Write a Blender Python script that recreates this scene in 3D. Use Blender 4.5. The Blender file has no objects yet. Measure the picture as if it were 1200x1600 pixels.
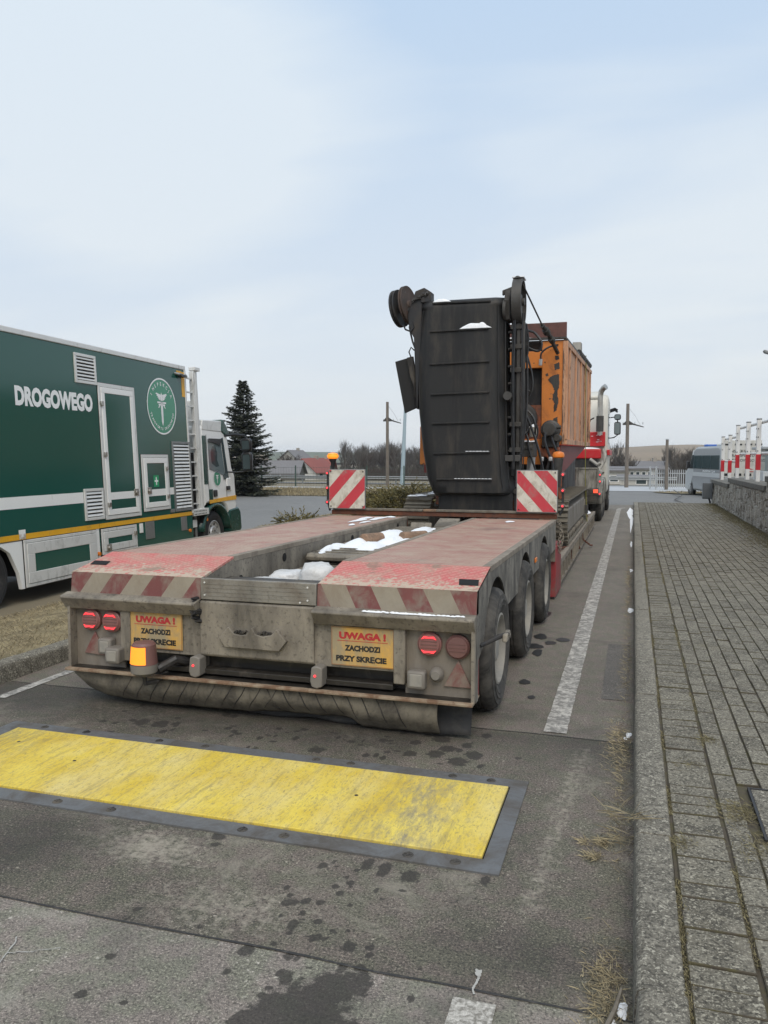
import bpy, math, random
import numpy as np
from mathutils import Vector, Matrix, noise
R = math.radians
sc = bpy.context.scene
COL = sc.collection

# ---------------------------------------------------------------- camera, sky, sun, exposure
cam_d = bpy.data.cameras.new("camera"); cam = bpy.data.objects.new("camera", cam_d); COL.objects.link(cam)
cam.location = (0, 0, 1.65)
cam.rotation_euler = (R(90 - 3.875), 0, R(17.226))
cam_d.sensor_fit = 'VERTICAL'; cam_d.sensor_height = 32.0; cam_d.lens = 1255 / 1600 * 32
cam_d.clip_start = 0.05; cam_d.clip_end = 6000
sc.camera = cam
SUN_EL, SUN_AZ = 50, 160
w = bpy.data.worlds.new("World"); sc.world = w; w.use_nodes = True
nt = w.node_tree; nt.nodes.clear()
def N(t, **k):
    n = nt.nodes.new(t)
    for a, b in k.items(): setattr(n, a, b)
    return n
def Lk(a, b): nt.links.new(a, b)
out = N('ShaderNodeOutputWorld'); bg = N('ShaderNodeBackground')
sky = N('ShaderNodeTexSky', sky_type='NISHITA', sun_disc=False)
sky.sun_elevation = R(SUN_EL); sky.sun_rotation = R(SUN_AZ); sky.air_density = 1.4; sky.dust_density = 2.5
bg.inputs[1].default_value = 0.1
tc = N('ShaderNodeTexCoord')
sep = N('ShaderNodeSeparateXYZ'); Lk(tc.outputs['Generated'], sep.inputs[0])
CLOUDS = [((-.149, .906, .396), 4, 24, -.11), ((-.229, .853, .469), 2, 14, -.02), ((-.459, .787, .413), 3, 17, .13), ((-.535, .728, .429), 3, 16, .10), ((.0, .955, .29), 3, 14, .06)]
# project the view direction onto a flat cloud layer so the clouds stretch towards the horizon
mz = N('ShaderNodeMath', operation='ADD'); Lk(sep.outputs[2], mz.inputs[0]); mz.inputs[1].default_value = 0.16
mx = N('ShaderNodeMath', operation='MAXIMUM'); Lk(mz.outputs[0], mx.inputs[0]); mx.inputs[1].default_value = 0.05
vd = N('ShaderNodeVectorMath', operation='DIVIDE'); Lk(tc.outputs['Generated'], vd.inputs[0])
cb = N('ShaderNodeCombineXYZ')
for i in range(3): Lk(mx.outputs[0], cb.inputs[i])
Lk(cb.outputs[0], vd.inputs[1])
mp = N('ShaderNodeMapping'); Lk(vd.outputs[0], mp.inputs[0]); mp.inputs['Scale'].default_value = (0.8, 1.0, 0.0); mp.inputs['Rotation'].default_value = (0, 0, R(25)); mp.inputs['Location'].default_value = (3.1, 1.7, 0)
n1 = N('ShaderNodeTexNoise'); Lk(mp.outputs[0], n1.inputs[0]); n1.inputs['Scale'].default_value = 0.75; n1.inputs['Detail'].default_value = 5; n1.inputs['Roughness'].default_value = 0.45; n1.inputs['Distortion'].default_value = 0.9
# where the thicker and thinner parts of the cloud layer stand
fac = n1.outputs['Fac']
for (dv, r0, r1, amt) in CLOUDS:
    dp = N('ShaderNodeVectorMath', operation='DOT_PRODUCT'); Lk(tc.outputs['Generated'], dp.inputs[0]); dp.inputs[1].default_value = dv
    mr = N('ShaderNodeMapRange'); mr.interpolation_type = 'SMOOTHSTEP'; Lk(dp.outputs['Value'], mr.inputs[0]); mr.inputs[1].default_value = math.cos(R(r1)); mr.inputs[2].default_value = math.cos(R(r0)); mr.inputs[3].default_value = 0; mr.inputs[4].default_value = amt
    ad = N('ShaderNodeMath', operation='ADD'); Lk(fac, ad.inputs[0]); Lk(mr.outputs[0], ad.inputs[1]); fac = ad.outputs[0]
mp2 = N('ShaderNodeMapping'); Lk(vd.outputs[0], mp2.inputs[0]); mp2.inputs['Scale'].default_value = (.55, 2.1, 0); mp2.inputs['Rotation'].default_value = (0, 0, R(-12))
n2 = N('ShaderNodeTexNoise'); Lk(mp2.outputs[0], n2.inputs[0]); n2.inputs['Scale'].default_value = 1.1; n2.inputs['Detail'].default_value = 6; n2.inputs['Roughness'].default_value = .55; n2.inputs['Distortion'].default_value = .6
ma = N('ShaderNodeMath', operation='MULTIPLY_ADD'); Lk(n2.outputs['Fac'], ma.inputs[0]); ma.inputs[1].default_value = .42; ma.inputs[2].default_value = -.21
a2 = N('ShaderNodeMath', operation='ADD'); Lk(fac, a2.inputs[0]); Lk(ma.outputs[0], a2.inputs[1]); fac = a2.outputs[0]
rp = N('ShaderNodeValToRGB'); Lk(fac, rp.inputs[0])
rp.color_ramp.elements[0].position = 0.40; rp.color_ramp.elements[0].color = (4.1, 5.2, 6.6, 1)
rp.color_ramp.elements[1].position = 0.64; rp.color_ramp.elements[1].color = (5.6, 6.3, 6.95, 1)
# thick pale layer near the horizon
hz_ = N('ShaderNodeMapRange'); Lk(sep.outputs[2], hz_.inputs[0])
hz_.inputs[1].default_value = 0.0; hz_.inputs[2].default_value = 0.48; hz_.inputs[3].default_value = 0.9; hz_.inputs[4].default_value = 0.0
mh = N('ShaderNodeMix', data_type='RGBA'); Lk(hz_.outputs[0], mh.inputs[0]); Lk(rp.outputs[0], mh.inputs[6]); mh.inputs[7].default_value = (5.95, 6.2, 6.4, 1)
mc = N('ShaderNodeMix', data_type='RGBA'); mc.inputs[0].default_value = 0.93; Lk(sky.outputs[0], mc.inputs[6]); Lk(mh.outputs[2], mc.inputs[7])
Lk(mc.outputs[2], bg.inputs[0]); Lk(bg.outputs[0], out.inputs[0])
sl = bpy.data.lights.new("sun", 'SUN'); sl.energy = 1.5; sl.angle = R(40); sl.color = (1.0, 0.90, 0.76)
so = bpy.data.objects.new("sun", sl); COL.objects.link(so); so.location = (0, 0, 30)
# light travels away from the sun: sun stands behind the camera, a little to the right
so.rotation_euler = Vector((math.sin(R(SUN_AZ)) * math.cos(R(SUN_EL)), math.cos(R(SUN_AZ)) * math.cos(R(SUN_EL)), math.sin(R(SUN_EL)))).to_track_quat('Z', 'Y').to_euler()
sc.view_settings.view_transform = 'Standard'; sc.view_settings.look = 'None'
sc.view_settings.exposure = 0.45; sc.view_settings.gamma = 1.0; sc.view_settings.use_curve_mapping = False

# ---------------------------------------------------------------- materials
MATS = {}
class NT:
    def __init__(s, name):
        s.m = bpy.data.materials.new(name); s.m.use_nodes = True; s.t = s.m.node_tree
        s.b = s.t.nodes['Principled BSDF']; MATS[name] = s.m
        s.tc = s.t.nodes.new('ShaderNodeTexCoord')
        s.co = s.tc.outputs['Object']
    def n(s, t, **k):
        x = s.t.nodes.new(t)
        for a, b in k.items(): setattr(x, a, b)
        return x
    def l(s, a, b): s.t.links.new(a, b)
    def noise(s, scale, detail=5, rough=.6, vec=None, sc3=None, dist=0, loc=(0, 0, 0)):
        x = s.n('ShaderNodeTexNoise'); x.inputs['Scale'].default_value = scale; x.inputs['Detail'].default_value = detail
        x.inputs['Roughness'].default_value = rough; x.inputs['Distortion'].default_value = dist
        v = vec or s.co
        if sc3 or loc != (0, 0, 0):
            m = s.n('ShaderNodeMapping'); m.inputs['Scale'].default_value = sc3 or (1, 1, 1); m.inputs['Location'].default_value = loc; s.l(v, m.inputs[0]); v = m.outputs[0]
        s.l(v, x.inputs['Vector']); return x.outputs['Fac']
    def rng(s, v, a, b, c=0, d=1):
        x = s.n('ShaderNodeMapRange'); s.l(v, x.inputs[0])
        for i, q in enumerate((a, b, c, d)): x.inputs[i + 1].default_value = q
        return x.outputs[0]
    def math(s, op, a, b=None, c=None):
        x = s.n('ShaderNodeMath', operation=op)
        for i, q in enumerate((a, b, c)):
            if q is None: continue
            if isinstance(q, (int, float)): x.inputs[i].default_value = q
            else: s.l(q, x.inputs[i])
        return x.outputs[0]
    def mix(s, f, a, b, blend='MIX'):
        x = s.n('ShaderNodeMix', data_type='RGBA', blend_type=blend)
        for i, q in ((0, f), (6, a), (7, b)):
            if isinstance(q, (int, float)): x.inputs[i].default_value = q
            elif isinstance(q, tuple): x.inputs[i].default_value = (*q[:3], 1)
            else: s.l(q, x.inputs[i])
        return x.outputs[2]
    def col(s, c):
        if isinstance(c, tuple): s.b.inputs['Base Color'].default_value = (*c[:3], 1)
        else: s.l(c, s.b.inputs['Base Color'])
    def set(s, rough=None, metal=None, spec=None):
        for k, v in (('Roughness', rough), ('Metallic', metal), ('Specular IOR Level', spec)):
            if v is None: continue
            if isinstance(v, (int, float)): s.b.inputs[k].default_value = v
            else: s.l(v, s.b.inputs[k])
    def bump(s, h, st=.3, dist=.01):
        x = s.n('ShaderNodeBump'); x.inputs['Strength'].default_value = st; x.inputs['Distance'].default_value = dist
        s.l(h, x.inputs['Height']); s.l(x.outputs[0], s.b.inputs['Normal'])
    def sep(s, v=None):
        x = s.n('ShaderNodeSeparateXYZ'); s.l(v or s.co, x.inputs[0]); return x.outputs

def sh(c, k): return tuple(min(1, x * k) for x in c)
def M(name, col, rough=.6, metal=0.0, var=.25, vs=5, dirt=0.0, dcol=(.17, .15, .125), ds=3.0, streak=1.0, bump=.15, bs=45, bd=.004, chip=0.0, ccol=(.05, .04, .035), cs=8, spec=None, grime=0):
    """painted / raw surface: colour variation, dirt in clouds or streaks, paint chips, roughness breakup and fine bump"""
    g = NT(name)
    a = g.noise(vs, 6, .65, sc3=(1, 1, streak))
    c = g.mix(a, sh(col, 1 - var), sh(col, 1 + var))
    rgh = rough
    if dirt > 0:
        d = g.noise(ds, 8, .7, sc3=(1, 1, streak), loc=(4.3, 1.1, 7.7), dist=.4)
        lo = .72 - .45 * dirt
        m = g.rng(d, lo - .09, lo + .12)
        c = g.mix(m, c, dcol)
        rgh = g.rng(m, 0, 1, rough, max(rough, .88))
    if chip > 0:
        d = g.noise(cs, 6, .62, loc=(9, 3, 2))
        m = g.rng(d, .72 - .3 * chip, .74 - .3 * chip)
        c = g.mix(m, c, ccol)
    if grime > 0:
        d = g.noise(3.2, 6, .65, sc3=(1, 1, .25), loc=(2.1, 8.1, .7), dist=.5); c = g.mix(g.rng(d, .52, .68, 0, grime), c, (.035, .031, .027))
        d = g.noise(34, 3, .6, loc=(2.1, 1.1, .7)); c = g.mix(g.rng(d, .56, .66, 0, grime * .9), c, (.05, .043, .036))
    g.col(c); g.set(rgh, metal, spec)
    if bump > 0: g.bump(g.noise(bs, 4, .6), bump, bd)
    return g.m
def flat(name, col, rough=.5, metal=0.0, emis=None, est=1.0, alpha=None, trans=0.0):
    g = NT(name); v = g.noise(9, 3)
    g.col(g.mix(v, sh(col, .9), sh(col, 1.08))); g.set(rough, metal)
    if emis: g.b.inputs['Emission Color'].default_value = (*emis, 1); g.b.inputs['Emission Strength'].default_value = est
    if trans: g.b.inputs['Transmission Weight'].default_value = trans; g.b.inputs['IOR'].default_value = 1.45
    return g.m

GRIT = (.20, .178, .15)
M('steel_dirty', (.17, .15, .123), .65, .1, .3, 7, .5, (.29, .258, .208), 5, .35, .35, 60, grime=.55)
M('steel_grey', (.23, .205, .175), .6, .1, .3, 6, .5, (.17, .145, .115), 4, .3, .25, 50)
M('steel_dark', (.035, .033, .032), .55, .2, .4, 8, .45, (.12, .105, .085), 6, .4, .3, 50)
M('black_steel', (.02, .02, .022), .5, .1, .4, 6, .35, (.06, .052, .045), 5, .5, .25, 40)
M('alu_strip', (.25, .235, .205), .55, .2, .2, 4, .45, (.19, .165, .135), 5, 1, .2, 60, grime=.35)
M('side_plate', (.09, .085, .078), .6, .25, .5, 9, .55, (.27, .25, .215), 7, .35, .4, 55, grime=.6)
M('red_paint_old', (.28, .035, .04), .55, 0, .35, 6, .35, (.16, .12, .1), 5, .6, .2, 50)
M('red_reflector', (.17, .055, .05), .5, 0, .2, 9, .42, (.22, .17, .14), 9, .8, .1, 60)
M('white_reflector', (.28, .245, .19), .5, 0, .2, 9, .5, (.25, .21, .16), 9, .8, .1, 60)
M('board_red', (.50, .045, .06), .35, 0, .2, 7, .25, (.30, .18, .16), 8, .7, .1, 60)
M('board_white', (.60, .575, .50), .4, 0, .15, 7, .4, (.33, .29, .22), 9, .7, .1, 60)
M('wood_grey', (.17, .15, .12), .85, 0, .35, 12, .35, (.09, .075, .06), 10, 1, .5, 60)
M('wood_warm', (.27, .17, .11), .85, 0, .35, 12, .35, (.11, .08, .06), 10, 1, .5, 60)
M('rust', (.15, .055, .03), .9, 0, .45, 9, .4, (.08, .04, .03), 6, .8, .5, 60)
M('rust_flap', (.14, .06, .05), .8, 0, .3, 8, .4, (.09, .05, .042), 6, .8, .3, 40)
M('rubber', (.032, .032, .033), .75, 0, .3, 8, .3, (.075, .07, .062), 6, 1, .3, 60)
M('tyre_dusty', (.026, .025, .024), .85, 0, .3, 10, .45, (.095, .088, .078), 5, 1, .3, 70)
M('tyre_clean', (.02, .02, .021), .8, 0, .3, 10, .2, (.06, .055, .05), 5, 1, .3, 70)
M('rim_dusty', (.24, .23, .21), .65, .1, .25, 9, .5, (.33, .31, .27), 5, 1, .2, 60)
M('rim_silver', (.5, .5, .5), .4, .5, .15, 9, .2, (.2, .18, .15), 5, 1, .1, 60)
M('orange_paint', (.62, .20, .035), .5, 0, .22, 5, .28, (.35, .12, .04), 4, .7, .2, 40, chip=.22, cs=9, ccol=(.10, .06, .04))
M('orange_dark', (.33, .085, .03), .6, 0, .35, 6, .5, (.09, .05, .035), 5, .7, .3, 40)
M('dark_red', (.17, .028, .025), .6, 0, .3, 6, .1, (.07, .04, .03), 5, .7, .2, 40)
M('machine_grey', (.065, .062, .058), .55, .3, .3, 6, .4, (.05, .045, .04), 6, .6, .3, 50)
M('track_steel', (.13, .115, .09), .7, .25, .3, 8, .55, (.20, .18, .145), 7, 1, .4, 50)
M('hose_black', (.018, .018, .02), .4, 0, .3, 9, .2, (.07, .065, .06), 9, 1, .1, 40)
M('truck_red', (.5, .02, .025), .35, 0, .12, 3, .15, (.3, .08, .07), 6, .6, .08, 40)
M('cab_white', (.6, .58, .52), .35, 0, .1, 2, .3, (.42, .39, .33), 3, .3, .08, 40)
M('chrome_dull', (.5, .48, .44), .3, .9, .2, 6, .3, (.25, .22, .18), 6, .6, .08, 40)
M('gooseneck_grey', (.36, .345, .31), .6, .2, .2, 4, .45, (.14, .13, .11), 5, .3, .2, 40)
M('bag_plastic', (.62, .62, .62), .4, 0, .12, 6, .3, (.4, .39, .36), 5, 1, .5, 18, .02)
M('snow', (.85, .87, .9), .6, 0, .05, 8, 0, bump=.5, bs=30, bd=.02)
M('concrete_kerb', (.115, .108, .095), .9, 0, .35, 6, .6, (.17, .16, .135), 9, 1, .6, 90, .004)
M('kerb_dark', (.075, .07, .063), .9, 0, .35, 6, .4, (.12, .11, .095), 7, 1, .5, 90, .004)
M('green_paint', (.016, .088, .068), .16, 0, .05, .8, 0, bump=.0, spec=.6)
M('white_paint', (.84, .84, .82), .28, 0, .04, 2, .12, (.5, .48, .43), 3, .4, 0)
M('alu', (.70, .70, .68), .45, .2, .08, 5, .2, (.4, .39, .36), 5, .5, .05)
M('alu_dark', (.26, .27, .27), .45, .6, .1, 5, .2, (.2, .19, .17), 5, .5, .05)
M('yellow_tape', (.78, .40, .02), .4, 0, .1, 5, .15, (.45, .25, .06), 5, .5, .05)
flat('black_plastic', (.015, .015, .016), .4); flat('black_hole', (.004, .004, .004), .9)
flat('glass_dark', (.05, .07, .075), .05); flat('glass_grey', (.16, .2, .21), .06)
flat('emblem_green', (.05, .27, .16), .25); flat('emblem_white', (.86, .87, .86), .35)
flat('safety_green', (.0, .3, .12), .4)
flat('lamp_red_lens', (.25, .115, .105), .4); flat('lamp_red_off', (.17, .085, .078), .45)
flat('lamp_led', (.9, .05, .05), .3, emis=(1, .05, .07), est=.95)
flat('lamp_amber_on', (.8, .25, .02), .3, emis=(1, .24, .012), est=.6)
flat('lamp_amber_hot', (.8, .2, .02), .3, emis=(1, .27, .02), est=1.0)
flat('lamp_amber_off', (.7, .19, .02), .3)
flat('lamp_base', (.19, .175, .155), .6)
flat('letter_black', (.02, .02, .02), .5); flat('letter_red', (.45, .03, .035), .5)
flat('van_grey', (.36, .38, .39), .25, .2); flat('van_light', (.55, .57, .57), .3)
flat('blue_beacon', (.02, .1, .4), .2)
flat('rail_white', (.72, .71, .69), .4); flat('rail_red', (.55, .02, .03), .4)
flat('galv', (.42, .44, .45), .5, .4); flat('post_green', (.03, .06, .045), .6)
flat('box_grey', (.10, .11, .12), .5); flat('pole_blue', (.33, .42, .47), .5)
M('pole_concrete', (.17, .145, .12), .9, 0, .2, 4, .3, (.1, .09, .08), 5, .3, .2)

M('mat_mud', (.18, .158, .12), .8, 0, .3, 6, .5, (.08, .07, .056), 5, .6, .4, 50, grime=.4)
M('sign_yellow', (.62, .36, .08), .5, 0, .12, 7, .58, (.33, .27, .17), 7, .5, .1, 60)
flat('letter_dim', (.3, .12, .05), .5); flat('lamp_amber_dim', (.6, .06, .04), .4, emis=(1, .12, .05), est=.7)
M('rail_dusty', (.26, .225, .18), .75, 0, .25, 8, .5, (.18, .15, .12), 7, 1, .3, 60)
M('wood_dusty', (.25, .205, .155), .9, 0, .35, 12, .4, (.15, .125, .10), 8, 1, .5, 60)
M('oil_dark', (.022, .019, .016), .5, .1, .4, 8, .25, (.09, .075, .06), 9, .5, .3, 50)
M('rust_edge', (.17, .10, .06), .85, 0, .5, 14, .5, (.30, .24, .17), 12, 1, .4, 60)
M('rust_dark', (.075, .05, .04), .75, 0, .3, 8, .4, (.05, .045, .04), 6, .8, .3, 40)
# tread plate: alternating raised bars
def tread(name, paint, rub, dirtc, dirt_lo, cell=.040, rear=False):
    g = NT(name); xyz = g.sep()
    def fr(o, off):
        a = g.math('DIVIDE', o, cell); a = g.math('ADD', a, off)
        return g.math('SUBTRACT', g.math('FRACT', a), .5), g.math('FLOOR', a)
    rx = g.math('ADD', xyz[0], xyz[1]); ry = g.math('SUBTRACT', xyz[1], xyz[0])
    rx = g.math('MULTIPLY', rx, .7071); ry = g.math('MULTIPLY', ry, .7071)
    fx, ix = fr(rx, 100.0); fy, iy = fr(ry, 100.0)
    par = g.math('MODULO', g.math('ADD', ix, iy), 2.0)
    ax = g.math('ABSOLUTE', fx); ay = g.math('ABSOLUTE', fy)
    inv = g.math('SUBTRACT', 1.0, par)
    u = g.math('ADD', g.math('MULTIPLY', ax, inv), g.math('MULTIPLY', ay, par))
    v = g.math('ADD', g.math('MULTIPLY', ay, inv), g.math('MULTIPLY', ax, par))
    d = g.math('ADD', g.math('DIVIDE', u, .52), g.math('DIVIDE', v, .2))
    loz = g.rng(d, 1.0, .72)
    c = g.mix(g.noise(3, 6, .7), sh(paint, .8), sh(paint, 1.15))
    nz = g.noise(5, 8, .72, dist=.5, loc=(3, 3, 3)); dm = g.rng(nz, dirt_lo - .1, dirt_lo + .16)
    c = g.mix(dm, c, g.mix(g.noise(30, 4), sh(dirtc, .85), sh(dirtc, 1.15)))
    c = g.mix(g.math('MULTIPLY', loz, .75), c, rub)
    if rear:
        ed = g.math('ADD', g.math('MULTIPLY', g.rng(xyz[1], -6.22, -6.49), .22), g.noise(28, 6, .7, loc=(1, 1, 0)))
        c = g.mix(g.rng(ed, .60, .68, 0, .85), c, (.50, .44, .33))
        c = g.mix(g.rng(g.noise(4.5, 5, .6, loc=(3, 8, 0)), .60, .66, 0, .7), c, (.24, .17, .12))
    dk = g.rng(g.noise(1.7, 5, .6, loc=(8, 1, 0)), .60, .72)
    c = g.mix(g.math('MULTIPLY', dk, .6), c, (.16, .13, .11))
    g.col(c); g.set(.62, .05); g.bump(loz, .9, .006)
tread('tread_red', (.56, .125, .115), (.66, .30, .26), (.42, .27, .20), .50, rear=True)
tread('tread_dusty', (.36, .16, .13), (.54, .38, .30), (.42, .31, .235), .46)

# black conveyor belt
g = NT('belt_black'); x = g.noise(3, 6, .6, sc3=(1, 1, .3))
c = g.mix(x, (.012, .012, .0125), (.026, .026, .026))
c = g.mix(g.rng(g.noise(26, 5, .8), .6, .82, 0, .5), c, (.10, .085, .07)); c = g.mix(g.rng(g.noise(3.5, 6, .65, sc3=(1.4, 1, .35), loc=(2, 4, 9)), .50, .66, 0, .6), c, (.062, .052, .042)); c = g.mix(g.rng(g.noise(1.8, 4, .6, sc3=(3, 1, .2), loc=(7, 4, 9)), .52, .62, 0, .6), c, (.009, .009, .01)); g.col(c)
g.set(g.rng(x, .3, .7, .45, .7), spec=.35); g.bump(g.noise(25, 5), .15, .004)
M('belt_mud', (.12, .097, .07), .95, 0, .3, 30, 0, bump=.5, bs=60)

# weathered, sun-bleached sheet metal of the machine's side
g = NT('side_faded'); s3 = (1, 1, .16)
a = g.noise(5, 8, .75, sc3=s3); b = g.noise(11, 7, .7, sc3=(1, 1, .22), loc=(5, 2, 1))
c = g.mix(g.rng(a, .3, .7), (.50, .25, .14), (.60, .37, .24))
c = g.mix(g.rng(b, .52, .60, 0, .8), c, (.45, .21, .10)); c = g.mix(g.rng(g.noise(7, 8, .8, sc3=(1, 1, .12), loc=(2, 7, 4)), .53, .57), c, (.13, .085, .06))
g.col(c); g.set(.75); g.bump(a, .25, .01)

# asphalt lane with worn, polished and dusty areas
def asphalt(name, c1, c2, dust, sc_=1.0, dustlo=.6, wear=True):
    g = NT(name); co = g.co
    a = g.noise(.9 * sc_, 8, .65, dist=.6); f = g.noise(210, 4, .85); m = g.noise(14, 8, .75, loc=(1, 4, 0))
    c = g.mix(g.rng(a, .40, .60), c1, c2)
    c = g.mix(g.rng(m, .46, .58, 0, .5), c, sh(c2, 1.2))
    sp = g.rng(f, .50, .64); c = g.mix(g.math('MULTIPLY', sp, .75), c, dust)
    c = g.mix(g.math('MULTIPLY', g.rng(f, .48, .36), .7), c, sh(c1, .45))
    s2 = g.noise(70, 6, .85, loc=(5, 5, 5)); c = g.mix(g.math('MULTIPLY', g.rng(s2, .50, .66), .55), c, dust)
    gr = g.rng(g.noise(95, 2, .5, loc=(3, 9, 0)), .50, .66); c = g.mix(g.math('MULTIPLY', gr, .8), c, sh(c1, .5))
    gl = g.rng(g.noise(120, 2, .5, loc=(8, 9, 0)), .56, .68); c = g.mix(g.math('MULTIPLY', gl, .8), c, sh(dust, 1.1))
    tn = g.n('ShaderNodeTexNoise'); tn.inputs['Scale'].default_value = 9; tn.inputs['Detail'].default_value = 4; g.l(g.co, tn.inputs['Vector'])
    c = g.mix(.55, c, g.mix(g.rng(tn.outputs['Fac'], .42, .58), (.62, .55, .55), (.48, .52, .42)), 'OVERLAY') if wear else c
    fl = g.math('MULTIPLY', g.rng(g.noise(60, 3, .6, loc=(1, 8, 0)), .60, .66), g.rng(g.noise(4, 4, .6, loc=(6, 8, 0)), .52, .62)); c = g.mix(fl, c, sh(dust, 1.5))
    d = g.rng(g.noise(2.1, 8, .8, loc=(7, 2, 0), dist=.8), dustlo, dustlo + .14); c = g.mix(g.math('MULTIPLY', d, .7), c, dust)
    ln = g.rng(g.noise(6, 6, .7, sc3=(4.0, .25, 1)), .62, .72); c = g.mix(g.math('MULTIPLY', ln, .35), c, dust)
    dk = g.rng(g.noise(1.3, 6, .7, loc=(0, 9, 3)), .55, .72); c = g.mix(g.math('MULTIPLY', dk, .55), c, sh(c1, .5))
    g.col(c); g.set(g.rng(m, .3, .7, .62, .85))
    if wear:
        at = g.n('ShaderNodeAttribute', attribute_name='dust').outputs['Fac']; nn = g.noise(38, 7, .8, loc=(2, 2, 2))
        c = g.mix(g.math('MULTIPLY', g.rng(g.math('ADD', g.math('MULTIPLY', at, .5), g.noise(30, 4, .65, loc=(2, 2, 2))), .66, .92), .85), c, sh(dust, 1.2))
        ad = g.n('ShaderNodeAttribute', attribute_name='dark').outputs['Fac']; c = g.mix(g.math('MULTIPLY', ad, .6), c, sh(c1, .5))  # dark patches and the painted trailer shade
        aw = g.n('ShaderNodeAttribute', attribute_name='wet').outputs['Fac']; wn = g.math('ADD', aw, g.math('MULTIPLY', g.math('SUBTRACT', g.noise(30, 5, .65), .5), 2.0))
        wm = g.rng(wn, .36, .62); c = g.mix(g.math('MULTIPLY', wm, .8), c, (.03, .026, .022)); 
    g.col(c)
    h = g.math('ADD', g.math('MULTIPLY', f, 1.2), m); g.bump(h, .8, .005); return g
asphalt('asphalt_lane', (.105, .093, .08), (.16, .142, .122), (.27, .24, .20))
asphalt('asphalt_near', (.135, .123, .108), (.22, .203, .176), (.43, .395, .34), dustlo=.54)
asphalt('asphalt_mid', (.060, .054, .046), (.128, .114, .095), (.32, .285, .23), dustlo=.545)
asphalt('asphalt_far', (.15, .148, .143), (.19, .187, .18), (.23, .228, .22), .3, wear=False)
asphalt('asphalt_plate_apron', (.075, .07, .064), (.12, .11, .1), (.2, .16, .13), 1.5, .56, False)
asphalt('asphalt_patch', (.085, .078, .07), (.115, .105, .094), (.19, .17, .145), 1.5, .66, False)

# yellow wooden plate
g = NT('plate_yellow'); xz = g.noise(4, 8, .7, sc3=(6, .6, 1)); z = g.noise(2.5, 7, .7, dist=.3)
c = g.mix(g.rng(z, .35, .65), (.62, .43, .035), (.76, .59, .10))
c = g.mix(g.rng(g.noise(3.5, 8, .7, sc3=(1, .35, 1), loc=(3, 1, 0)), .45, .7, 0, .75), c, (.72, .61, .28))
c = g.mix(g.rng(xz, .53, .66, 0, .45), c, (.20, .17, .10)); c = g.mix(g.rng(g.noise(95, 6, .85, sc3=(1, .35, 1)), .53, .64, 0, .8), c, (.20, .165, .10)); c = g.mix(g.rng(g.noise(22, 8, .85, sc3=(1, .3, 1), loc=(2, 2, 0)), .54, .66, 0, .6), c, (.30, .24, .13))
sx = g.sep()[0]
wr = g.math('MULTIPLY', g.rng(g.noise(9, 7, .8, sc3=(2.2, .7, 1), loc=(1, 1, 0)), .42, .62), g.rng(g.math('ABSOLUTE', g.math('SUBTRACT', sx, 1.13)), .3, .02)); c = g.mix(g.math('MULTIPLY', wr, .8), c, (.22, .20, .16))
wl = g.math('MULTIPLY', g.rng(g.noise(16, 7, .8, sc3=(2.2, .5, 1), loc=(5, 1, 0)), .46, .6), g.rng(sx, -.9, -1.4)); c = g.mix(g.math('MULTIPLY', wl, .6), c, (.2, .17, .1))
g.col(c); g.set(.7); g.bump(xz, .35, .004)
M('frame_steel', (.165, .17, .175), .5, .3, .2, 5, .45, (.11, .10, .09), 4, 1, .25, 60)
M('line_paint', (.56, .53, .48), .7, 0, .12, 30, .62, (.20, .19, .175), 22, 1, .4, 90, .003)
M('line_paint_worn', (.56, .53, .48), .8, 0, .15, 30, .55, (.20, .185, .16), 60, 1, .4, 90, .003)
M('wet_spot', (.022, .02, .018), .4, 0, .3, 40, 0, bump=.4, bs=160, bd=.002)
M('damp_spot', (.06, .057, .053), .6, 0, .3, 60, .3, (.10, .095, .09), 60, 1, .4, 160, .002)
M('tar_seam', (.03, .029, .028), .8, 0, .3, 30, .3, (.1, .09, .08), 30, 1, .3)
M('chalk', (.40, .39, .36), .9, 0, .1, 30, .3, (.3, .29, .27), 40)

# pavers and kerb tops take a per-face attribute for the stone-to-stone difference
def stone(name, ca, cb, lich=(.30, .285, .24), moss=(.075, .07, .03), mosslo=.6, red=None):
    g = NT(name); at = g.n('ShaderNodeAttribute', attribute_name='tone'); v = at.outputs['Fac']
    c = g.mix(v, ca, cb)
    if red: c = g.mix(g.rng(v, .93, .95), c, red)
    m = g.noise(16, 5, .6); c = g.mix(g.rng(m, .44, .62, 0, .6), c, sh(cb, 1.3))
    c = g.mix(g.rng(g.noise(66, 3, .6, loc=(2, 5, 0)), .58, .63, 0, .85), c, lich); c = g.mix(g.rng(g.noise(150, 2, .5, loc=(2, 9, 0)), .55, .68, 0, .7), c, lich)
    c = g.mix(g.rng(g.noise(80, 3, .6, loc=(6, 5, 0)), .50, .62, 0, .8), c, sh(ca, .42))
    c = g.mix(g.rng(g.noise(1.6, 7, .75, loc=(1, 1, 1)), mosslo, mosslo + .14, 0, .8), c, moss)
    c = g.mix(g.rng(g.noise(2.6, 6, .7, loc=(4, 8, 1)), .56, .70, 0, .6), c, (.24, .215, .17))
    g.col(c); g.set(.88); g.bump(g.math('ADD', m, g.math('MULTIPLY', g.noise(120, 4, .8), .6)), .8, .006)
stone('paver', (.075, .066, .050), (.185, .168, .130), lich=(.42, .39, .31), moss=(.15, .13, .08), red=(.17, .105, .085))
stone('kerb_stone', (.12, .108, .086), (.21, .192, .155), lich=(.45, .42, .34), mosslo=.66)
stone('wall_stone', (.27, .24, .195), (.52, .48, .41), lich=(.6, .56, .5), moss=(.22, .19, .13), mosslo=.62)
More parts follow.
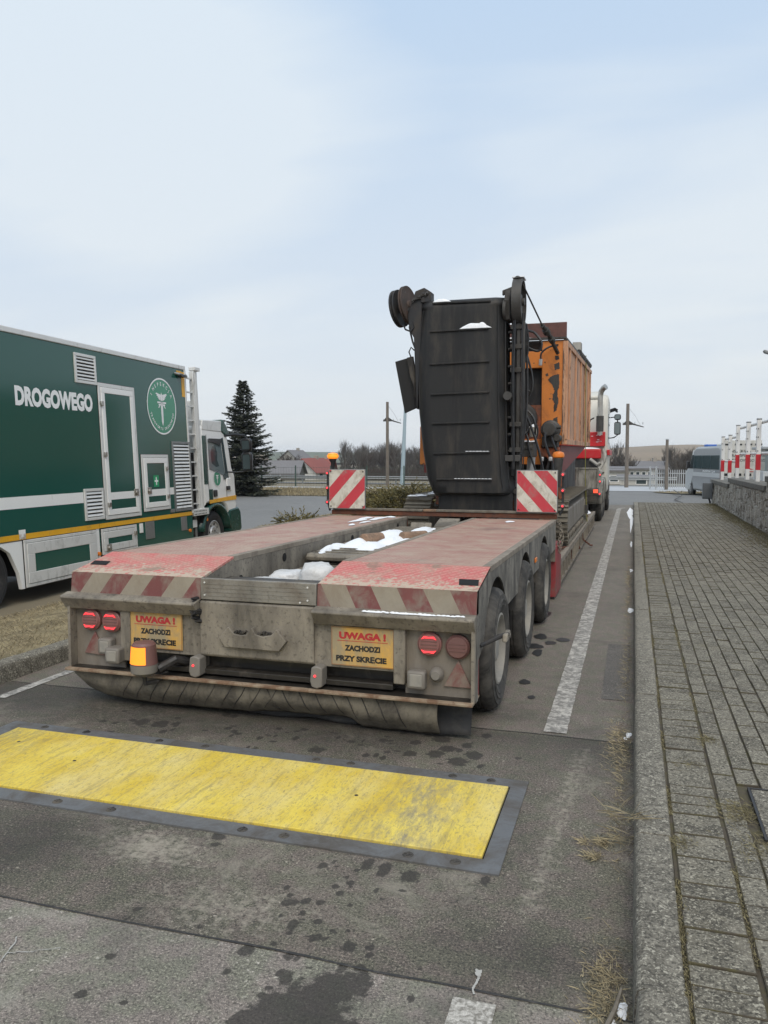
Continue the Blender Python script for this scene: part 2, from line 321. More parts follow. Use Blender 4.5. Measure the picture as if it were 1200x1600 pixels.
M('joint_soil', (.075, .062, .045), .95, 0, .4, 30, .4, (.09, .08, .035), 12, 1, .6, 80)
M('mortar', (.17, .15, .12), .95, 0, .3, 20, .4, (.08, .07, .055), 8)
g = NT('dry_ground'); c = g.mix(g.rng(g.noise(3, 5, .6), .4, .6), (.17, .135, .075), (.30, .245, .14)); c = g.mix(g.rng(g.noise(.5, 5, .6, loc=(3, 3, 0)), .5, .65), c, (.10, .095, .05)); g.col(c); g.set(.95); g.bump(g.noise(40, 6), .6, .02)
g = NT('field'); c = g.mix(g.noise(.035, 7, .65), (.15, .125, .08), (.22, .185, .125)); c = g.mix(g.rng(g.noise(.012, 5, .6, loc=(1, 2, 0)), .48, .6), c, (.11, .115, .065)); g.col(c); g.set(.95)
M('hill_brown', (.26, .20, .14), .95, 0, .12, .01, .3, (.20, .165, .115), .02, 1, 0)
M('hill_green', (.12, .14, .09), .95, 0, .15, .01, .4, (.09, .095, .065), .02, 1, 0)
def leaf(name, a, b, vs=1.5):
    g = NT(name); oi = g.n('ShaderNodeAttribute', attribute_name='tone')
    c = g.mix(oi.outputs['Fac'], a, b); g.col(c); g.set(.75)
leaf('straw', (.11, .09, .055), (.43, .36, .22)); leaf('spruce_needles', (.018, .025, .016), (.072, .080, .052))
leaf('juniper_leaf', (.03, .035, .012), (.21, .17, .055)); leaf('moss_leaf', (.07, .055, .028), (.27, .235, .12))
M('bark_dark', (.05, .04, .032), .9, 0, .3, 6)
M('twig', (.06, .046, .038), .9, 0, .35, .5, bump=0); M('twig_grey', (.10, .09, .08), .9, 0, .35, .5, bump=0)
M('roof_grey', (.17, .165, .17), .8, 0, .15, 1); M('roof_red', (.24, .07, .055), .7, 0, .15, 1)
M('render_white', (.55, .54, .5), .8, 0, .1, 1, .3, (.4, .38, .34)); M('render_dark', (.12, .105, .09), .8, 0, .2, 1)
M('brick_pale', (.32, .29, .25), .8, 0, .15, 1)
flat('snow_ground', (.42, .435, .45), .7)
M('strap_olive', (.20, .19, .03), .8, 0, .2, 8, .2, (.12, .1, .04), 8)
M('cab_roof_green', (.012, .06, .048), .25, 0, .05, 2, .1, (.03, .07, .06), 5)
flat('glass_van', (.045, .08, .085), .08)

hm = bpy.data.materials.new('haze_air'); hm.use_nodes = True; MATS['haze_air'] = hm; hm.node_tree.nodes.clear()
ho = hm.node_tree.nodes.new('ShaderNodeOutputMaterial'); hv = hm.node_tree.nodes.new('ShaderNodeVolumePrincipled'); hv.inputs['Color'].default_value = (.88, .93, 1, 1); hv.inputs['Density'].default_value = .00035; hv.inputs['Anisotropy'].default_value = .2
hm.node_tree.links.new(hv.outputs[0], ho.inputs['Volume'])
# ---------------------------------------------------------------- mesh building helpers
OFF = {}
def off_of(o):
    while o.parent is not None and o.name not in OFF: o = o.parent
    return OFF.get(o.name, Vector((0, 0, 0)))
class MB:
    def __init__(s): s.v = []; s.f = []; s.m = []; s.tone = []; s.cm = 0; s.ct = 0.5
    def add(s, vs, fs):
        o = len(s.v); s.v.extend([tuple(v) for v in vs])
        for f in fs: s.f.append(tuple(o + i for i in f)); s.m.append(s.cm); s.tone.append(s.ct)
        return s
    def box(s, x0, x1, y0, y1, z0, z1, mat=None):
        vs = [Vector(p) for p in ((x0, y0, z0), (x1, y0, z0), (x1, y1, z0), (x0, y1, z0), (x0, y0, z1), (x1, y0, z1), (x1, y1, z1), (x0, y1, z1))]
        if mat is not None: vs = [mat @ v for v in vs]
        return s.add(vs, [(0, 3, 2, 1), (4, 5, 6, 7), (0, 1, 5, 4), (1, 2, 6, 5), (2, 3, 7, 6), (3, 0, 4, 7)])
    def cyl(s, a, b, r0, r1=None, n=16, caps=True):
        a = Vector(a); b = Vector(b); r1 = r0 if r1 is None else r1
        d = (b - a).normalized(); u = d.orthogonal().normalized(); w_ = d.cross(u)
        vs = []
        for p, r in ((a, r0), (b, r1)):
            for i in range(n):
                t = 2 * math.pi * i / n; vs.append(p + u * (math.cos(t) * r) + w_ * (math.sin(t) * r))
        fs = [(i, (i + 1) % n, n + (i + 1) % n, n + i) for i in range(n)]
        if caps: fs += [tuple(reversed(range(n))), tuple(range(n, 2 * n))]
        return s.add(vs, fs)
    def tube(s, pts, r, n=7, closed=False, caps=True):
        pts = [Vector(p) for p in pts]; k = len(pts); rr = r if isinstance(r, (list, tuple)) else [r] * k
        vs = []; u = None
        for i, p in enumerate(pts):
            if closed: d = pts[(i + 1) % k] - pts[i - 1]
            else: d = pts[min(i + 1, k - 1)] - pts[max(i - 1, 0)]
            if d.length < 1e-9: d = Vector((0, 0, 1))
            d.normalize()
            if u is None: u = d.orthogonal().normalized()
            else:
                u = u - d * u.dot(d); u = u.normalized() if u.length > 1e-6 else d.orthogonal().normalized()
            w_ = d.cross(u)
            for j in range(n):
                t = 2 * math.pi * j / n; vs.append(p + u * (math.cos(t) * rr[i]) + w_ * (math.sin(t) * rr[i]))
        fs = []
        for i in range(k if closed else k - 1):
            a = i * n; b = ((i + 1) % k) * n
            fs += [(a + j, a + (j + 1) % n, b + (j + 1) % n, b + j) for j in range(n)]
        if caps and not closed: fs += [tuple(reversed(range(n))), tuple(range((k - 1) * n, k * n))]
        return s.add(vs, fs)
    def prism(s, poly, axis, a, b):
        """poly: 2D points in the plane of the two other axes (in x,y,z order); extruded from a to b"""
        n = len(poly); vs = []
        for t in (a, b):
            for p in poly:
                q = list(p); q.insert(axis, t); vs.append(tuple(q))
        fs = [(i, (i + 1) % n, n + (i + 1) % n, n + i) for i in range(n)] + [tuple(reversed(range(n))), tuple(range(n, 2 * n))]
        return s.add(vs, fs)
    def lathe(s, prof, c, axis=2, n=24, flip=False):
        """prof: (r, t) pairs along the axis through c"""
        vs = []
        for (r, t) in prof:
            for i in range(n):
                a = 2 * math.pi * i / n; q = [r * math.cos(a), r * math.sin(a)]; q.insert(axis, t)
                vs.append((c[0] + q[0], c[1] + q[1], c[2] + q[2]))
        fs = []
        for k in range(len(prof) - 1):
            for i in range(n):
                f = (k * n + i, k * n + (i + 1) % n, (k + 1) * n + (i + 1) % n, (k + 1) * n + i); fs.append(f)
        return s.add(vs, fs)
    def strip(s, A, B):
        n = len(A); return s.add(list(A) + list(B), [(i, i + 1, n + i + 1, n + i) for i in range(n - 1)])
    def grid(s, P, nu, nv): 
        return s.add(P, [(i * nv + j, (i + 1) * nv + j, (i + 1) * nv + j + 1, i * nv + j + 1) for i in range(nu - 1) for j in range(nv - 1)])
    def build(s, name, mats, parent=None, bevel=0, smooth=True, off=None, fixn=True, angle=38):
        me = bpy.data.meshes.new(name)
        o3 = off if off is not None else (off_of(parent) if parent is not None else Vector((0, 0, 0)))
        me.from_pydata([(v[0] - o3[0], v[1] - o3[1], v[2] - o3[2]) for v in s.v], [], s.f)
        if isinstance(mats, str): mats = [mats]
        for m in mats: me.materials.append(MATS[m])
        me.polygons.foreach_set('material_index', s.m)
        if len(set(s.tone)) > 1:
            at = me.attributes.new('tone', 'FLOAT', 'FACE'); at.data.foreach_set('value', s.tone)
        if fixn:
            import bmesh
            bm = bmesh.new(); bm.from_mesh(me); bmesh.ops.recalc_face_normals(bm, faces=bm.faces); bm.to_mesh(me); bm.free()
        if smooth: me.shade_smooth(); me.set_sharp_from_angle(angle=R(angle))
        me.update()
        ob = bpy.data.objects.new(name, me); COL.objects.link(ob)
        if parent is not None: ob.parent = parent
        if bevel:
            b = ob.modifiers.new('bevel', 'BEVEL'); b.width = bevel; b.segments = 2; b.limit_method = 'ANGLE'; b.angle_limit = R(40)
        return ob
def tag(o, label=None, cat=None, group=None, kind=None):
    if label: o['label'] = label
    if cat: o['category'] = cat
    if group: o['group'] = group
    if kind: o['kind'] = kind
    return o
def thing(name, loc, label, cat, group=None, world=True, rot=(0, 0, 0)):
    o = bpy.data.objects.new(name, None); COL.objects.link(o); o.location = loc; o.rotation_euler = rot; o.empty_display_size = .2
    OFF[o.name] = Vector(loc) if world else Vector((0, 0, 0))
    return tag(o, label, cat, group)
def top(mb, name, mats, label=None, cat=None, group=None, kind=None, **k):
    a = np.array(mb.v); lo = a.min(0); hi = a.max(0)
    o3 = Vector(((lo[0] + hi[0]) / 2, (lo[1] + hi[1]) / 2, lo[2])) if kind != 'structure' else Vector((0, 0, 0))
    ob = mb.build(name, mats, None, off=o3, **k); ob.location = o3
    return tag(ob, label, cat, group, kind)
def copy_tree(o, parent=None):
    c = o.copy(); COL.objects.link(c); c.parent = parent
    for ch in [x for x in bpy.data.objects if x.parent == o]: copy_tree(ch, c)
    return c
def clip(poly, inside, inter):
    outp = []
    for i in range(len(poly)):
        a, b = poly[i - 1], poly[i]
        ia, ib = inside(a), inside(b)
        if ia != ib: outp.append(inter(a, b))
        if ib: outp.append(b)
    return outp
def stripes2d(w_, h, bw, slant, start=0.0):
    """diagonal bands clipped to a w x h rectangle: list of (polygon, colour index)"""
    res = []; x = -abs(slant) - 4 * bw + start; k = 0
    while x < w_ + abs(slant) + bw:
        p = [(x, 0), (x + bw, 0), (x + bw + slant, h), (x + slant, h)]
        p = clip(p, lambda q: q[0] >= 0, lambda a, b: (0, a[1] + (b[1] - a[1]) * (0 - a[0]) / (b[0] - a[0])))
        if p: p = clip(p, lambda q: q[0] <= w_, lambda a, b: (w_, a[1] + (b[1] - a[1]) * (w_ - a[0]) / (b[0] - a[0])))
        if len(p) > 2: res.append((p, k % 2))
        x += bw; k += 1
    return res
def band(mb, O, U, V, w_, h, bw, slant, start=0.0):
    O = Vector(O); U = Vector(U).normalized(); V = Vector(V).normalized()
    for p, k in stripes2d(w_, h, bw, slant, start):
        mb.cm = k; mb.add([O + U * q[0] + V * q[1] for q in p], [tuple(range(len(p)))])
    mb.cm = 0
def letters(text, name, mat, parent, O, U, V, width=None, height=.1, bold=0.0, depth=.001, top_level=None):
    """text as a thin solid: O = lower left corner, U along the line, V up; fitted to width and height"""
    cu = bpy.data.curves.new(name, 'FONT'); cu.body = text; cu.size = 1; cu.offset = bold; cu.extrude = 0; cu.resolution_u = 3
    t = bpy.data.objects.new(name, cu); COL.objects.link(t)
    dg = bpy.context.evaluated_depsgraph_get(); dg.update()
    me = bpy.data.meshes.new_from_object(t.evaluated_get(dg)); bpy.data.objects.remove(t)
    co = np.array([v.co[:] for v in me.vertices]); lo = co.min(0); hi = co.max(0)
    U = Vector(U).normalized(); V = Vector(V).normalized(); O = Vector(O); Wn = U.cross(V)
    # height is that of the capitals
    sy = height / .729 if not bold else height / (.729 + 2 * bold); sx = sy if width is None else width / (hi[0] - lo[0])
    off = off_of(parent)
    for v in me.vertices:
        p = O + U * ((v.co.x - lo[0]) * sx) + V * ((v.co.y) * sy) + Wn * depth
        v.co = p - off
    me.materials.clear(); me.materials.append(MATS[mat]); me.name = name
    ob = bpy.data.objects.new(name, me); COL.objects.link(ob); ob.parent = parent
    return ob
def emblem(parent, c, U, V, r, small=False):
    """round green badge: ring, winged sword, words on the rim"""
    c = Vector(c); U = Vector(U).normalized(); V = Vector(V).normalized(); W_ = U.cross(V)
    P = lambda x, y, d=0: c + U * x * r + V * y * r + W_ * d
    def disc(mb, r0, r1, d, n=48):
        if r0 == 0: mb.add([P(math.cos(t * 2 * math.pi / n) * r1, math.sin(t * 2 * math.pi / n) * r1, d) for t in range(n)], [tuple(range(n))])
        else: mb.strip([P(math.cos(t * 2 * math.pi / n) * r0, math.sin(t * 2 * math.pi / n) * r0, d) for t in range(n + 1)], [P(math.cos(t * 2 * math.pi / n) * r1, math.sin(t * 2 * math.pi / n) * r1, d) for t in range(n + 1)])
    m = MB(); disc(m, 0, 1, .003); em = m.build('emblem', 'emblem_green', parent, smooth=False, fixn=False)
    m = MB(); disc(m, .945, 1.0, .006)
    def poly(pts, mir=False): m.add([P(x, y, .006) for x, y in pts], [tuple(range(len(pts)))])
    poly([(-.075, .16), (.075, .16), (.06, -.55), (0, -.70), (-.06, -.55)])
    poly([(-.05, .2), (.05, .2), (.06, .38), (0, .5), (-.06, .38)])
    poly([(-.30, .10), (.30, .10), (.30, .16), (-.30, .16)]); poly([(-.22, .03), (.22, .03), (.22, .08), (-.22, .08)])
    for sg in (-1, 1):
        poly([(sg * .1, .03), (sg * .18, .03), (sg * .25, -.06), (sg * .2, -.07), (sg * .16, -.02)])
        for k in range(4):
            y = .20 + k * .055; l = .22 + .055 * k
            poly([(sg * .06, y), (sg * l, y + .05), (sg * (l - .04), y + .10), (sg * .06, y + .048)])
    m.build('badge', 'emblem_white', em, smooth=False, fixn=False)
    if small: return em
    for word, a0, a1, rr, inward in (('INSPEKCJA', 148, 32, .73, False), ('TRANSPORTU DROGOWEGO', 200, 340, .84, True)):
        k = len(word)
        for i, ch in enumerate(word):
            if ch == ' ': continue
            a = R(a0 + (a1 - a0) * i / (k - 1)); er = U * math.cos(a) + V * math.sin(a)
            if inward: uu = U * -math.sin(a) + V * math.cos(a); vv = -er
            else: uu = U * math.sin(a) - V * math.cos(a); vv = er
            h = r * (.13 if not inward else .10); o = c + er * rr * r - uu * h * .35 + (vv * 0 if inward else vv * 0)
            letters(ch, 'lettering', 'emblem_white', em, o, uu, vv, None, h, 0.02, .006 if not inward else .006)
    return em
def blob_outline(rng_, n, a, b, rough=.25):
    ph = [rng_.uniform(0, 6.28) for _ in range(4)]
    return [(a * (1 + rough * (math.sin(2 * t + ph[0]) * .5 + math.sin(3 * t + ph[1]) * .5 + math.sin(7 * t + ph[2]) * .3 + rng_.uniform(-.2, .2))) * math.cos(t),
             b * (1 + rough * (math.sin(2 * t + ph[1]) * .5 + math.sin(3 * t + ph[0]) * .5 + math.sin(6 * t + ph[3]) * .3 + rng_.uniform(-.2, .2))) * math.sin(t)) for t in [2 * math.pi * i / n for i in range(n)]]
def snow_heap(m, cx, cy, z, a, b, h, rng_, n=18, rings=5, rot=0, zf=None):
    ol = blob_outline(rng_, n, a, b, .3); ca, sa = math.cos(rot), math.sin(rot)
    vs = []
    for k in range(rings):
        q = 1 - k / (rings - 1) * .97; hh = h * (1 - q ** 2.2)
        for (x, y) in ol:
            px, py = x * q, y * q; X = cx + px * ca - py * sa; Y = cy + px * sa + py * ca
            vs.append((X, Y, (zf(X, Y) if zf else z) + hh * (1 + .35 * noise.noise(Vector((X * 9, Y * 9, 3))))))
    fs = [(k * n + i, k * n + (i + 1) % n, (k + 1) * n + (i + 1) % n, (k + 1) * n + i) for k in range(rings - 1) for i in range(n)]
    fs.append(tuple((rings - 1) * n + i for i in range(n)))
    m.add(vs, fs)
def gz(x, y):
    """ground height of the open land"""
    z = 0.0
    if x < -5.2: z -= .28 * min(1, (-5.2 - x) / 2.0)
    if y > 30: 
        z2 = -.32 * min(1, (y - 30) / 18)
        if y > 55: z2 -= (y - 55) * .024
        if y > 150: z2 += (y - 150) * .024
        z = min(z, z2) if y < 150 else z2
    return z
# ================================================================= SETTING
rnd = random.Random(7)
def sheet(name, x0, x1, y0, y1, dz, mat, step=2.0, label=None, **k):
    nx = max(2, int((x1 - x0) / step) + 1); ny = max(2, int((y1 - y0) / step) + 1)
    m = MB(); P = [(x0 + (x1 - x0) * i / (nx - 1), y0 + (y1 - y0) * j / (ny - 1)) for i in range(nx) for j in range(ny)]
    m.grid([(x, y, gz(x, y) + dz) for x, y in P], nx, ny)
    return top(m, name, mat, kind='structure', smooth=True, fixn=False, **k)
# open land out to the horizon
m = MB(); xs = list(np.concatenate([-np.geomspace(40, 1480, 24)[::-1], np.linspace(-38, 38, 20), np.geomspace(40, 1480, 24)]))
ys = list(np.concatenate([[-60, -30, -15], np.linspace(-8, 60, 35), np.geomspace(64, 1100, 30)]))
def land(x, y):
    z = gz(x, y) - (.03 if y < 48 else .0)
    if y > 150: z = gz(x, y) + 0
    return z
def gz_far(x, y):
    z = gz(x, min(y, 150)) if y > 150 else gz(x, y)
    return z
m.grid([(x, y, gz_far(x, y) - .03) for x in xs for y in ys], len(xs), len(ys))
top(m, 'ground', 'field', kind='structure', fixn=False)
def flatbox(name, x0, x1, y0, y1, z, mat):
    m = MB(); m.add([(x0, y0, z), (x1, y0, z), (x1, y1, z), (x0, y1, z)], [(0, 1, 2, 3)]); return top(m, name, mat, kind='structure', fixn=False)
# weigh lane: three paving fields meeting at seams
flatbox('road', -4.38, .05, 4.76, 29.2, .0, 'asphalt_lane')

m = MB()
for y in (4.76, 2.36):
    n = 60; A = []; B = []
    for i in range(n + 1):
        x = -4.36 + 4.4 * i / n; yy = y + .012 * noise.noise(Vector((x * 3, y, 0))); w_ = .004 + .004 * abs(noise.noise(Vector((x * 8, y, 2))))
        A.append((x, yy - w_, .003)); B.append((x, yy + w_, .003))
    m.strip(A, B)
top(m, 'road_seam', 'tar_seam', kind='structure', fixn=False, smooth=False)

m = MB(); m.add([(-.18, 5.6, .003), (.0, 5.6, .003), (.0, 7.3, .003), (-.18, 7.3, .003)], [(0, 1, 2, 3)])
top(m, 'road_patch', 'asphalt_patch', kind='structure', fixn=False, smooth=False)
# yards
def polysheet(name, pts, dz, mat, kind='structure', **k):
    import bmesh
    bm = bmesh.new(); vs = [bm.verts.new((x, y, 0)) for x, y in pts]; bm.faces.new(vs)
    for _ in range(30):
        # slice the sheet on a 2.5 m lattice so it can follow the ground
        break
    lo = np.array(pts).min(0); hi = np.array(pts).max(0)
    for ax, no in ((0, (1, 0, 0)), (1, (0, 1, 0))):
        t = math.floor(lo[ax] / 2.5) * 2.5 + 2.5
        while t < hi[ax]:
            co = (t, 0, 0) if ax == 0 else (0, t, 0)
            bmesh.ops.bisect_plane(bm, geom=bm.verts[:] + bm.edges[:] + bm.faces[:], plane_co=co, plane_no=no); t += 2.5
    for v in bm.verts: v.co.z = gz(v.co.x, v.co.y) + dz
    me = bpy.data.meshes.new(name); bm.to_mesh(me); bm.free(); me.materials.append(MATS[mat]); me.shade_smooth()
    for p in me.polygons:
        if p.normal.z < 0: p.flip()
    ob = bpy.data.objects.new(name, me); COL.objects.link(ob); return tag(ob, kind=kind)
polysheet('yard', [(-60, -10), (-5.9, -10), (-7.0, 6.5), (-7.4, 11), (-8.2, 15), (-9.9, 20), (-9.7, 26), (-9.0, 30), (-60, 30)], .004, 'asphalt_far')
polysheet('yard', [(-60, 30), (-9.0, 30), (-4.5, 29.2), (12, 29.2), (12, 49), (-9, 49), (-11, 37.5), (-60, 36.6)], .004, 'asphalt_far')
polysheet('far_road', [(-90, 47.0), (-12, 47.5), (-12, 50.2), (-90, 49.5)], .02, 'snow_ground')
polysheet('far_road', [(-8, 49), (14, 49), (14, 62), (-8, 62)], .02, 'snow_ground')
polysheet('far_road', [(-200, 62.5), (200, 62.5), (200, 70), (-200, 70)], .03, 'asphalt_far')
polysheet('dry_verge', [(-60, 36.8), (-11.3, 37.7), (-9.5, 46.5), (-60, 46)], .03, 'dry_ground')
polysheet('dry_verge', [(1.2, 46.4), (1.0, 47.8), (3.2, 47.6), (5, 43.5), (4, 42.6), (2.4, 43.6)], .05, 'dry_ground')
# verge between lane and truck yard: a low rounded bank
def bank(x, y):
    edge = np.interp(y, [-5, 6.5, 11, 15, 20, 26, 29], [-6.2, -7.0, -7.4, -8.2, -9.9, -9.7, -9.0])
    t = (x + 4.56) / (edge + 4.56)
    z0 = .10 + .03 * math.sin(min(1, t * 2) * math.pi / 2 * 1.0)
    ze = gz(edge, y) + .03
    return z0 + (ze - z0) * max(0, t) ** 1.6, edge
m = MB(); P = []
for i in range(14):
    for j in range(60):
        y = -4 + 33 * j / 59; e = bank(-5, y)[1]; x = -4.56 + (e + 4.56) * i / 13
        P.append((x, y, bank(x, y)[0] + .02 * noise.noise(Vector((x * 1.5, y * 1.5, 0)))))
m.grid(P, 14, 60)
top(m, 'verge', 'dry_ground', kind='structure', fixn=False)
# left kerb with a rounded nose
def kerbline(name, mat, face, back, z1, y0, y1, seg, rr=.03):
    m = MB(); s_ = 1 if back > face else -1; y = y0
    while y < y1:
        ye = min(y + seg, y1); m.ct = rnd.random()
        dz = rnd.uniform(-.003, .003); dx = rnd.uniform(-.003, .003)
        prof = [(face + dx, -.05), (face + s_ * .008 + dx, z1 - rr + dz), (face + s_ * .012 + dx, z1 - .012 + dz), (face + s_ * rr + dx, z1 + dz), (back - s_ * .006 + dx, z1 + dz), (back + dx, z1 - .008 + dz), (back + dx, -.05)]
        m.prism(prof, 1, y + .004, ye - .004); y = ye
    return top(m, name, mat, kind='structure', angle=50)
kerbline('kerb', 'kerb_stone', -4.38, -4.53, .13, -3, 29, 1.0)
kerbline('kerb', 'kerb_stone', .03, .175, .13, 1.32, 29, 1.01)
kerbline('kerb', 'kerb_stone', .04, .185, .128, -3, 1.29, 1.0)
m = MB(); m.box(.176, 2.62, -3, 28.9, -.2, .1125); top(m, 'pavement_bed', 'joint_soil', kind='structure')
m = MB(); m.box(.03, 2.9, 28.92, 29.08, -.1, .115); top(m, 'kerb', 'concrete_kerb', kind='structure', bevel=.008)
# concrete blocks
m = MB(); pr = random.Random(11)
def block(x0, x1, y0, y1):
    cx = (x0 + x1) / 2; cy = (y0 + y1) / 2
    z = .121 + pr.uniform(-.0035, .003) + .006 * noise.noise(Vector((cx * .9, cy * .6, 0)))
    tx = pr.uniform(-.02, .02); ty = pr.uniform(-.02, .02); g_ = .0032; e = .0035; gy = .0022
    m.ct = pr.random() if pr.random() > .05 else .97
    if m.ct < .97: m.ct *= .92
    if m.ct >= .97 and not (x0 > .45 and y0 < 5): m.ct = .6
    def zz(x, y): return z + (x - cx) * tx + (y - cy) * ty
    dx_ = pr.uniform(-.002, .002); X0, X1, Y0, Y1 = x0 + g_ + dx_, x1 - g_ + dx_, y0 + gy, y1 - gy
    vs = [(X0, Y0, .08), (X1, Y0, .08), (X1, Y1, .08), (X0, Y1, .08)] + [(x, y, zz(x, y) - e) for x, y in ((X0, Y0), (X1, Y0), (X1, Y1), (X0, Y1))] + [(x, y, zz(x, y)) for x, y in ((X0 + e, Y0 + .0018), (X1 - e, Y0 + .0018), (X1 - e, Y1 - .0018), (X0 + e, Y1 - .0018))]
    m.add(vs, [(0, 1, 5, 4), (1, 2, 6, 5), (2, 3, 7, 6), (3, 0, 4, 7), (4, 5, 9, 8), (5, 6, 10, 9), (6, 7, 11, 10), (7, 4, 8, 11), (8, 9, 10, 11)])
    for k in range(8): m.m[-9 + k] = 1
y = 0.2
while y < 28.8: block(.185, .385, y, y + .1); y += .1
for c in range(22):
    x = .392 + c * .1; y = 0.1 + (c % 2) * .1
    while y < 28.7:
        if not (.54 < x + .05 < 1.02 and 3.38 < y + .1 < 3.96): block(x, x + .1, y, y + .2)
        y += .2
top(m, 'pavement', ['paver', 'joint_soil'], kind='structure', fixn=False, angle=25)
# stone cover set in the pavement
t = thing('manhole_cover', (.77, 3.68, .12), 'speckled granite inspection cover in a thin dark frame, flush with the block pavement', 'manhole cover')
m = MB(); m.box(.545, 1.0, 3.43, 3.94, .09, .1275); m.build('cover', 'kerb_stone', t, bevel=.003)
m = MB()
for a in ((.532, .543, 3.42, 3.952), (1.002, 1.013, 3.42, 3.952)): m.box(a[0], a[1], a[2], a[3], .09, .13)
for a in ((3.418, 3.429), (3.942, 3.953)): m.box(.532, 1.013, a[0], a[1], .09, .1305)
m.build('frame', 'black_steel', t)

# painted lines
def line(x0, x1, y0, y1, mat='line_paint', z=.004, skew=0.0, r=3):
    m = MB(); n = max(4, int((y1 - y0) / .08)); A = []; B = []; q = random.Random(r)
    for i in range(n + 1):
        y = y0 + (y1 - y0) * i / n; f = skew * (y - y0)
        A.append((x0 + f + q.uniform(-.003, .003), y, z)); B.append((x1 + f + q.uniform(-.003, .003), y, z))
    m.strip(A, B); return top(m, 'road_marking', mat, kind='structure', fixn=False, smooth=False)
line(-.485, -.35, 4.81, 26.6, z=.005)
line(-.495, -.365, -1, 2.31, 'line_paint_worn', z=.005)
line(-4.17, -4.09, 4.4, 29, z=.004)
m = MB(); n = 14; A = []; B = []
for i in range(n + 1):
    a = math.pi / 2 * i / n
    A.append((-.235 + -.25 * math.cos(a), 26.6 + .9 * math.sin(a), .005)); B.append((-.235 - .115 * math.cos(a), 26.6 + .7 * math.sin(a), .005))
m.strip(A, B); top(m, 'road_marking', 'line_paint', kind='structure', fixn=False, smooth=False)

# stains and drips on the lane
SPOTS = [(-1.696, 3.036, .034, .03), (-1.677, 2.963, .022, .023), (-1.684, 3.149, .017, .019), (-1.422, 3.103, .011, .012), (-1.17, 2.939, .021, .02), (-1.194, 2.646, .024, .026), (-1.134, 2.674, .021, .022), (-1.081, 2.682, .021, .017), (-1.063, 2.804, .017, .018), (-1.017, 2.843, .017, .019), (-1.035, 2.765, .015, .018), (-1.118, 2.52, .02, .035), (-1.111, 2.47, .011, .015), (-1.041, 2.564, .018, .02), (-1.014, 2.473, .018, .029), (-1.208, 2.337, .026, .032), (-1.056, 2.348, .019, .02), (-.813, 2.478, .013, .018), (-.804, 2.437, .013, .017), (-.813, 2.364, .019, .02), (-.886, 2.455, .026, .028), (-.811, 2.957, .04, .048), (-.922, 2.974, .026, .059), (-.999, 3.003, .023, .051), (-.794, 3.094, .013, .021), (-1.623, 2.172, .019, .018), (-1.596, 1.987, .02, .019), (-1.445, 1.991, .016, .012), (-1.679, 2.217, .009, .008), (-1.428, 2.412, .011, .012), (-1.7, 2.381, .009, .013), (-1.703, 2.444, .016, .017), (-.522, 3.02, .018, .035), (-2.904, 4.256, .048, .063), (-2.777, 4.258, .048, .062), (-2.682, 4.287, .028, .037), (-2.643, 4.188, .012, .024), (-2.227, 4.234, .015, .023), (-1.678, 4.129, .043, .049), (-1.387, 4.137, .021, .029), (-1.332, 4.154, .018, .029), (-1.161, 4.227, .036, .048), (-1.025, 4.269, .043, .058), (-1.174, 4.413, .03, .042), (-.881, 4.195, .056, .064), (-.816, 4.314, .05, .057), (-.974, 4.368, .044, .05), (-.88, 4.45, .033, .041), (-1.044, 4.509, .053, .053), (-.744, 6.793, .043, .112), (-.675, 7.184, .046, .075), (-.837, 8.513, .041, .139), (-.577, 7.346, .058, .078), (-.792, 7.02, .067, .096), (-.785, 7.418, .059, .107), (-.641, 5.492, .026, .045), (-.732, 5.861, .038, .068), (-.802, 4.641, .03, .044), (-.572, 4.34, .021, .019)]
q = random.Random(5); wet = MB(); damp = MB(); k = 0
def blob(mb, x, y, a, b, z, n=22, rough=.35):
    ol = blob_outline(q, n, a, b, rough); mb.add([(x + u, y + v, z) for u, v in ol] + [(x, y, z)], [(i, (i + 1) % n, n) for i in range(n)])
for (x, y, a, b) in SPOTS:
    tgt = wet if (y > 4 or a < .018) else damp
    blob(tgt, x, y, a, b, .006 + (k % 4) * .0006); k += 1
for i in range(46): blob(wet, q.uniform(-3.2, -.75), q.gauss(4.3, .15), q.uniform(.006, .02), q.uniform(.008, .025), .0068)
for i in range(34): blob(damp, q.gauss(-1.0, .16), q.uniform(2.1, 3.0), q.uniform(.004, .013), q.uniform(.005, .016), .0068)
wet = MB()
for (x, y, a, b) in ((-.90, 2.13, .11, .12), (-.86, 2.25, .07, .09), (-.99, 2.09, .07, .09), (-.80, 2.29, .045, .06), (-1.05, 2.02, .05, .05), (-1.02, 2.24, .018, .03), (-.74, 2.06, .03, .05)): blob(damp, x, y, a, b, .0060 + .0006 * (k % 4), 46, .42); k += 1
wet2 = MB()
for (x, y, a, b) in SPOTS:
    if y > 4.8: blob(wet2, x, y, a, b, .004, 30, .2)
top(wet2, 'wet_stain', 'wet_spot', kind='structure', fixn=False, smooth=False)
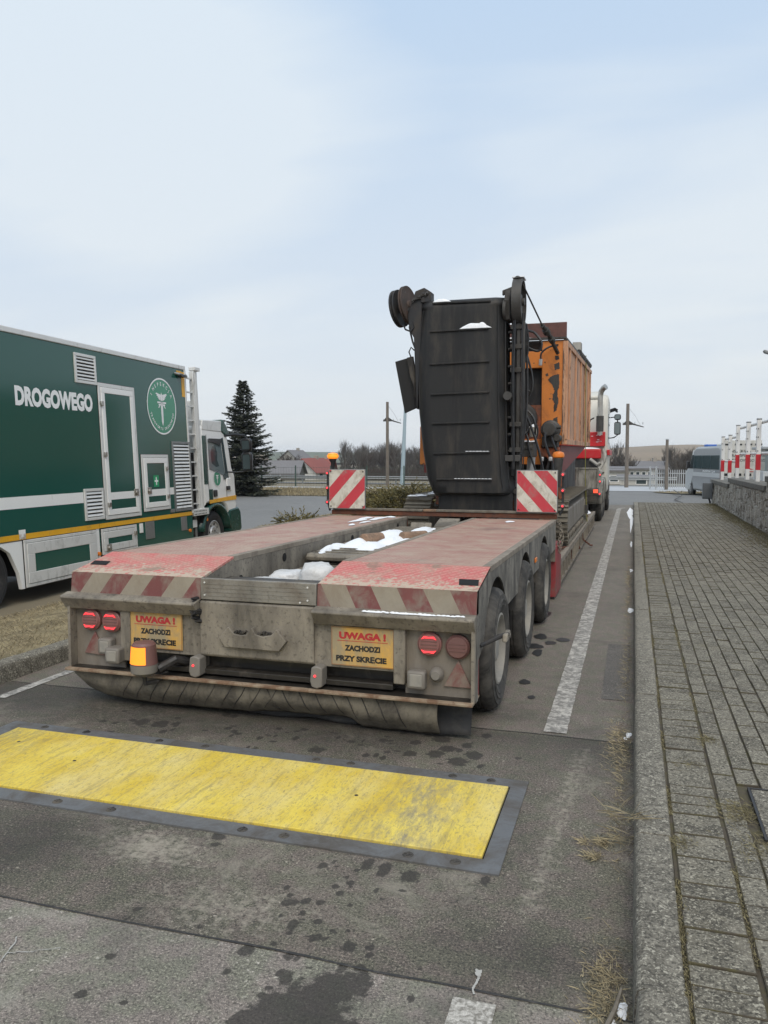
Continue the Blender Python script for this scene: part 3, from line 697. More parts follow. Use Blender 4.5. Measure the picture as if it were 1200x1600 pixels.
# filled cracks and a chalk squiggle
def crack(pts, w_, mat, z=.006, nm='road_crack'):
    m = MB(); A = []; B = []; pp = []
    for i in range(len(pts) - 1):
        for s_ in range(10):
            f = s_ / 10; x = pts[i][0] * (1 - f) + pts[i + 1][0] * f; y = pts[i][1] * (1 - f) + pts[i + 1][1] * f
            pp.append((x + .012 * noise.noise(Vector((x * 20, y * 20, 1))), y + .012 * noise.noise(Vector((x * 20, y * 20, 8)))))
    for i, (x, y) in enumerate(pp):
        a = pp[min(i + 1, len(pp) - 1)]; b = pp[max(i - 1, 0)]; d = Vector((a[0] - b[0], a[1] - b[1])).normalized(); ww = w_ * (.5 + q.random())
        A.append((x - d.y * ww, y + d.x * ww, z)); B.append((x + d.y * ww, y - d.x * ww, z))
    m.strip(A, B); top(m, nm, mat, kind='structure', fixn=False, smooth=False)
crack([(-1.97, 1.9), (-1.946, 2.036), (-1.96, 2.085), (-2.0, 2.178)], .0022, 'chalk'); crack([(-1.958, 2.08), (-1.883, 2.109), (-1.80, 2.16)], .0016, 'chalk', .0072)
crack([(-.448, 2.46), (-.436, 2.42), (-.443, 2.385), (-.439, 2.33)], .0035, 'chalk'); blob_m = MB(); blob(blob_m, -.44, 2.44, .012, .016, .0072); top(blob_m, 'road_marking', 'chalk', kind='structure', fixn=False, smooth=False)
crack([(1.9, 30), (1.6, 34), (2.1, 38), (2.0, 45)], .03, 'tar_seam', -.02)

# yellow weigh plate in its steel frame
t = thing('weighbridge_plate', (-2.05, 3.54, 0), 'worn yellow wheel weighing plate set in a blue grey steel frame across the lane', 'weigh plate')
m = MB(); m.box(-3.535, -.562, 3.172, 3.905, .0, .018); m.build('plate', 'plate_yellow', t, bevel=.003)
m = MB(); x0, x1, y0, y1 = -3.66, -.475, 3.06, 4.02
m.box(x0, x1, y0, 3.165, -.05, .008); m.box(x0, x1, 3.925, y1, -.05, .008); m.box(x0, -3.545, 3.165, 3.925, -.05, .008); m.box(-.555, x1, 3.165, 3.925, -.05, .008)
m.build('frame', 'frame_steel', t)
m = MB(); m.box(-3.545, -.555, 3.165, 3.925, -.05, .002); m.build('gap', 'black_hole', t)
for x in [-3.4, -3.1, -2.6, -2.3, -1.62, -1.42, -.86, -.66]:
    for y in (3.11, 3.975):
        m = MB(); z = .0085
        m.lathe([(.0, z + .0035), (.020, z + .0035), (.024, z)], (x, y, 0), 2, 14)
        m.box(x - .017, x + .017, y - .003, y + .003, z + .001, z + .0055); m.box(x - .003, x + .003, y - .017, y + .017, z + .001, z + .0062)
        m.build('bolt', 'steel_dark', t)
for x, y in ((-1.25, 3.58), (-2.85, 3.55), (-3.35, 3.7)):
    m = MB(); m.lathe([(0, .0195), (.008, .0195), (.010, .018)], (x, y, 0), 2, 12); m.build('screw', 'black_steel', t)

# near lane: a fine sheet with outlined stains, and the trailer's shade painted into its colour
def fbm(x, y, s, sd=0.0, o=4):
    v = 0; a = 1; t_ = 0
    for k in range(o): v += a * noise.noise(Vector((x * s + sd, y * s, sd * 1.7))); t_ += a; a *= .55; s *= 2.1
    return v / t_
WET = [(x, y, a, b) for (x, y, a, b) in SPOTS] + [(-.90, 2.13, .12, .13), (-.86, 2.24, .08, .10), (-.99, 2.09, .08, .10), (-.80, 2.28, .05, .07), (-1.05, 2.02, .06, .06), (-1.02, 2.24, .022, .04), (-.74, 2.06, .04, .07), (-.88, 2.0, .12, .09)]
qq = random.Random(77)
for i in range(60): WET.append((qq.uniform(-3.2, -.75), qq.gauss(4.3, .15), qq.uniform(.006, .03), qq.uniform(.008, .035)))
for i in range(46): WET.append((qq.gauss(-1.0, .16), qq.uniform(2.1, 3.0), qq.uniform(.005, .016), qq.uniform(.006, .02)))
def wet_sheet(x0, x1, y0, y1, st, mat, z=0.0):
    nx = int((x1 - x0) / st) + 1; ny = int((y1 - y0) / st) + 1
    X = np.linspace(x0, x1, nx); Y = np.linspace(y0, y1, ny); wet_ = np.zeros((nx, ny)); XX, YY = np.meshgrid(X, Y, indexing='ij')
    for (x, y, a, b) in WET:
        if not (y0 - .3 < y < y1 + .3): continue
        d = np.sqrt(((XX - x) / a) ** 2 + ((YY - y) / b) ** 2); wet_ = np.maximum(wet_, np.clip(1.5 - d, 0, 1))
    du = np.zeros((nx, ny)); dk = np.zeros((nx, ny))
    for i in range(0, nx):
        for j in range(0, ny):
            x, y = X[i], Y[j]
            if (i % 4 == 0 and j % 4 == 0):
                f_ = fbm(x, y, 1.6, 3, 3)
                # pale, pitted patch left of the middle, worn streak on the right, dust beside the kerb
                d_ = max(0, 1 - (((x + 1.92) / .42) ** 2 + ((y - 2.85) / .26) ** 2) ** .5) * .9
                d_ = max(d_, max(0, 1 - (((x + 1.35) / .75) ** 2 + ((y - 2.55) / .30) ** 2) ** .5) * .55)
                d_ = max(d_, .55 * max(0, 1 - abs(x + .33 - .06 * (y - 3.2)) / .09) * (1 if 2.8 < y < 4.6 else .3))
                d_ = max(d_, .45 * max(0, 1 - abs(x + 3.2) / .8) * max(0, 1 - abs(y - 4.4) / .6))
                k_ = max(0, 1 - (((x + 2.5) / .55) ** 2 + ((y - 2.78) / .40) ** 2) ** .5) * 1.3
                k_ = max(k_, max(0, 1 - (((x + .35) / .4) ** 2 + ((y - 2.55) / .25) ** 2) ** .5) * .9, max(0, 1 - abs(y - 4.65) / .55) * .8 if x > -1.2 else min(1, max(0, y - 3.85) / .5) * 1.0, .6 * max(0, 1 - abs(x + .2) / .3) * max(0, 1 - abs(y - 4.45) / .4))  # dark road patches, plus painted shade towards and under the trailer's rear
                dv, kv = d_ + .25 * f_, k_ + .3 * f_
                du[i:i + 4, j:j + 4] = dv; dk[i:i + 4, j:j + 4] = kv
    import itertools
    me = bpy.data.meshes.new('road'); V = np.stack([XX.ravel(), YY.ravel(), np.full(nx * ny, z)], 1)
    I = np.arange(nx * ny).reshape(nx, ny); F = np.stack([I[:-1, :-1].ravel(), I[1:, :-1].ravel(), I[1:, 1:].ravel(), I[:-1, 1:].ravel()], 1)
    me.vertices.add(len(V)); me.vertices.foreach_set('co', V.ravel().astype(np.float32))
    me.loops.add(F.size); me.loops.foreach_set('vertex_index', F.ravel().astype(np.int32)); me.polygons.add(len(F)); me.polygons.foreach_set('loop_start', (np.arange(len(F)) * 4).astype(np.int32))
    me.update(calc_edges=True)
    def sm(a):
        for _ in range(3): a = (a + np.roll(a, 2, 0) + np.roll(a, -2, 0) + np.roll(a, 2, 1) + np.roll(a, -2, 1)) / 5
        return np.clip(a, 0, 1)
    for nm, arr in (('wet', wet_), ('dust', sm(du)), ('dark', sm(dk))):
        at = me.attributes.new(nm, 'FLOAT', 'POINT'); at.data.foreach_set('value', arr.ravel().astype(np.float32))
    me.materials.append(MATS[mat]); me.validate(); ob = bpy.data.objects.new('road', me); COL.objects.link(ob); return tag(ob, kind='structure')
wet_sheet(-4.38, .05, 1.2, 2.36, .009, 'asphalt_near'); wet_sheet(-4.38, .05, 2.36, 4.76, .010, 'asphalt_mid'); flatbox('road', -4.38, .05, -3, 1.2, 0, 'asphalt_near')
# snow left in the gutter
q = random.Random(21)
m = MB()
for (x, y, a, b) in ((-.06, 25.2, .08, 2.2), (-.02, 21.5, .035, 2.6), (0, 12.2, .022, .2), (0, 9.0, .028, .16), (.005, 4.9, .016, .055), (-.015, 4.83, .01, .02), (.0, 2.40, .02, .035), (-.03, 2.33, .018, .03), (-.01, 16, .02, .5)):
    snow_heap(m, x, y, .003, a, b, min(a, .03) * .45, q, 16)
top(m, 'snow', 'snow', kind='stuff')
tag(bpy.data.objects['snow'], 'thin strip and crumbs of snow lying in the gutter along the right kerb', 'snow')

# ------------------------------------------------------------- small blades: verge, joints, gutter
def blades(name, pts, mat, label, cat, r, kind='stuff'):
    """pts: (x, y, z, height, lean, width)"""
    m = MB()
    for (x, y, z, h, lean, wd) in pts:
        a = r.uniform(0, 6.28); b = a + r.uniform(-.8, .8); m.ct = r.random()
        dx, dy = math.cos(a) * wd, math.sin(a) * wd; lx, ly = -math.sin(b) * lean, math.cos(b) * lean
        m.add([(x - dx, y - dy, z), (x + dx, y + dy, z), (x + dx * .6 + lx * .5, y + dy * .6 + ly * .5, z + h * .7), (x + lx, y + ly, z + h)], [(0, 1, 2, 3)])
    return top(m, name, mat, label, cat, kind=kind, fixn=False, smooth=False)
r = random.Random(3); P = []
for i in range(52000):
    y = 2.2 + 12 * r.random() ** 1.5; x0, e = bank(-5, y)[0], bank(-5, y)[1]; x = -4.56 + (e + 4.56) * r.random()
    z = bank(x, y)[0]; k_ = .6 + .8 * (noise.noise(Vector((x * 2, y * 2, 5))) + .5)
    if r.random() < .25 + .6 * (noise.noise(Vector((x * 1.1, y * 1.1, 1))) + .5): P.append((x, y, z, r.uniform(.008, .035) * k_, r.uniform(.01, .05), r.uniform(.0016, .003)))
for i in range(9000):
    y = 14 + 15 * r.random(); e = bank(-5, y)[1]; x = -4.56 + (e + 4.56) * r.random(); P.append((x, y, bank(x, y)[0], r.uniform(.02, .06), r.uniform(.02, .06), .005))
blades('dry_grass', P, 'straw', 'short flattened straw coloured winter grass on the verge left of the lane', 'grass', r)
P = []
for i in range(16000): P.append((r.uniform(-24, -10), r.uniform(37, 46.4), -.3, r.uniform(.05, .16), r.uniform(.03, .1), .012))
P = [(x, y, gz(x, y) + .02, h, l, wd) for x, y, z, h, l, wd in P if x < -9.8]
for i in range(2500):
    x = r.uniform(1.2, 4.6); y = r.uniform(43.4, 47.6); 
    if y > 49 - x * 1.1: P.append((x, y, gz(x, y) + .04, r.uniform(.04, .12), r.uniform(.02, .06), .01))
blades('dry_grass', P, 'straw', 'straw coloured grass strip across the yard in front of the spruce and far fence', 'grass', r)
P = []
for i in range(26000):
    y = 1.2 + 14 * r.random() ** 1.7; z = .117
    c = r.random()
    if c < .45: x = .180 + r.gauss(0, .009)
    elif c < .7: x = .388 + r.gauss(0, .008)
    else:
        x = .392 + .1 * r.randint(1, 21) + r.gauss(0, .008)
    if noise.noise(Vector((x * 3, y * 1.6, 9))) < (.02 if c < .7 else .12): continue
    P.append((x, y, z, r.uniform(.003, .012), r.uniform(.004, .018), r.uniform(.001, .0022)))
for (cx, cy, n_, s_) in ((.47, 3.68, 700, .05), (.54, 3.36, 450, .07), (.41, 4.6, 220, .03), (.2, 3.3, 220, .03), (.3, 4.2, 60, .03)):
    for i in range(n_): P.append((cx + r.gauss(0, s_), cy + r.gauss(0, s_ * 1.2), .12, r.uniform(.003, .012), r.uniform(.01, .04), r.uniform(.0008, .0016)))
for i in range(22000):
    y = 6 + 22.5 * r.random(); xe = 2.58; wd_ = .25 + .5 * abs(noise.noise(Vector((y * .35, 2, 0))))  ; x = xe - abs(r.gauss(0, wd_ * .6))
    if x > .6: P.append((x, y, .12, r.uniform(.006, .03), r.uniform(.01, .04), r.uniform(.002, .005)))
blades('moss', P, 'moss_leaf', 'moss and dry weeds in the joints of the block pavement and along the stone wall foot', 'weeds', r)
P = []
for (cx, cy, n_, sx_, sy_) in ((-.05, 2.47, 560, .035, .14), (-.045, 4.75, 480, .035, .20), (-.03, 4.3, 200, .02, .3), (-.04, 3.6, 120, .02, .2), (-.02, 6.5, 300, .02, .6), (-.02, 9.5, 400, .02, 1.0), (-.03, 11.5, 300, .02, .5), (-.13, 3.33, 120, .018, .018), (-.1, 3.46, 150, .016, .02), (-.17, 3.45, 60, .01, .012)):
    for i in range(n_):
        x = cx + r.gauss(0, sx_)
        if x < .025: P.append((x, cy + r.gauss(0, sy_), .003, r.uniform(.002, .016), r.uniform(.015, .06), r.uniform(.0010, .0019)))
for i in range(60):
    P.append((.0 + r.gauss(0, .03), 3.5 + r.gauss(0, .05), .125 if r.random() < .5 else .01, r.uniform(.01, .03), r.uniform(.08, .16), .0009))
blades('straw_litter', P, 'straw', 'dry stalks and plant litter washed against the right kerb', 'plant litter', r)
# splinter of wood lying in the gutter with a lump of snow beside it
m = MB(); m.tube([(-.075, 2.18, .012), (-.05, 2.26, .02), (-.02, 2.36, .03), (-.003, 2.44, .045)], [.006, .009, .008, .004], 5)
top(m, 'wood_splinter', 'wood_grey', 'thin grey splinter of wood lying by snow in the gutter at the right kerb', 'stick')

# ------------------------------------------------------------- stone retaining wall
t = thing('stone_wall', (2.8, 20, 0), 'rough grey stone retaining wall with stepped concrete coping along the pavement', 'wall')
m = MB(); m.box(2.62, 3.0, 9.9, 29.9, -.1, .78); m.box(2.62, 3.0, 9.9, 24.6, .78, .95); m.box(2.62, 3.0, 9.9, 17.9, .95, 1.15); m.build('core', 'mortar', t)
m = MB(); q = random.Random(2)
for (ya, yb, zt) in ((24.6, 29.9, .79), (17.9, 24.6, .95), (9.9, 17.9, 1.16)):
    y = ya
    while y < yb - .01:
        wd = min(q.uniform(.11, .23), yb - y)
        if yb - y - wd < .07: wd = yb - y
        z = -.05 - q.uniform(0, .1)
        while z < zt - .01:
            hh = min(q.uniform(.12, .34), zt - z)
            if zt - z - hh < .07: hh = zt - z
            m.ct = q.random(); d = q.uniform(.010, .05); g_ = .010; e = .018
            j = [q.uniform(-.014, .014) for _ in range(16)]
            ys_ = (y + g_ + j[8], y + wd - g_ + j[9], y + wd - g_ + j[10], y + g_ + j[11]); zs_ = (z + g_ + j[12], z + g_ + j[13], z + hh - g_ + j[12], z + hh - g_ + j[14])
            o = [(2.62, ys_[k], zs_[k]) for k in range(4)]
            i_ = [(2.62 - d, ys_[0] + e + j[0], zs_[0] + e + j[1]), (2.62 - d - j[5], ys_[1] - e + j[2], zs_[1] + e + j[3]), (2.62 - d + j[6], ys_[2] - e + j[4], zs_[2] - e), (2.62 - d + j[7], ys_[3] + e, zs_[3] - e + j[0])]
            m.add(o + i_, [(0, 1, 5, 4), (1, 2, 6, 5), (2, 3, 7, 6), (3, 0, 4, 7), (4, 5, 6, 7)]); z += hh
        y += wd
m.build('stonework', 'wall_stone', t, fixn=False, smooth=False)
for (ya, yb, z0) in ((24.72, 30, .785), (18.0, 24.68, .955), (9.8, 17.96, 1.155)):
    y = ya
    while y < yb - .05:
        ye = min(y + 1.5, yb); m = MB(); m.box(2.56, 3.08, y + .004, ye - .004, z0, z0 + .12); m.build('coping', 'concrete_kerb', t, bevel=.012); y = ye
m = MB(); m.box(3.0, 30, 5, 29.9, -.3, .74); m.box(3.0, 30, 29.9, 33, -.3, .2); top(m, 'terrace', 'concrete_kerb', kind='structure')
# red and white railings on the wall
def railing(label, ys, ztop, zmid, zb, y_end, xs_=2.86):
    t = thing('railing', (xs_, sum(ys) / len(ys), zb), label, 'railing', 'red and white railings on the stone wall')
    for y in ys:
        m = MB(); m.box(xs_ - .05, xs_ + .05, y - .05, y + .05, zb - .02, ztop); p = m.build('post', 'rail_white', t, bevel=.012)
        m = MB(); m.box(xs_ - .054, xs_ + .054, y - .054, y + .054, zb + .28, zb + .66); m.build('red_band', 'rail_red', p, bevel=.008)
        m = MB(); m.box(xs_ - .056, xs_ + .056, y - .056, y + .056, ztop - .005, ztop + .03); m.build('post_cap', 'alu_dark', p, bevel=.008)
        m = MB()
        for z in (ztop - .22, ztop - .42, zmid + .06): m.cyl((xs_ - .02, y - .05, z), (xs_ - .02, y - .062, z), .014, n=8); m.cyl((xs_ - .05, y, z), (xs_ - .062, y, z), .014, n=8)
        m.build('bolt', 'black_plastic', p)
    for z, nm in ((ztop - .06, 'handrail'), (zmid, 'mid_rail')):
        m = MB(); m.tube([(xs_ + .09, ys[0] + .25, z), (xs_ + .1, ys[0], z), (xs_ + .1, y_end, z)], .038, 10); m.build(nm, 'rail_white', t)
        m = MB()
        for y in ys: m.cyl((xs_ + .04, y, z), (xs_ + .1, y, z), .03, n=8)
        m.build('bracket', 'alu_dark', t)
railing('farther red and white railing on the lower step of the stone wall', (29.2, 27.1), 2.33, 1.53, .9, 26.0)
railing('nearer red and white railing on the upper step of the stone wall', (25.2, 23.0, 21.15, 19.2, 17.2, 15.2), 2.56, 1.75, 1.07, 14.4)
t = thing('barrier_post', (3.25, 24.2, .74), 'slim white pole with short red bands behind the nearer railing', 'post')
m = MB(); m.cyl((3.25, 24.2, .74), (3.25, 24.2, 2.22), .038, n=12); m.build('pole', 'rail_white', t)
for z0, z1 in ((1.86, 1.98), (1.6, 1.73), (1.02, 1.38)):
    m = MB(); m.cyl((3.25, 24.2, z0), (3.25, 24.2, z1), .041, n=12); m.build('red_band', 'rail_red', t)
m = MB(); m.cyl((3.25, 24.2, 2.22), (3.25, 24.2, 2.25), .045, n=12); m.build('cap', 'alu_dark', t)
# letter-box like cabinet on a bent leg at the end of the wall
t = thing('utility_box', (2.43, 29.2, 0), 'dark grey metal cabinet on a short post at the far end of the stone wall', 'utility box')
m = MB(); m.box(2.25, 2.56, 29.05, 29.35, .26, .80); m.build('cabinet', 'box_grey', t, bevel=.012)
m = MB(); m.box(2.27, 2.545, 29.042, 29.052, .29, .78); m.build('door', 'box_grey', t, bevel=.003)
m = MB(); m.tube([(2.5, 29.2, 0), (2.5, 29.2, .15), (2.46, 29.2, .28)], .03, 8); m.build('post', 'black_steel', t)
# white information board
t = thing('information_board', (4.2, 36, -.2), 'white board with black lettering and dark clips standing behind the railings', 'sign')
m = MB(); m.box(3.5, 5.0, 36, 36.06, .84, 2.36); bd = m.build('panel', 'render_white', t, bevel=.008)
m = MB()
for i in range(4):
    x = 3.6 + i * .38; m.box(x, x + .27, 35.985, 36.0, 2.16, 2.22); m.box(x, x + .27, 35.985, 36.0, .9, 1.0)
m.build('clip', 'black_plastic', t)
for s_, z, wd, h in (('INSPEKCJA', 1.86, .82, .12), ('TRANSPORTU', 1.68, .95, .12), ('DROGOWEGO', 1.48, .95, .12)): letters(s_, 'lettering', 'letter_black', bd, (3.78, 35.998, z), (1, 0, 0), (0, 0, 1), wd, h, .01, .003)
m = MB(); m.add([(4.42, 35.994, 1.16), (4.72, 35.994, 1.16), (4.42, 35.994, 1.26)], [(0, 1, 2)]); m.box(4.4, 4.72, 35.985, 35.995, 1.06, 1.09); m.build('red_mark', 'letter_red', bd, smooth=False)
for x in (3.6, 4.9):
    m = MB(); m.cyl((x, 36.1, -.3), (x, 36.1, 2.3), .035, n=10); m.build('leg', 'galv', t)
# grey glazed kiosk at the right edge
t = thing('kiosk', (6.0, 33, 0), 'grey glazed booth partly seen behind the railings at the right edge', 'booth')
m = MB(); m.box(4.5, 7.8, 31.9, 34.4, -.2, 1.15); m.build('wall', 'van_light', t, bevel=.02)
m = MB(); m.box(4.55, 7.75, 31.95, 34.35, 1.15, 1.95); m.build('window', 'glass_grey', t)
m = MB(); m.box(4.42, 7.9, 31.8, 34.5, 1.95, 2.05); m.build('roof', 'galv', t, bevel=.02)
# lamp post at the right edge
t = thing('street_lamp', (4.62, 31, .2), 'tall galvanised street lamp at the right edge, its arm reaching left', 'street lamp')
m = MB(); m.cyl((4.62, 31, 0), (4.62, 31, 5.2), .085, .055, 12); m.build('pole', 'pole_blue', t)
m = MB(); m.tube([(4.62, 31, 5.1), (4.6, 31, 5.24), (4.54, 31, 5.28), (4.44, 31, 5.29)], .03, 8); m.build('arm', 'galv', t)
m = MB(); m.prism([(4.24, 5.37), (4.28, 5.40), (4.45, 5.33), (4.47, 5.28), (4.42, 5.24), (4.28, 5.29)], 1, 30.88, 31.12); m.build('lamp_head', 'alu_dark', t, bevel=.02)
# ================================================================= BACKGROUND
r = random.Random(17)
# spruce behind the box truck
def spruce(x, y, z, h, rad, label, seed):
    r = random.Random(seed); t = thing('spruce', (x, y, z), label, 'tree')
    m = MB(); m.tube([(x, y, z), (x + .03, y, z + h * .5), (x, y, z + h * .97)], [h * .022, h * .013, .01], 8); m.build('trunk', 'bark_dark', t)
    m = MB(); wd = MB()
    nb = 300
    for i in range(nb):
        f = (i / nb) ** .85; zb = z + .12 + (h - .25) * f; a = i * 2.39996 + r.uniform(-.8, .8); zb += r.uniform(-.09, .09)
        L = rad * (1 - f) ** .9 * (r.uniform(.55, 1.0) if r.random() < .75 else r.uniform(1.0, 1.25)) + .09; droop = -.18 - .25 * (1 - f); up = .35 * f
        n = max(3, int(L / .11)); p = Vector((x, y, zb)); pts = [p.copy()]
        for k in range(n):
            s = (k + 1) / n; d = Vector((math.cos(a), math.sin(a), droop * (1 - s) * 1.2 + up + .18 * s)).normalized(); p = p + d * (L / n); pts.append(p.copy())
        wd.tube(pts, [.018 * (1 - k / (n + 1)) * (L + .3) + .003 for k in range(n + 1)], 4, caps=False)
        side = Vector((-math.sin(a), math.cos(a), 0))
        for k in range(1, n + 1):
            s = k / n
            for sg in (-1, 1):
                for q in range(2):
                    c = pts[k] + Vector((r.uniform(-.05, .05), r.uniform(-.05, .05), r.uniform(-.03, .03)))
                    l = (.10 + .26 * L * (1 - s * .75)) * r.uniform(.5, 1.1); dirv = (side * sg * r.uniform(.5, 1) + Vector((math.cos(a), math.sin(a), 0)) * r.uniform(.3, .9) + Vector((0, 0, r.uniform(-.35, .12)))).normalized()
                    u = dirv.cross(Vector((0, 0, 1))).normalized(); nn = max(2, int(l / .07))
                    for j in range(nn):
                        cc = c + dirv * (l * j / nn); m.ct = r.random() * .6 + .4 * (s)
                        ll = r.uniform(.07, .13); ww = .024
                        for ang in (-.6, .6, 0):
                            dd = (dirv * math.cos(ang) + u * math.sin(ang) + Vector((0, 0, r.uniform(-.25, .25)))).normalized(); vv = dd.cross(Vector((r.uniform(-1, 1), r.uniform(-1, 1), 1))).normalized()
                            m.add([cc - vv * ww * .5, cc + dd * ll * .5 - vv * ww, cc + dd * ll, cc + dd * ll * .5 + vv * ww], [(0, 1, 2, 3)])
    m.build('crown', 'spruce_needles', t, smooth=False, fixn=False); wd.build('branch', 'bark_dark', t, fixn=False)
    return t
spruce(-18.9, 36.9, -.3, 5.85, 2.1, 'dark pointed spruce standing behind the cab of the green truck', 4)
# low juniper mounds on the verge
def juniper(cx, cy, a, b, h, label, seed, n=5200, z0=0.0):
    r = random.Random(seed); t = thing('juniper', (cx, cy, z0), label, 'shrub', 'low juniper shrubs on the verge')
    m = MB(); wd = MB()
    for i in range(n // 14):
        an = r.uniform(0, 6.28); rr = math.sqrt(r.random()); px = cx + a * rr * math.cos(an); py = cy + b * rr * math.sin(an)
        hh = h * (1 - rr ** 3) * (.72 + .4 * noise.noise(Vector((px * 1.3, py * 1.3, seed)))) + .04
        out_ = Vector((math.cos(an) * a, math.sin(an) * b, 0)).normalized(); p = Vector((px, py, z0 + hh * r.uniform(.35, 1)))
        L = r.uniform(.15, .42); d = (out_ * r.uniform(.4, 1.0) + Vector((r.uniform(-.6, .6), r.uniform(-.6, .6), r.uniform(-.1, .45)))).normalized()
        if r.random() < .25: wd.tube([p - d * .3 - Vector((0, 0, .15)), p, p + d * L * .7], [.008, .006, .002], 4, caps=False)
        base = r.random()
        for j in range(14):
            c = p + d * (L * j / 14); dd = (d + Vector((r.uniform(-.8, .8), r.uniform(-.8, .8), r.uniform(-.3, .7)))).normalized(); v = dd.cross(Vector((r.uniform(-1, 1), r.uniform(-1, 1), .5))).normalized()
            l = r.uniform(.04, .09); w_ = .014; m.ct = min(1, max(0, base * .7 + .3 * j / 14 * r.random() + .1 * r.random()))
            m.add([c - v * w_ * .4, c + dd * l * .5 - v * w_, c + dd * l, c + dd * l * .5 + v * w_], [(0, 1, 2, 3)])
    m.build('foliage', 'juniper_leaf', t, smooth=False, fixn=False); wd.build('stem', 'twig', t, fixn=False)
juniper(-5.9, 21.5, 1.35, 1.9, .98, 'low spreading green and gold juniper directly left of the black conveyor', 3, 22000)
juniper(-6.9, 23.4, 1.15, 1.8, .80, 'lower juniper mound behind the left striped board', 5, 18000)
juniper(-8.45, 19.6, .45, .7, .09, 'small creeping juniper tip by the yard edge left of the striped board', 8, 1400, -.06)
juniper(-6.9, 26.5, 1.6, 1.6, .75, 'juniper mound farthest along the verge', 9, 12000)

# bare winter trees: three kinds, copied
def bare_tree(name, seed, h, spread, mat='twig', kind='broad'):
    r = random.Random(seed); t = thing(name, (0, 0, 0), 'x', 'tree', world=True)
    tr = MB(); cr = MB()
    def grow(p, d, L, rad, lev):
        n = 3; pts = [p.copy()]; q = p.copy(); dd = d.copy()
        for i in range(n):
            dd = (dd + Vector((r.uniform(-.16, .16), r.uniform(-.16, .16), r.uniform(-.02, .12)))).normalized(); q = q + dd * (L / n); pts.append(q.copy())
        m = tr if lev == 0 else cr
        m.tube(pts, [rad * (1 - .35 * k / n) for k in range(n + 1)], 6 if lev == 0 else 3, caps=False)
        if lev >= 4: return
        nb = (8, 5, 4, 4)[lev]
        for k in range(nb):
            f = r.uniform(.25 if lev else .3, 1.0); i0 = min(n - 1, int(f * n)); base = pts[i0].lerp(pts[i0 + 1], f * n - i0)
            a = r.uniform(0, 6.28); sp = spread * r.uniform(.6, 1.2); up = .55 if kind == 'broad' else 1.2
            nd = (dd * .6 + Vector((math.cos(a) * sp, math.sin(a) * sp, up * r.uniform(.3, 1)))).normalized()
            grow(base, nd, L * r.uniform(.45, .68), rad * .5, lev + 1)
    grow(Vector((0, 0, 0)), Vector((0, 0, 1)), h * .55, h * .022, 0)
    tr.build('trunk', mat, t, fixn=False); cr.build('crown', mat, t, fixn=False, smooth=False); return t
protos = [bare_tree('bare_tree', 31, 8.5, .8), bare_tree('bare_tree', 32, 9.5, .5, 'twig_grey', 'tall'), bare_tree('bare_tree', 33, 7.5, .95), bare_tree('bare_tree', 34, 9.0, .7, 'twig_grey')]
used = set()
def put(i, x, y, s, a, label, grp):
    o = protos[i] if i not in used else copy_tree(protos[i]); used.add(i)
    o.location = (x, y, gz_far(x, y) - .1); o.rotation_euler = (0, 0, a); o.scale = (s, s, s); o['label'] = label; o['group'] = grp; o['category'] = 'tree'
def dirx(px, Y): return Y * math.tan(math.atan((px - 600) / 1255) - R(17.226))
TL = 'leafless tree in the dense belt behind the left utility pole and lamp pole'
TR = 'leafless tree in the group between the lorry cab and the grey van'
TF = 'leafless tree by the houses between the spruce and the striped board'
k = 0
for row, Y in enumerate((120, 132, 145)):
    for px in np.linspace(546, 700, 20):
        p_ = px + r.uniform(-4, 4); s_ = r.uniform(.50, .68) * (Y / 120) * (1.02 if px < 640 else .93)
        put(r.choice([1, 3, 1, 0]), dirx(p_, Y), Y + r.uniform(-4, 4), s_, r.uniform(0, 6), TL, 'belt of bare trees left of the conveyor'); k += 1
for Y, x0_, x1_, s0, n_ in ((105, 1052, 1118, .46, 12), (118, 1045, 1125, .52, 14), (124, 1040, 1125, .52, 12), (112, 950, 985, .5, 9), (122, 955, 1050, .40, 12), (130, 960, 1050, .36, 12)):
    for px in np.linspace(x0_, x1_, n_): put(r.choice([0, 1, 2, 3]), dirx(px + r.uniform(-3, 3), Y), Y + r.uniform(-4, 4), s0 * r.uniform(.85, 1.15), r.uniform(0, 6), TR, 'bare trees on the right')
for Y, x0_, x1_, s0, n_ in ((125, 418, 470, .5, 9), (140, 470, 570, .42, 12)):
    for px in np.linspace(x0_, x1_, n_): put(r.choice([0, 2, 3]), dirx(px + r.uniform(-3, 3), Y), Y + r.uniform(-4, 4), s0 * r.uniform(.85, 1.15), r.uniform(0, 6), TF, 'bare trees by the houses')
# brushwood under the trees, too dense to count
m = MB()
for i in range(26000):
    if r.random() < .55: px = r.uniform(560, 722); Y = r.uniform(114, 150); hh = 2.6
    elif r.random() < .7: px = r.uniform(948, 1120); Y = r.uniform(108, 128); hh = 2.0
    else: px = r.uniform(415, 560); Y = r.uniform(135, 148); hh = 1.6
    x = dirx(px, Y); z = gz_far(x, Y); a = r.uniform(0, 6.28); l = r.uniform(.3, 1) * hh; m.ct = r.random()
    m.add([(x, Y, z - .1), (x + .05, Y, z - .1), (x + math.cos(a) * .5 * l * .5, Y + math.sin(a) * .3, z + l)], [(0, 1, 2)])
top(m, 'brushwood', 'twig', 'dark tangled brushwood under the distant bare trees', 'brushwood', kind='stuff', fixn=False, smooth=False)
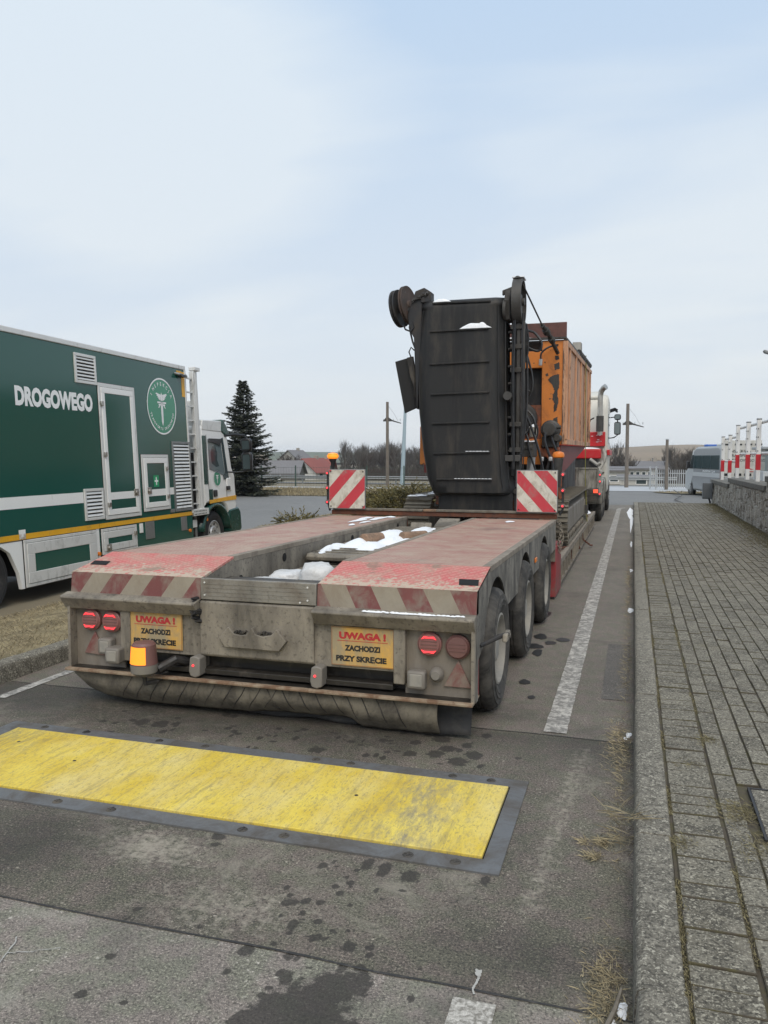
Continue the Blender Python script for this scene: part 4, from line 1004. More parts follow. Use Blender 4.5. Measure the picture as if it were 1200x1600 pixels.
# hills on the horizon
def ridge(name, mat, px0, px1, Y, prof, depth, base=-1.5):
    m = MB(); n = 60; P = []
    for i in range(n):
        px = px0 + (px1 - px0) * i / (n - 1); x = dirx(px, Y); zt = np.interp(px, [a for a, b in prof], [b for a, b in prof])
        for j in range(8):
            s = j / 7; yy = Y - depth * (1 - s); P.append((x * (yy / Y), yy, base + (zt - base) * math.sin(s * math.pi / 2) + 1.0 * noise.noise(Vector((x * .01, yy * .01, 4))) * s))
    m.grid(P, n, 8); return top(m, name, mat, kind='structure', fixn=False)
ridge('hill', 'hill_green', 300, 800, 900, [(300, 9), (420, 8.5), (520, 8.2), (640, 5.5), (800, 4)], 450)
ridge('hill', 'hill_brown', 900, 1260, 600, [(900, 6.5), (960, 8.5), (1020, 9.8), (1080, 10.2), (1150, 9), (1260, 6)], 330)
ridge('hill', 'hill_brown', -500, 420, 800, [(-500, 7), (0, 8), (420, 6)], 400)
ridge('hill', 'hill_green', 1160, 1900, 700, [(1160, 6), (1500, 9), (1900, 7)], 350)
# buildings
def house(name, label, x, y, w_, d, h, rh, wall, roof, ang=0, wins=(), gable=None, chim=True):
    z = gz_far(x, y) - .1; t = thing(name, (x, y, z), label, 'house', world=False, rot=(0, 0, R(ang)))
    m = MB(); m.box(-w_ / 2, w_ / 2, -d / 2, d / 2, 0, h)
    m.prism([(-d / 2, h), (d / 2, h), (0, h + rh)], 0, -w_ / 2 + .02, w_ / 2 - .02); m.build('wall', wall, t, smooth=False)
    m = MB(); e = .35; k_ = rh / (d / 2)
    m.prism([(-d / 2 - e, h - e * k_), (0, h + rh), (d / 2 + e, h - e * k_), (d / 2 + e, h - e * k_ + .15), (0, h + rh + .18), (-d / 2 - e, h - e * k_ + .15)], 0, -w_ / 2 - e, w_ / 2 + e)
    rf = m.build('roof', roof, t, smooth=False)
    if chim: m = MB(); m.box(w_ * .15, w_ * .15 + .5, -.2, .3, h + rh * .6, h + rh + .6); m.build('chimney', 'brick_pale', rf)
    for (wx, wz, ww, wh) in wins:
        m = MB(); m.box(wx - ww / 2 - .08, wx + ww / 2 + .08, -d / 2 - .03, -d / 2 + .02, wz - .08, wz + wh + .08); f = m.build('window', 'white_paint', t)
        m = MB(); m.box(wx - ww / 2, wx + ww / 2, -d / 2 - .045, -d / 2 - .03, wz, wz + wh); m.build('pane', 'glass_dark', f)
    return t
H = lambda px, Y: dirx(px, Y)
house('barn', 'low barn with a wide grey roof beside the spruce', H(437, 100), 100, 6.0, 5, 1.1, 1.5, 'render_dark', 'roof_grey', 12, [(0, .3, 1.2, .6)], chim=False)
house('red_roofed_house', 'house with a bright red tiled roof between the barn and the bare trees', H(489, 118), 118, 5.0, 5, 1.4, 1.9, 'render_white', 'roof_red', 75, [(-1.2, .4, .8, .7), (1.2, .4, .8, .7)])
house('red_roofed_house', 'smaller red roofed wing right of the bright red roofed house', H(502, 124), 124, 4.0, 5, 1.6, 1.9, 'brick_pale', 'roof_red', 10, [(0, .5, .8, .8)])
house('white_house', 'small pale house partly hidden by trees behind the barn', H(462, 150), 150, 5, 6, 3.4, 2.3, 'render_white', 'roof_grey', 80, [(0, 1, 1, 1)])
house('white_building', 'long low pale building with a row of dark windows between lorry and palisade fence', H(983, 95), 95, 5.4, 6, 1.75, .12, 'render_white', 'roof_grey', 0, [(-2.2 + .62 * i, .75, .32, .7) for i in range(8)], chim=False)
house('grey_house', 'grey house with a dark roof beyond the palisade fence', H(1012, 116), 116, 4.0, 5, 2.0, .9, 'render_dark', 'roof_grey', 20, [(-1, .5, .8, .9), (1.2, .5, .8, .9)])
house('pale_garage', 'small pale shed beside the lorry cab in the distance', H(960, 92), 92, 2.2, 4, 1.5, .12, 'render_white', 'roof_grey', 0, [(0, .4, .8, .6)], chim=False)
house('low_shed', 'low white shed in front of the long pale building', H(995, 84), 84, 3.2, 3, .8, .1, 'render_white', 'roof_grey', 0, [(.4, .2, .9, .4)], chim=False)
# crash barriers of the far road
def guardrail(label, x0, x1, y, z0):
    t = thing('guardrail', ((x0 + x1) / 2, y, z0), label, 'guardrail'); m = MB()
    m.prism([(y, z0 + .42), (y - .05, z0 + .46), (y, z0 + .52), (y, z0 + .56), (y - .05, z0 + .62), (y, z0 + .68), (y + .03, z0 + .68), (y + .03, z0 + .42)], 0, x0, x1); m.build('rail', 'alu_dark', t)
    x = x0
    while x < x1:
        m = MB(); m.box(x, x + .1, y + .03, y + .13, z0 - .1, z0 + .66); m.build('post', 'alu_dark', t); x += 4
guardrail('long steel crash barrier behind the wire fence left of the conveyor', -34, -9, 61, -.50)
guardrail('steel crash barrier between lorry cab and palisade fence', -7, 3, 61.5, -.42)
# wire fence
t = thing('wire_fence', (-18, 50.4, -.35), 'thin green wire mesh fence along the far road left of the striped board', 'fence')
m = MB(); zb = -.38
for z in (zb + .05, zb + .5, zb + .95, zb + 1.35): m.box(-40, -10, 50.396, 50.402, z, z + .012)
x = -40
while x < -10: m.box(x, x + .006, 50.394, 50.4, zb, zb + 1.4); x += .2
m.build('mesh', 'post_green', t)
x = -39.8
while x < -10: m = MB(); m.box(x, x + .07, 50.37, 50.43, zb - .1, zb + 1.5); m.build('post', 'post_green', t); x += 2.55
# palisade fence on the right
t = thing('palisade_fence', (2.6, 53, -.3), 'pale metal palisade fence standing in front of the bare trees left of the grey van', 'fence')
m = MB(); x = 1.02; zb = -.28
while x < 5.6:
    m.add([(x, 52, zb + .08), (x + .05, 52, zb + .08), (x + .05, 52, zb + 1.15), (x + .025, 52, zb + 1.22), (x, 52, zb + 1.15), (x, 52.02, zb + .08), (x + .05, 52.02, zb + .08), (x + .05, 52.02, zb + 1.15), (x + .025, 52.02, zb + 1.22), (x, 52.02, zb + 1.15)], [(0, 1, 2, 3, 4), (9, 8, 7, 6, 5), (0, 5, 6, 1), (1, 6, 7, 2), (2, 7, 8, 3), (3, 8, 9, 4), (4, 9, 5, 0)]); x += .125
m.build('paling', 'galv', t, smooth=False)
for z in (zb + .25, zb + .95): m = MB(); m.box(1.0, 5.6, 52.02, 52.05, z, z + .05); m.build('rail', 'galv', t)
for x in (.95, 1.3, 3.2, 5.4): m = MB(); m.box(x, x + .08, 52.05, 52.13, zb - .1, zb + 1.38); m.build('post', 'galv', t)
# poles
def pole(label, x, y, z0, h, arm_dir, cw=1):
    t = thing('utility_pole', (x, y, z0), label, 'utility pole', 'concrete utility poles')
    m = MB(); m.tube([(x, y, z0 - .2), (x, y, z0 + h)], [.13, .10], 8); m.build('pole', 'pole_concrete', t)
    za = z0 + h - 1.35
    m = MB(); m.prism([(x - .32, za + .02), (x - .05, za + .28), (x + .05, za + .28), (x + .38, za + .06), (x + 1.0 * cw, za - .14), (x + 1.0 * cw, za - .2), (x + .35, za - .03), (x - .30, za - .03)], 1, y - .05, y + .05); m.build('crossarm', 'machine_grey', t)
    for dx in (-.28, .45, .95):
        m = MB(); m.cyl((x + dx, y, za), (x + dx, y, za + .14), .03, n=6); m.build('insulator', 'galv', t)
    m = MB(); m.tube([(x + .04, y - .02, za + 1.1), (x + .5, y, za + .5), (x + .8, y, za - .05)], .008, 4); m.build('stay_wire', 'black_steel', t)
pole('utility pole with a short crossarm left of the folded conveyor', -16.8, 55, -.4, 6.0, 1)
pole('utility pole with a short crossarm right of the lorry mirrors', -.42, 55, -.4, 5.55, 1)
t = thing('signal_post', (1.93, 53.5, -.4), 'plain slim concrete post rising above the palisade fence', 'post')
m = MB(); m.tube([(1.93, 51.8, -.3), (1.93, 51.8, 2.72)], [.10, .085], 8); m.build('pole', 'pole_concrete', t)
m = MB(); m.cyl((1.93, 51.8, 2.72), (1.93, 51.8, 2.78), .10, n=8); m.build('cap', 'galv', t)
t = thing('lamp_pole', (-15.7, 55, -.4), 'pale blue grey lamp pole leaning slightly beside the black conveyor', 'lamp pole')
m = MB(); m.tube([(-15.7, 55, -.4), (-15.45, 55, 5.8)], [.17, .09], 10); m.build('pole', 'pole_blue', t)
m = MB(); m.cyl((-15.7, 55, -.42), (-15.7, 55, -.3), .24, n=10); m.build('base', 'galv', t)
# ================================================================= LOW LOADER TRAILER
def wheel(parent, cx, cy, cz, r, wd, side, tyre='tyre_dusty', rim='rim_dusty', rr=.56, dual=True, dish=.13, n=44, hubr=.09, label=None):
    """side = +1: outer face towards +x. cx is the x of the outer face."""
    s = side; m = MB(); X = lambda t: -s * t
    g_ = .008
    pr = [(r * rr, .030), (r * (rr + .05), .012), (r * .70, .004), (r * .72, .0), (r * .735, .003), (r * .78, .001), (r * .80, -.003), (r * .82, .003), (r * .86, .004), (r * .90, .004), (r * .905, .010), (r * .955, .022), (r * .99, .045), (r, .07)]
    w0, w1 = .07, wd - .07
    for k in range(3):
        a = w0 + (w1 - w0) * (k + .7) / 3.4; pr += [(r, a - .008), (r - g_, a - .006), (r - g_, a + .006), (r, a + .008)]
    pr += [(r, wd - .07), (r * .99, wd - .045), (r * .95, wd - .02), (r * .8, wd), (r * rr, wd - .02)]
    m.lathe([(a, X(b)) for a, b in pr], (cx, cy, cz), 0, n)
    w_ = m.build('wheel', tyre, parent, angle=30); 
    if dual:
        m = MB(); m.lathe([(a, X(b + wd + .045)) for a, b in pr], (cx, cy, cz), 0, n); m.build('tyre', tyre, w_, angle=30)
    R_ = r * rr
    m = MB(); m.lathe([(R_ + .004, X(.03)), (R_ + .010, X(.014)), (R_ - .004, X(.010)), (R_ - .012, X(.03)), (R_ - .02, X(.05)), (R_ - .03, X(dish)), (R_ * .62, X(dish + .005)), (R_ * .55, X(dish - .02)), (hubr, X(dish - .022)), (hubr, X(.045)), (hubr * .8, X(.03)), (.0, X(.03))], (cx, cy, cz), 0, 32)
    rm = m.build('rim', rim, w_, angle=35)
    m = MB()
    for i in range(8):
        a = i * math.pi / 4 + .2; yy, zz = math.cos(a) * R_ * .47, math.sin(a) * R_ * .47
        m.cyl((cx + X(dish - .02), cy + yy, cz + zz), (cx + X(dish - .05), cy + yy, cz + zz), .012, n=6)
        yy, zz = math.cos(a + .35) * R_ * .76, math.sin(a + .35) * R_ * .76
    m.build('wheel_nut', rim, w_)
    m = MB()
    for i in range(8):
        a = i * math.pi / 4 + .6; yy, zz = math.cos(a) * R_ * .745, math.sin(a) * R_ * .745
        m.cyl((cx + X(dish - .001), cy + yy, cz + zz), (cx + X(dish + .004), cy + yy, cz + zz), .022, n=10)
    m.build('rim_hole', 'black_hole', w_)
    return w_
TR_ = thing('low_loader_trailer', (-2.2, 11, 0), 'muddy red and grey low loader trailer with yellow UWAGA signs and striped boards', 'trailer')
t = TR_
XR, XL = -.84, -3.60     # outer sides
AX = (5.20, 6.66, 8.12); WR = .40; DZ0, DZ1 = .97, .93
def dz(y): return DZ0 + (DZ1 - DZ0) * (y - 4.95) / 4.45
snow_r = random.Random(14)
for side in (1, -1):
    xo = XR if side > 0 else XL; xi = -1.82 if side > 0 else -2.62; a, b = min(xo, xi), max(xo, xi)
    # deck plates
    m = MB(); m.add([(a, 4.515, .885), (b, 4.515, .885), (b, 4.95, DZ0), (a, 4.95, DZ0), (a, 4.515, .87), (b, 4.515, .87), (b, 4.95, DZ0 - .015), (a, 4.95, DZ0 - .015)], [(0, 1, 2, 3), (4, 7, 6, 5), (0, 4, 5, 1), (1, 5, 6, 2), (2, 6, 7, 3), (3, 7, 4, 0)])
    m.build('rear_ramp_plate', 'tread_red', t)
    m = MB(); x1_, x2_ = a + .05, b - .05
    for (y0, y1) in ((4.955, 7.9), (7.906, 9.4)):
        m.add([(x1_, y0, dz(y0)), (x2_, y0, dz(y0)), (x2_, y1, dz(y1)), (x1_, y1, dz(y1)), (x1_, y0, dz(y0) - .012), (x2_, y0, dz(y0) - .012), (x2_, y1, dz(y1) - .012), (x1_, y1, dz(y1) - .012)], [(0, 1, 2, 3), (4, 7, 6, 5), (0, 4, 5, 1), (1, 5, 6, 2), (2, 6, 7, 3), (3, 7, 4, 0)])
    m.build('deck', 'tread_dusty', t)
    # edge rails of the deck
    for xe in (a, b - .05):
        m = MB(); xf = xe - .003 if xe == a else xe; xg = xe + .05 + (.003 if xe != a else 0)
        m.add([(xf, 4.952, DZ0 + .004), (xg, 4.952, DZ0 + .004), (xg, 9.41, dz(9.4) + .004), (xf, 9.41, dz(9.4) + .004), (xf, 4.952, DZ0 - .035), (xg, 4.952, DZ0 - .035), (xg, 9.41, dz(9.4) - .035), (xf, 9.41, dz(9.4) - .035)], [(0, 1, 2, 3), (4, 7, 6, 5), (0, 4, 5, 1), (1, 5, 6, 2), (2, 6, 7, 3), (3, 7, 4, 0)])
        m.build('edge_rail', 'rail_dusty', t, bevel=.004)
    # outer side plate with three wheel arches
    xs0, xs1 = (xo - .012, xo) if side > 0 else (xo, xo + .012)
    P = [(4.50, .235), (4.50, .76), (4.512, .84), (4.54, .885), (4.95, DZ0 - .004), (9.4, DZ1 - .004), (9.4, .60)]
    zl = .60
    for cy in reversed(AX):
        Rr = .47; a0 = math.asin((zl - WR) / Rr); n = 16
        P += [(cy + math.cos(a0 + (math.pi - 2 * a0) * i / n) * Rr, WR + math.sin(a0 + (math.pi - 2 * a0) * i / n) * Rr) for i in range(n + 1)]
    P += [(4.72, .52), (4.56, .47), (4.56, .235)]
    m = MB(); m.prism(P, 0, xs0, xs1); m.build('side_plate', 'side_plate', t, bevel=.0)
    # wheel arch tunnels
    for cy in AX:
        m = MB(); A = []; B = []; n = 14; lo_, hi_ = (xo - .62, xo - .013) if side > 0 else (xo + .013, xo + .62)
        for i in range(n + 1):
            q = R(8) + (math.pi - R(16)) * i / n; A.append((lo_, cy + math.cos(q) * .475, WR + math.sin(q) * .475)); B.append((hi_, cy + math.cos(q) * .475, WR + math.sin(q) * .475))
        m.strip(A, B); m.build('wheel_arch', 'steel_dark', t, fixn=False)
        wheel(t, (XR + .04) if side > 0 else (XL - .04), cy, WR, WR, .225, side, dish=.135)
        m = MB(); m.box(lo_, hi_ - .02 if side > 0 else hi_, cy - .49, cy - .475, .25, .62); 
    # inner wall of the well
    xw0, xw1 = (xi, xi + .015) if side > 0 else (xi - .015, xi)
    m = MB(); m.prism([(4.52, .30), (4.52, .868), (4.95, DZ0 - .016), (9.4, DZ1 - .016), (9.4, .30)], 0, xw0, xw1); m.build('inner_wall', 'steel_dirty', t)
    for (hy, hz) in ((5.05, .80), (5.79, .865), (7.4, .86), (8.99, .85)):
        m = MB(); e = .004; xx = (xi - e, xi) if side > 0 else (xi, xi + e); m.cyl((xx[0], hy, hz), (xx[1] + (.0), hy, hz), .034 if hy > 5.5 else .028, n=18); m.build('hole', 'black_hole', t)
    # front end of the box
    m = MB(); m.box(a, b, 9.385, 9.4, .45, DZ1 - .052); m.build('front_plate', 'steel_dirty', t)
    # striped reflective strip
    m = MB(); w0_ = b - a; band(m, (a, 4.497, .748), (1, 0, 0), (0, .09, 1), w0_, .137, .16 if side > 0 else .155, -.07 if side > 0 else .10, 0 if side > 0 else .015)
    m.build('striped_strip', ['red_reflector', 'white_reflector'], t, smooth=False, fixn=False)
    m = MB(); m.prism([(4.5, .746), (4.513, .884), (4.56, .884), (4.56, .746)], 0, a, b); m.build('strip_backing', 'steel_dirty', t)
    # folded lip above the lights
    e0, e1 = (a - .01, b + .0) if side > 0 else (a - .03, b + .0)
    m = MB(); m.prism([(4.50, .752), (4.42, .735), (4.415, .722), (4.47, .645), (4.50, .645)], 0, e0, e1); m.build('visor', 'steel_dirty', t, bevel=.004)
# recessed light bays
for (a, b) in ((-3.60, -3.21), (-1.27, -.85)):
    m = MB(); m.box(a, b, 4.53, 4.545, .25, .66); m.build('light_panel', 'steel_grey', t)
m = MB(); m.box(-3.605, -3.585, 4.46, 4.54, .25, .70); m.build('bay_edge', 'steel_dirty', t)
m = MB(); m.box(-.862, -.842, 4.46, 4.54, .25, .70); m.build('bay_edge', 'steel_dirty', t)
for (a, b) in ((-3.215, -3.14), (-1.335, -1.262)):
    m = MB(); m.box(a, b, 4.487, 4.55, .31, .66); m.build('bay_divider', 'steel_dirty', t, bevel=.008)
for (a, b) in ((-3.14, -2.62), (-1.84, -1.335)):
    m = MB(); m.box(a, b, 4.51, 4.535, .38, .66); m.build('rear_plate', 'steel_dirty', t)
# centre section
m = MB(); m.box(-2.615, -1.825, 4.493, 4.53, .75, .885)
m.build('centre_strip', 'alu_strip', t, bevel=.004)
m = MB()
for z in (.775, .80, .825, .85): m.box(-2.58, -1.87, 4.491, 4.494, z, z + .004)
m.build('strip_rib', 'alu_strip', t)
m = MB()
for x, z in ((-2.585, .86), (-2.585, .78), (-1.88, .86), (-1.88, .78), (-1.93, .765)): m.cyl((x, 4.488, z), (x, 4.496, z), .006, n=8)
m.build('rivet', 'alu', t)
m = MB(); m.prism([(4.50, .742), (4.487, .735), (4.487, .40), (4.50, .385), (4.56, .385), (4.56, .742)], 0, -2.62, -1.84); m.build('centre_plate', 'steel_dirty', t, bevel=.005)
for (a, b) in ((-2.62, -1.84),): 
    m = MB(); m.box(a, b, 4.56, 4.9, .60, .84); m.build('rear_beam', 'steel_dark', t)
# cast hook plate in the centre
m = MB(); prof = [(-2.471, .516), (-2.41, .588), (-2.40, .590), (-2.365, .552), (-2.33, .545), (-2.285, .548), (-2.245, .594), (-2.236, .594), (-2.218, .557), (-2.17, .545), (-2.11, .558), (-2.078, .594), (-2.07, .594), (-2.01, .523), (-2.058, .460), (-2.43, .463)]
m.prism(prof, 1, 4.455, 4.489); m.build('hook_plate', 'steel_dirty', t, bevel=.006)
m = MB()
for i in range(22):
    x = (-2.37 + .11 * (i / 10)) if i < 11 else (-2.21 + .12 * (i - 11) / 10); z = .555 + .012 * snow_r.random(); m.cyl((x + snow_r.uniform(-.01, .01), 4.462, z), (x, 4.49, z), .005, .009, 7)
m.build('mud_crust', 'steel_dark', t)
m = MB()
for i in range(26):
    x, z = -2.645 + snow_r.gauss(0, .012), .68 + snow_r.gauss(0, .035); m.cyl((x, 4.44, z), (x + .01, 4.50, z - .01), .006, .018, 6)
m.build('grease_smear', 'black_steel', t)
# lower dark crossmember with ledge
m = MB(); m.box(-3.2, -1.27, 4.60, 4.66, .24, .52); m.build('crossmember', 'oil_dark', t)
m = MB(); m.prism([(4.42, .252), (4.412, .248), (4.412, .236), (4.42, .232), (4.64, .236), (4.64, .246)], 0, -3.60, -.845); m.build('bumper_ledge', 'rust_edge', t, bevel=.002)
m = MB(); m.box(-3.58, -.86, 4.45, 4.62, .2465, .252); m.build('ledge_top', 'oil_dark', t)
m = MB(); m.prism([(4.5, .268), (4.5, .30), (4.515, .305), (4.6, .30), (4.6, .268)], 0, -3.14, -1.34); m.build('bumper_rail', 'oil_dark', t, bevel=.003)
m = MB(); q = random.Random(4)
for i in range(70):
    x = q.uniform(-2.7, -.9); pass
m = MB()
# rubber mat bulging below
m = MB(); nu, nv = 70, 14; P = []; q = random.Random(9)
for i in range(nu):
    x = -3.58 + 2.52 * i / (nu - 1)
    zb = np.interp(x, [-3.58, -3.5, -3.3, -3.0, -2.3, -2.2, -1.62, -1.55, -1.06], [.15, .085, .05, .035, .045, .06, .075, .02, .025]) + .006 * noise.noise(Vector((x * 9, 0, 0)))
    bl = .05 * min(1, (x + 3.62) * 4)
    for j in range(nv):
        s = j / (nv - 1); z = .236 + (zb - .236) * s
        y = 4.50 - bl * math.sin(min(1, s * 1.35) * math.pi * .62) - .012 + .10 * s ** 2.2 + .008 * noise.noise(Vector((x * 3, z * 9, 2)))
        P.append((x, y, z))
m.grid(P, nu, nv); rub = m.build('rubber_mat', 'mat_mud', t, fixn=False)
sm = rub.modifiers.new('solid', 'SOLIDIFY'); sm.thickness = .014; sm.offset = 0
# diagonal tread lugs on the mat
m = MB()
def maty(x, s):
    zb = np.interp(x, [-3.58, -3.5, -3.3, -3.0, -2.3, -2.2, -1.62, -1.55, -1.06], [.15, .085, .05, .035, .045, .06, .075, .02, .025])
    bl = .05 * min(1, (x + 3.62) * 4); z = .236 + (zb - .236) * s
    return 4.50 - bl * math.sin(min(1, s * 1.35) * math.pi * .62) - .0125 + .10 * s ** 2.2 + .008 * noise.noise(Vector((x * 3, z * 9, 2))), z
x = -3.2
while x < -1.15:
    dirn = 1 if x < -2.15 else -1; pts = []
    for j in range(10):
        s = .04 + .84 * j / 9; xx = x + dirn * (.11 * (1 - s) - .02) + .012 * math.sin(s * 5); 
        if -3.55 < xx < -1.08: yy, zz = maty(xx, s); pts.append((xx, yy - .0075, zz))
    if len(pts) > 2: m.tube(pts, .0035, 5)
    x += .105 + q.uniform(-.015, .015)
m.build('mat_groove', 'steel_dark', t, fixn=False)
# hanging torn strip below the mat and the solid right mud flap
m = MB(); P = []
for i in range(30):
    x = -2.34 + .78 * i / 29
    for j in range(5): P.append((x, 4.60 + .01 * math.sin(x * 9), .075 - (.062 + .018 * noise.noise(Vector((x * 5, 1, 1)))) * j / 4))
m.grid(P, 30, 5); o = m.build('torn_flap', 'rubber', t, fixn=False); o.modifiers.new('solid', 'SOLIDIFY').thickness = .01
m = MB(); P = []
for i in range(12):
    x = -1.50 + .62 * i / 11
    for j in range(8): P.append((x, 4.565 + .02 * math.sin(j * .5) + .012 * math.sin(x * 7), .232 - (.212 + .01 * noise.noise(Vector((x * 9, 0, 3)))) * j / 7))
m.grid(P, 12, 8); o = m.build('mud_flap', 'rubber', t, fixn=False); o.modifiers.new('solid', 'SOLIDIFY').thickness = .012
m = MB(); m.box(-.90, -.868, 4.72, 4.74, .22, .66); m.build('reflective_post', 'red_paint_old', t)
# underframe beams
for x in (-2.62, -1.95): m = MB(); m.box(x, x + .13, 4.9, 9.6, .40, .60); m.build('chassis_beam', 'steel_dark', t)
for cy in AX: m = MB(); m.cyl((-3.3, cy, WR), (-1.1, cy, WR), .07, n=12); m.build('axle', 'steel_dark', t)
m = MB(); m.box(-2.6, -1.84, 5.2, 9.3, .58, .61); m.build('well_floor', 'steel_dark', t)
for y in (5.9, 7.4, 8.9): m = MB(); m.box(-2.6, -1.84, y, y + .1, .61, .70); m.build('well_crossbar', 'steel_dirty', t)
# round lamps
def roundlamp(x, z, on, rr=.066):
    m = MB(); m.lathe([(rr + .006, 4.53), (rr + .006, 4.502), (rr, 4.497)], (x, 0, z), 1, 28); m.lathe([(rr, 4.498), (rr * .9, 4.488), (0, 4.484)], (x, 0, z), 1, 28)
    l = m.build('tail_light', 'lamp_red_lens' if on else 'lamp_red_off', t)
    m = MB()
    for k in (-1, 0, 1): m.box(x - rr * .75, x + rr * .75, 4.4825, 4.487, z + k * .02 - .003, z + k * .02 + .003)
    m.build('lens_rib', 'lamp_red_off', l)
    if on:
        m = MB()
        for sz in (-1, 1):
            m.prism([(x + sx * rr, z + sz * q_) for sx, q_ in ((-.68, .031), (-.45, .050), (0, .046), (.45, .050), (.68, .031), (.4, .038), (-.4, .038))], 1, 4.480, 4.4845)
        m.build('led_strip', 'lamp_led', l)
roundlamp(-3.452, .567, True); roundlamp(-3.292, .563, True); roundlamp(-1.118, .562, True); roundlamp(-.950, .556, False)
# triangular reflectors
for pts in ([(-3.52, .335), (-3.355, .325), (-3.435, .485)], [(-1.035, .315), (-.868, .315), (-.948, .475)]):
    m = MB(); m.prism(pts, 1, 4.515, 4.529); m.build('triangle_reflector', 'red_reflector', t, bevel=.003)
# small boxed lamps and plugs
def lampbox(x0, x1, z0, z1, y=4.46):
    m = MB(); m.box(x0, x1, y, 4.53, z0, z1); b_ = m.build('marker_lamp', 'lamp_base', t, bevel=.014)
    m = MB(); m.box(x0 + .018, x1 - .018, y - .004, y + .004, z0 + .018, z1 - .018); m.build('lens', 'rim_dusty', b_, bevel=.008)
lampbox(-3.375, -3.275, .345, .455); lampbox(-3.295, -3.185, .30, .405, 4.42); lampbox(-1.245, -1.135, .295, .405)
m = MB(); m.lathe([(.0, 4.47), (.025, 4.47), (.04, 4.49), (.042, 4.52)], (-1.075, 0, .385), 1, 14); m.build('socket_cap', 'lamp_base', t)
for x in (-1.80, -2.63):
    m = MB(); m.prism([(x - .035, .265), (x - .045, .30), (x - .035, .385), (x + .0, .395), (x + .035, .385), (x + .035, .27), (x, .255)], 1, 4.43, 4.52); s_ = m.build('side_marker', 'lamp_base', t, bevel=.008)
    m = MB(); m.cyl((x - .01, 4.425, .335), (x - .01, 4.432, .335), .008, n=10); m.build('led', 'lamp_led', s_)
# amber working lamp on the rear left
m = MB(); m.lathe([(.0, .27), (.05, .275), (.082, .30), (.086, .345), (.086, .352)], (-2.93, 4.33, 0), 2, 28); m.build('amber_lamp_base', 'lamp_base', t)
m = MB(); m.lathe([(.084, .352), (.079, .41), (.074, .475), (.062, .488), (.0, .490)], (-2.93, 4.33, 0), 2, 28)
al = m.build('amber_lamp', 'lamp_red_off', t)
m = MB(); n = 12; A = []; B = []
for i in range(n + 1):
    a = R(215) + R(95) * i / n; A.append((-2.93 + math.cos(a) * .0865, 4.33 + math.sin(a) * .0865, .36)); B.append((-2.93 + math.cos(a) * .078, 4.33 + math.sin(a) * .078, .468))
m.strip(A, B); m.build('lit_lens', 'lamp_amber_hot', al, fixn=False)
m = MB(); m.tube([(-2.93, 4.33, .275), (-2.93, 4.34, .22), (-2.9, 4.42, .215), (-2.88, 4.52, .25)], .016, 8); m.build('lamp_bracket', 'steel_dark', t)
m = MB(); m.tube([(-2.86, 4.38, .31), (-2.78, 4.45, .36), (-2.74, 4.53, .33), (-2.72, 4.6, .30)], .028, 8); m.build('lamp_arm', 'black_steel', t)
# yellow warning signs
def uwaga(x0, x1, z0, z1, last):
    m = MB(); m.box(x0, x1, 4.497, 4.503, z0, z1); s_ = m.build('warning_sign', 'sign_yellow', t, bevel=.002)
    wd, hh = x1 - x0, z1 - z0; y = 4.4965; u = lambda f: x0 + wd * f; v = lambda f: z0 + hh * f
    letters('UWAGA !', 'red_lettering', 'letter_red', s_, (u(.13), y, v(.70)), (1, 0, 0), (0, 0, 1), wd * .74, hh * .19, .06)
    m = MB(); m.box(u(.1), u(.9), y - .0012, y, v(.635), v(.648)); m.build('underline', 'letter_red', s_)
    letters('ZACHODZI', 'lettering', 'letter_black', s_, (u(.22), y, v(.40)), (1, 0, 0), (0, 0, 1), wd * .56, hh * .155, .055)
    letters('PRZY SKRĘCIE', 'lettering', 'letter_black', s_, (u(.08), y, v(.13)), (1, 0, 0), (0, 0, 1), wd * .80, hh * .155, .055)
    m = MB(); b_ = .006
    m.box(u(0) + .004, u(1) - .004, y - .0008, y, v(0) + .004, v(0) + .004 + b_ * .5); m.box(u(0) + .004, u(1) - .004, y - .0008, y, v(1) - .004 - b_ * .5, v(1) - .004)
    m.box(u(0) + .004, u(0) + .004 + b_ * .5, y - .0009, y, v(0) + .004, v(1) - .004); m.box(u(1) - .004 - b_ * .5, u(1) - .004, y - .0009, y, v(0) + .004, v(1) - .004); m.build('border', 'letter_dim', s_)
uwaga(-3.15, -2.755, .405, .65, False); uwaga(-1.73, -1.33, .395, .635, True)
# openings in the sloping rear plates
for pts in ([(-.985, 4.70), (-.865, 4.70), (-.85, 4.60), (-.965, 4.60)], [(-3.59, 4.74), (-3.46, 4.74), (-3.44, 4.66), (-3.57, 4.66)]):
    m = MB(); zf = lambda y: .885 + (y - 4.515) * (.085 / .435)
    m.add([(x, y, zf(y) + .003) for x, y in pts], [(0, 1, 2, 3)]); m.build('slot', 'black_hole', t, fixn=False)
# side marker arm on the right
m = MB(); m.tube([(-.84, 4.62, .545), (-.80, 4.66, .56), (-.745, 4.72, .585), (-.70, 4.78, .59)], [.012, .013, .016, .014], 8); m.build('marker_arm', 'black_steel', t)
m = MB(); m.prism([(4.70, .555), (4.72, .60), (4.84, .605), (4.88, .575), (4.84, .55)], 0, -.725, -.695); a_ = m.build('side_lamp', 'steel_dirty', t, bevel=.008)
m = MB(); m.cyl((-.694, 4.79, .578), (-.688, 4.79, .578), .012, n=10); m.build('lens', 'lamp_base', a_)
# side reflector between the wheels
m = MB(); m.box(-.838, -.826, 7.3, 7.42, .70, .74); m.build('side_reflector', 'lamp_amber_off', t, bevel=.004)
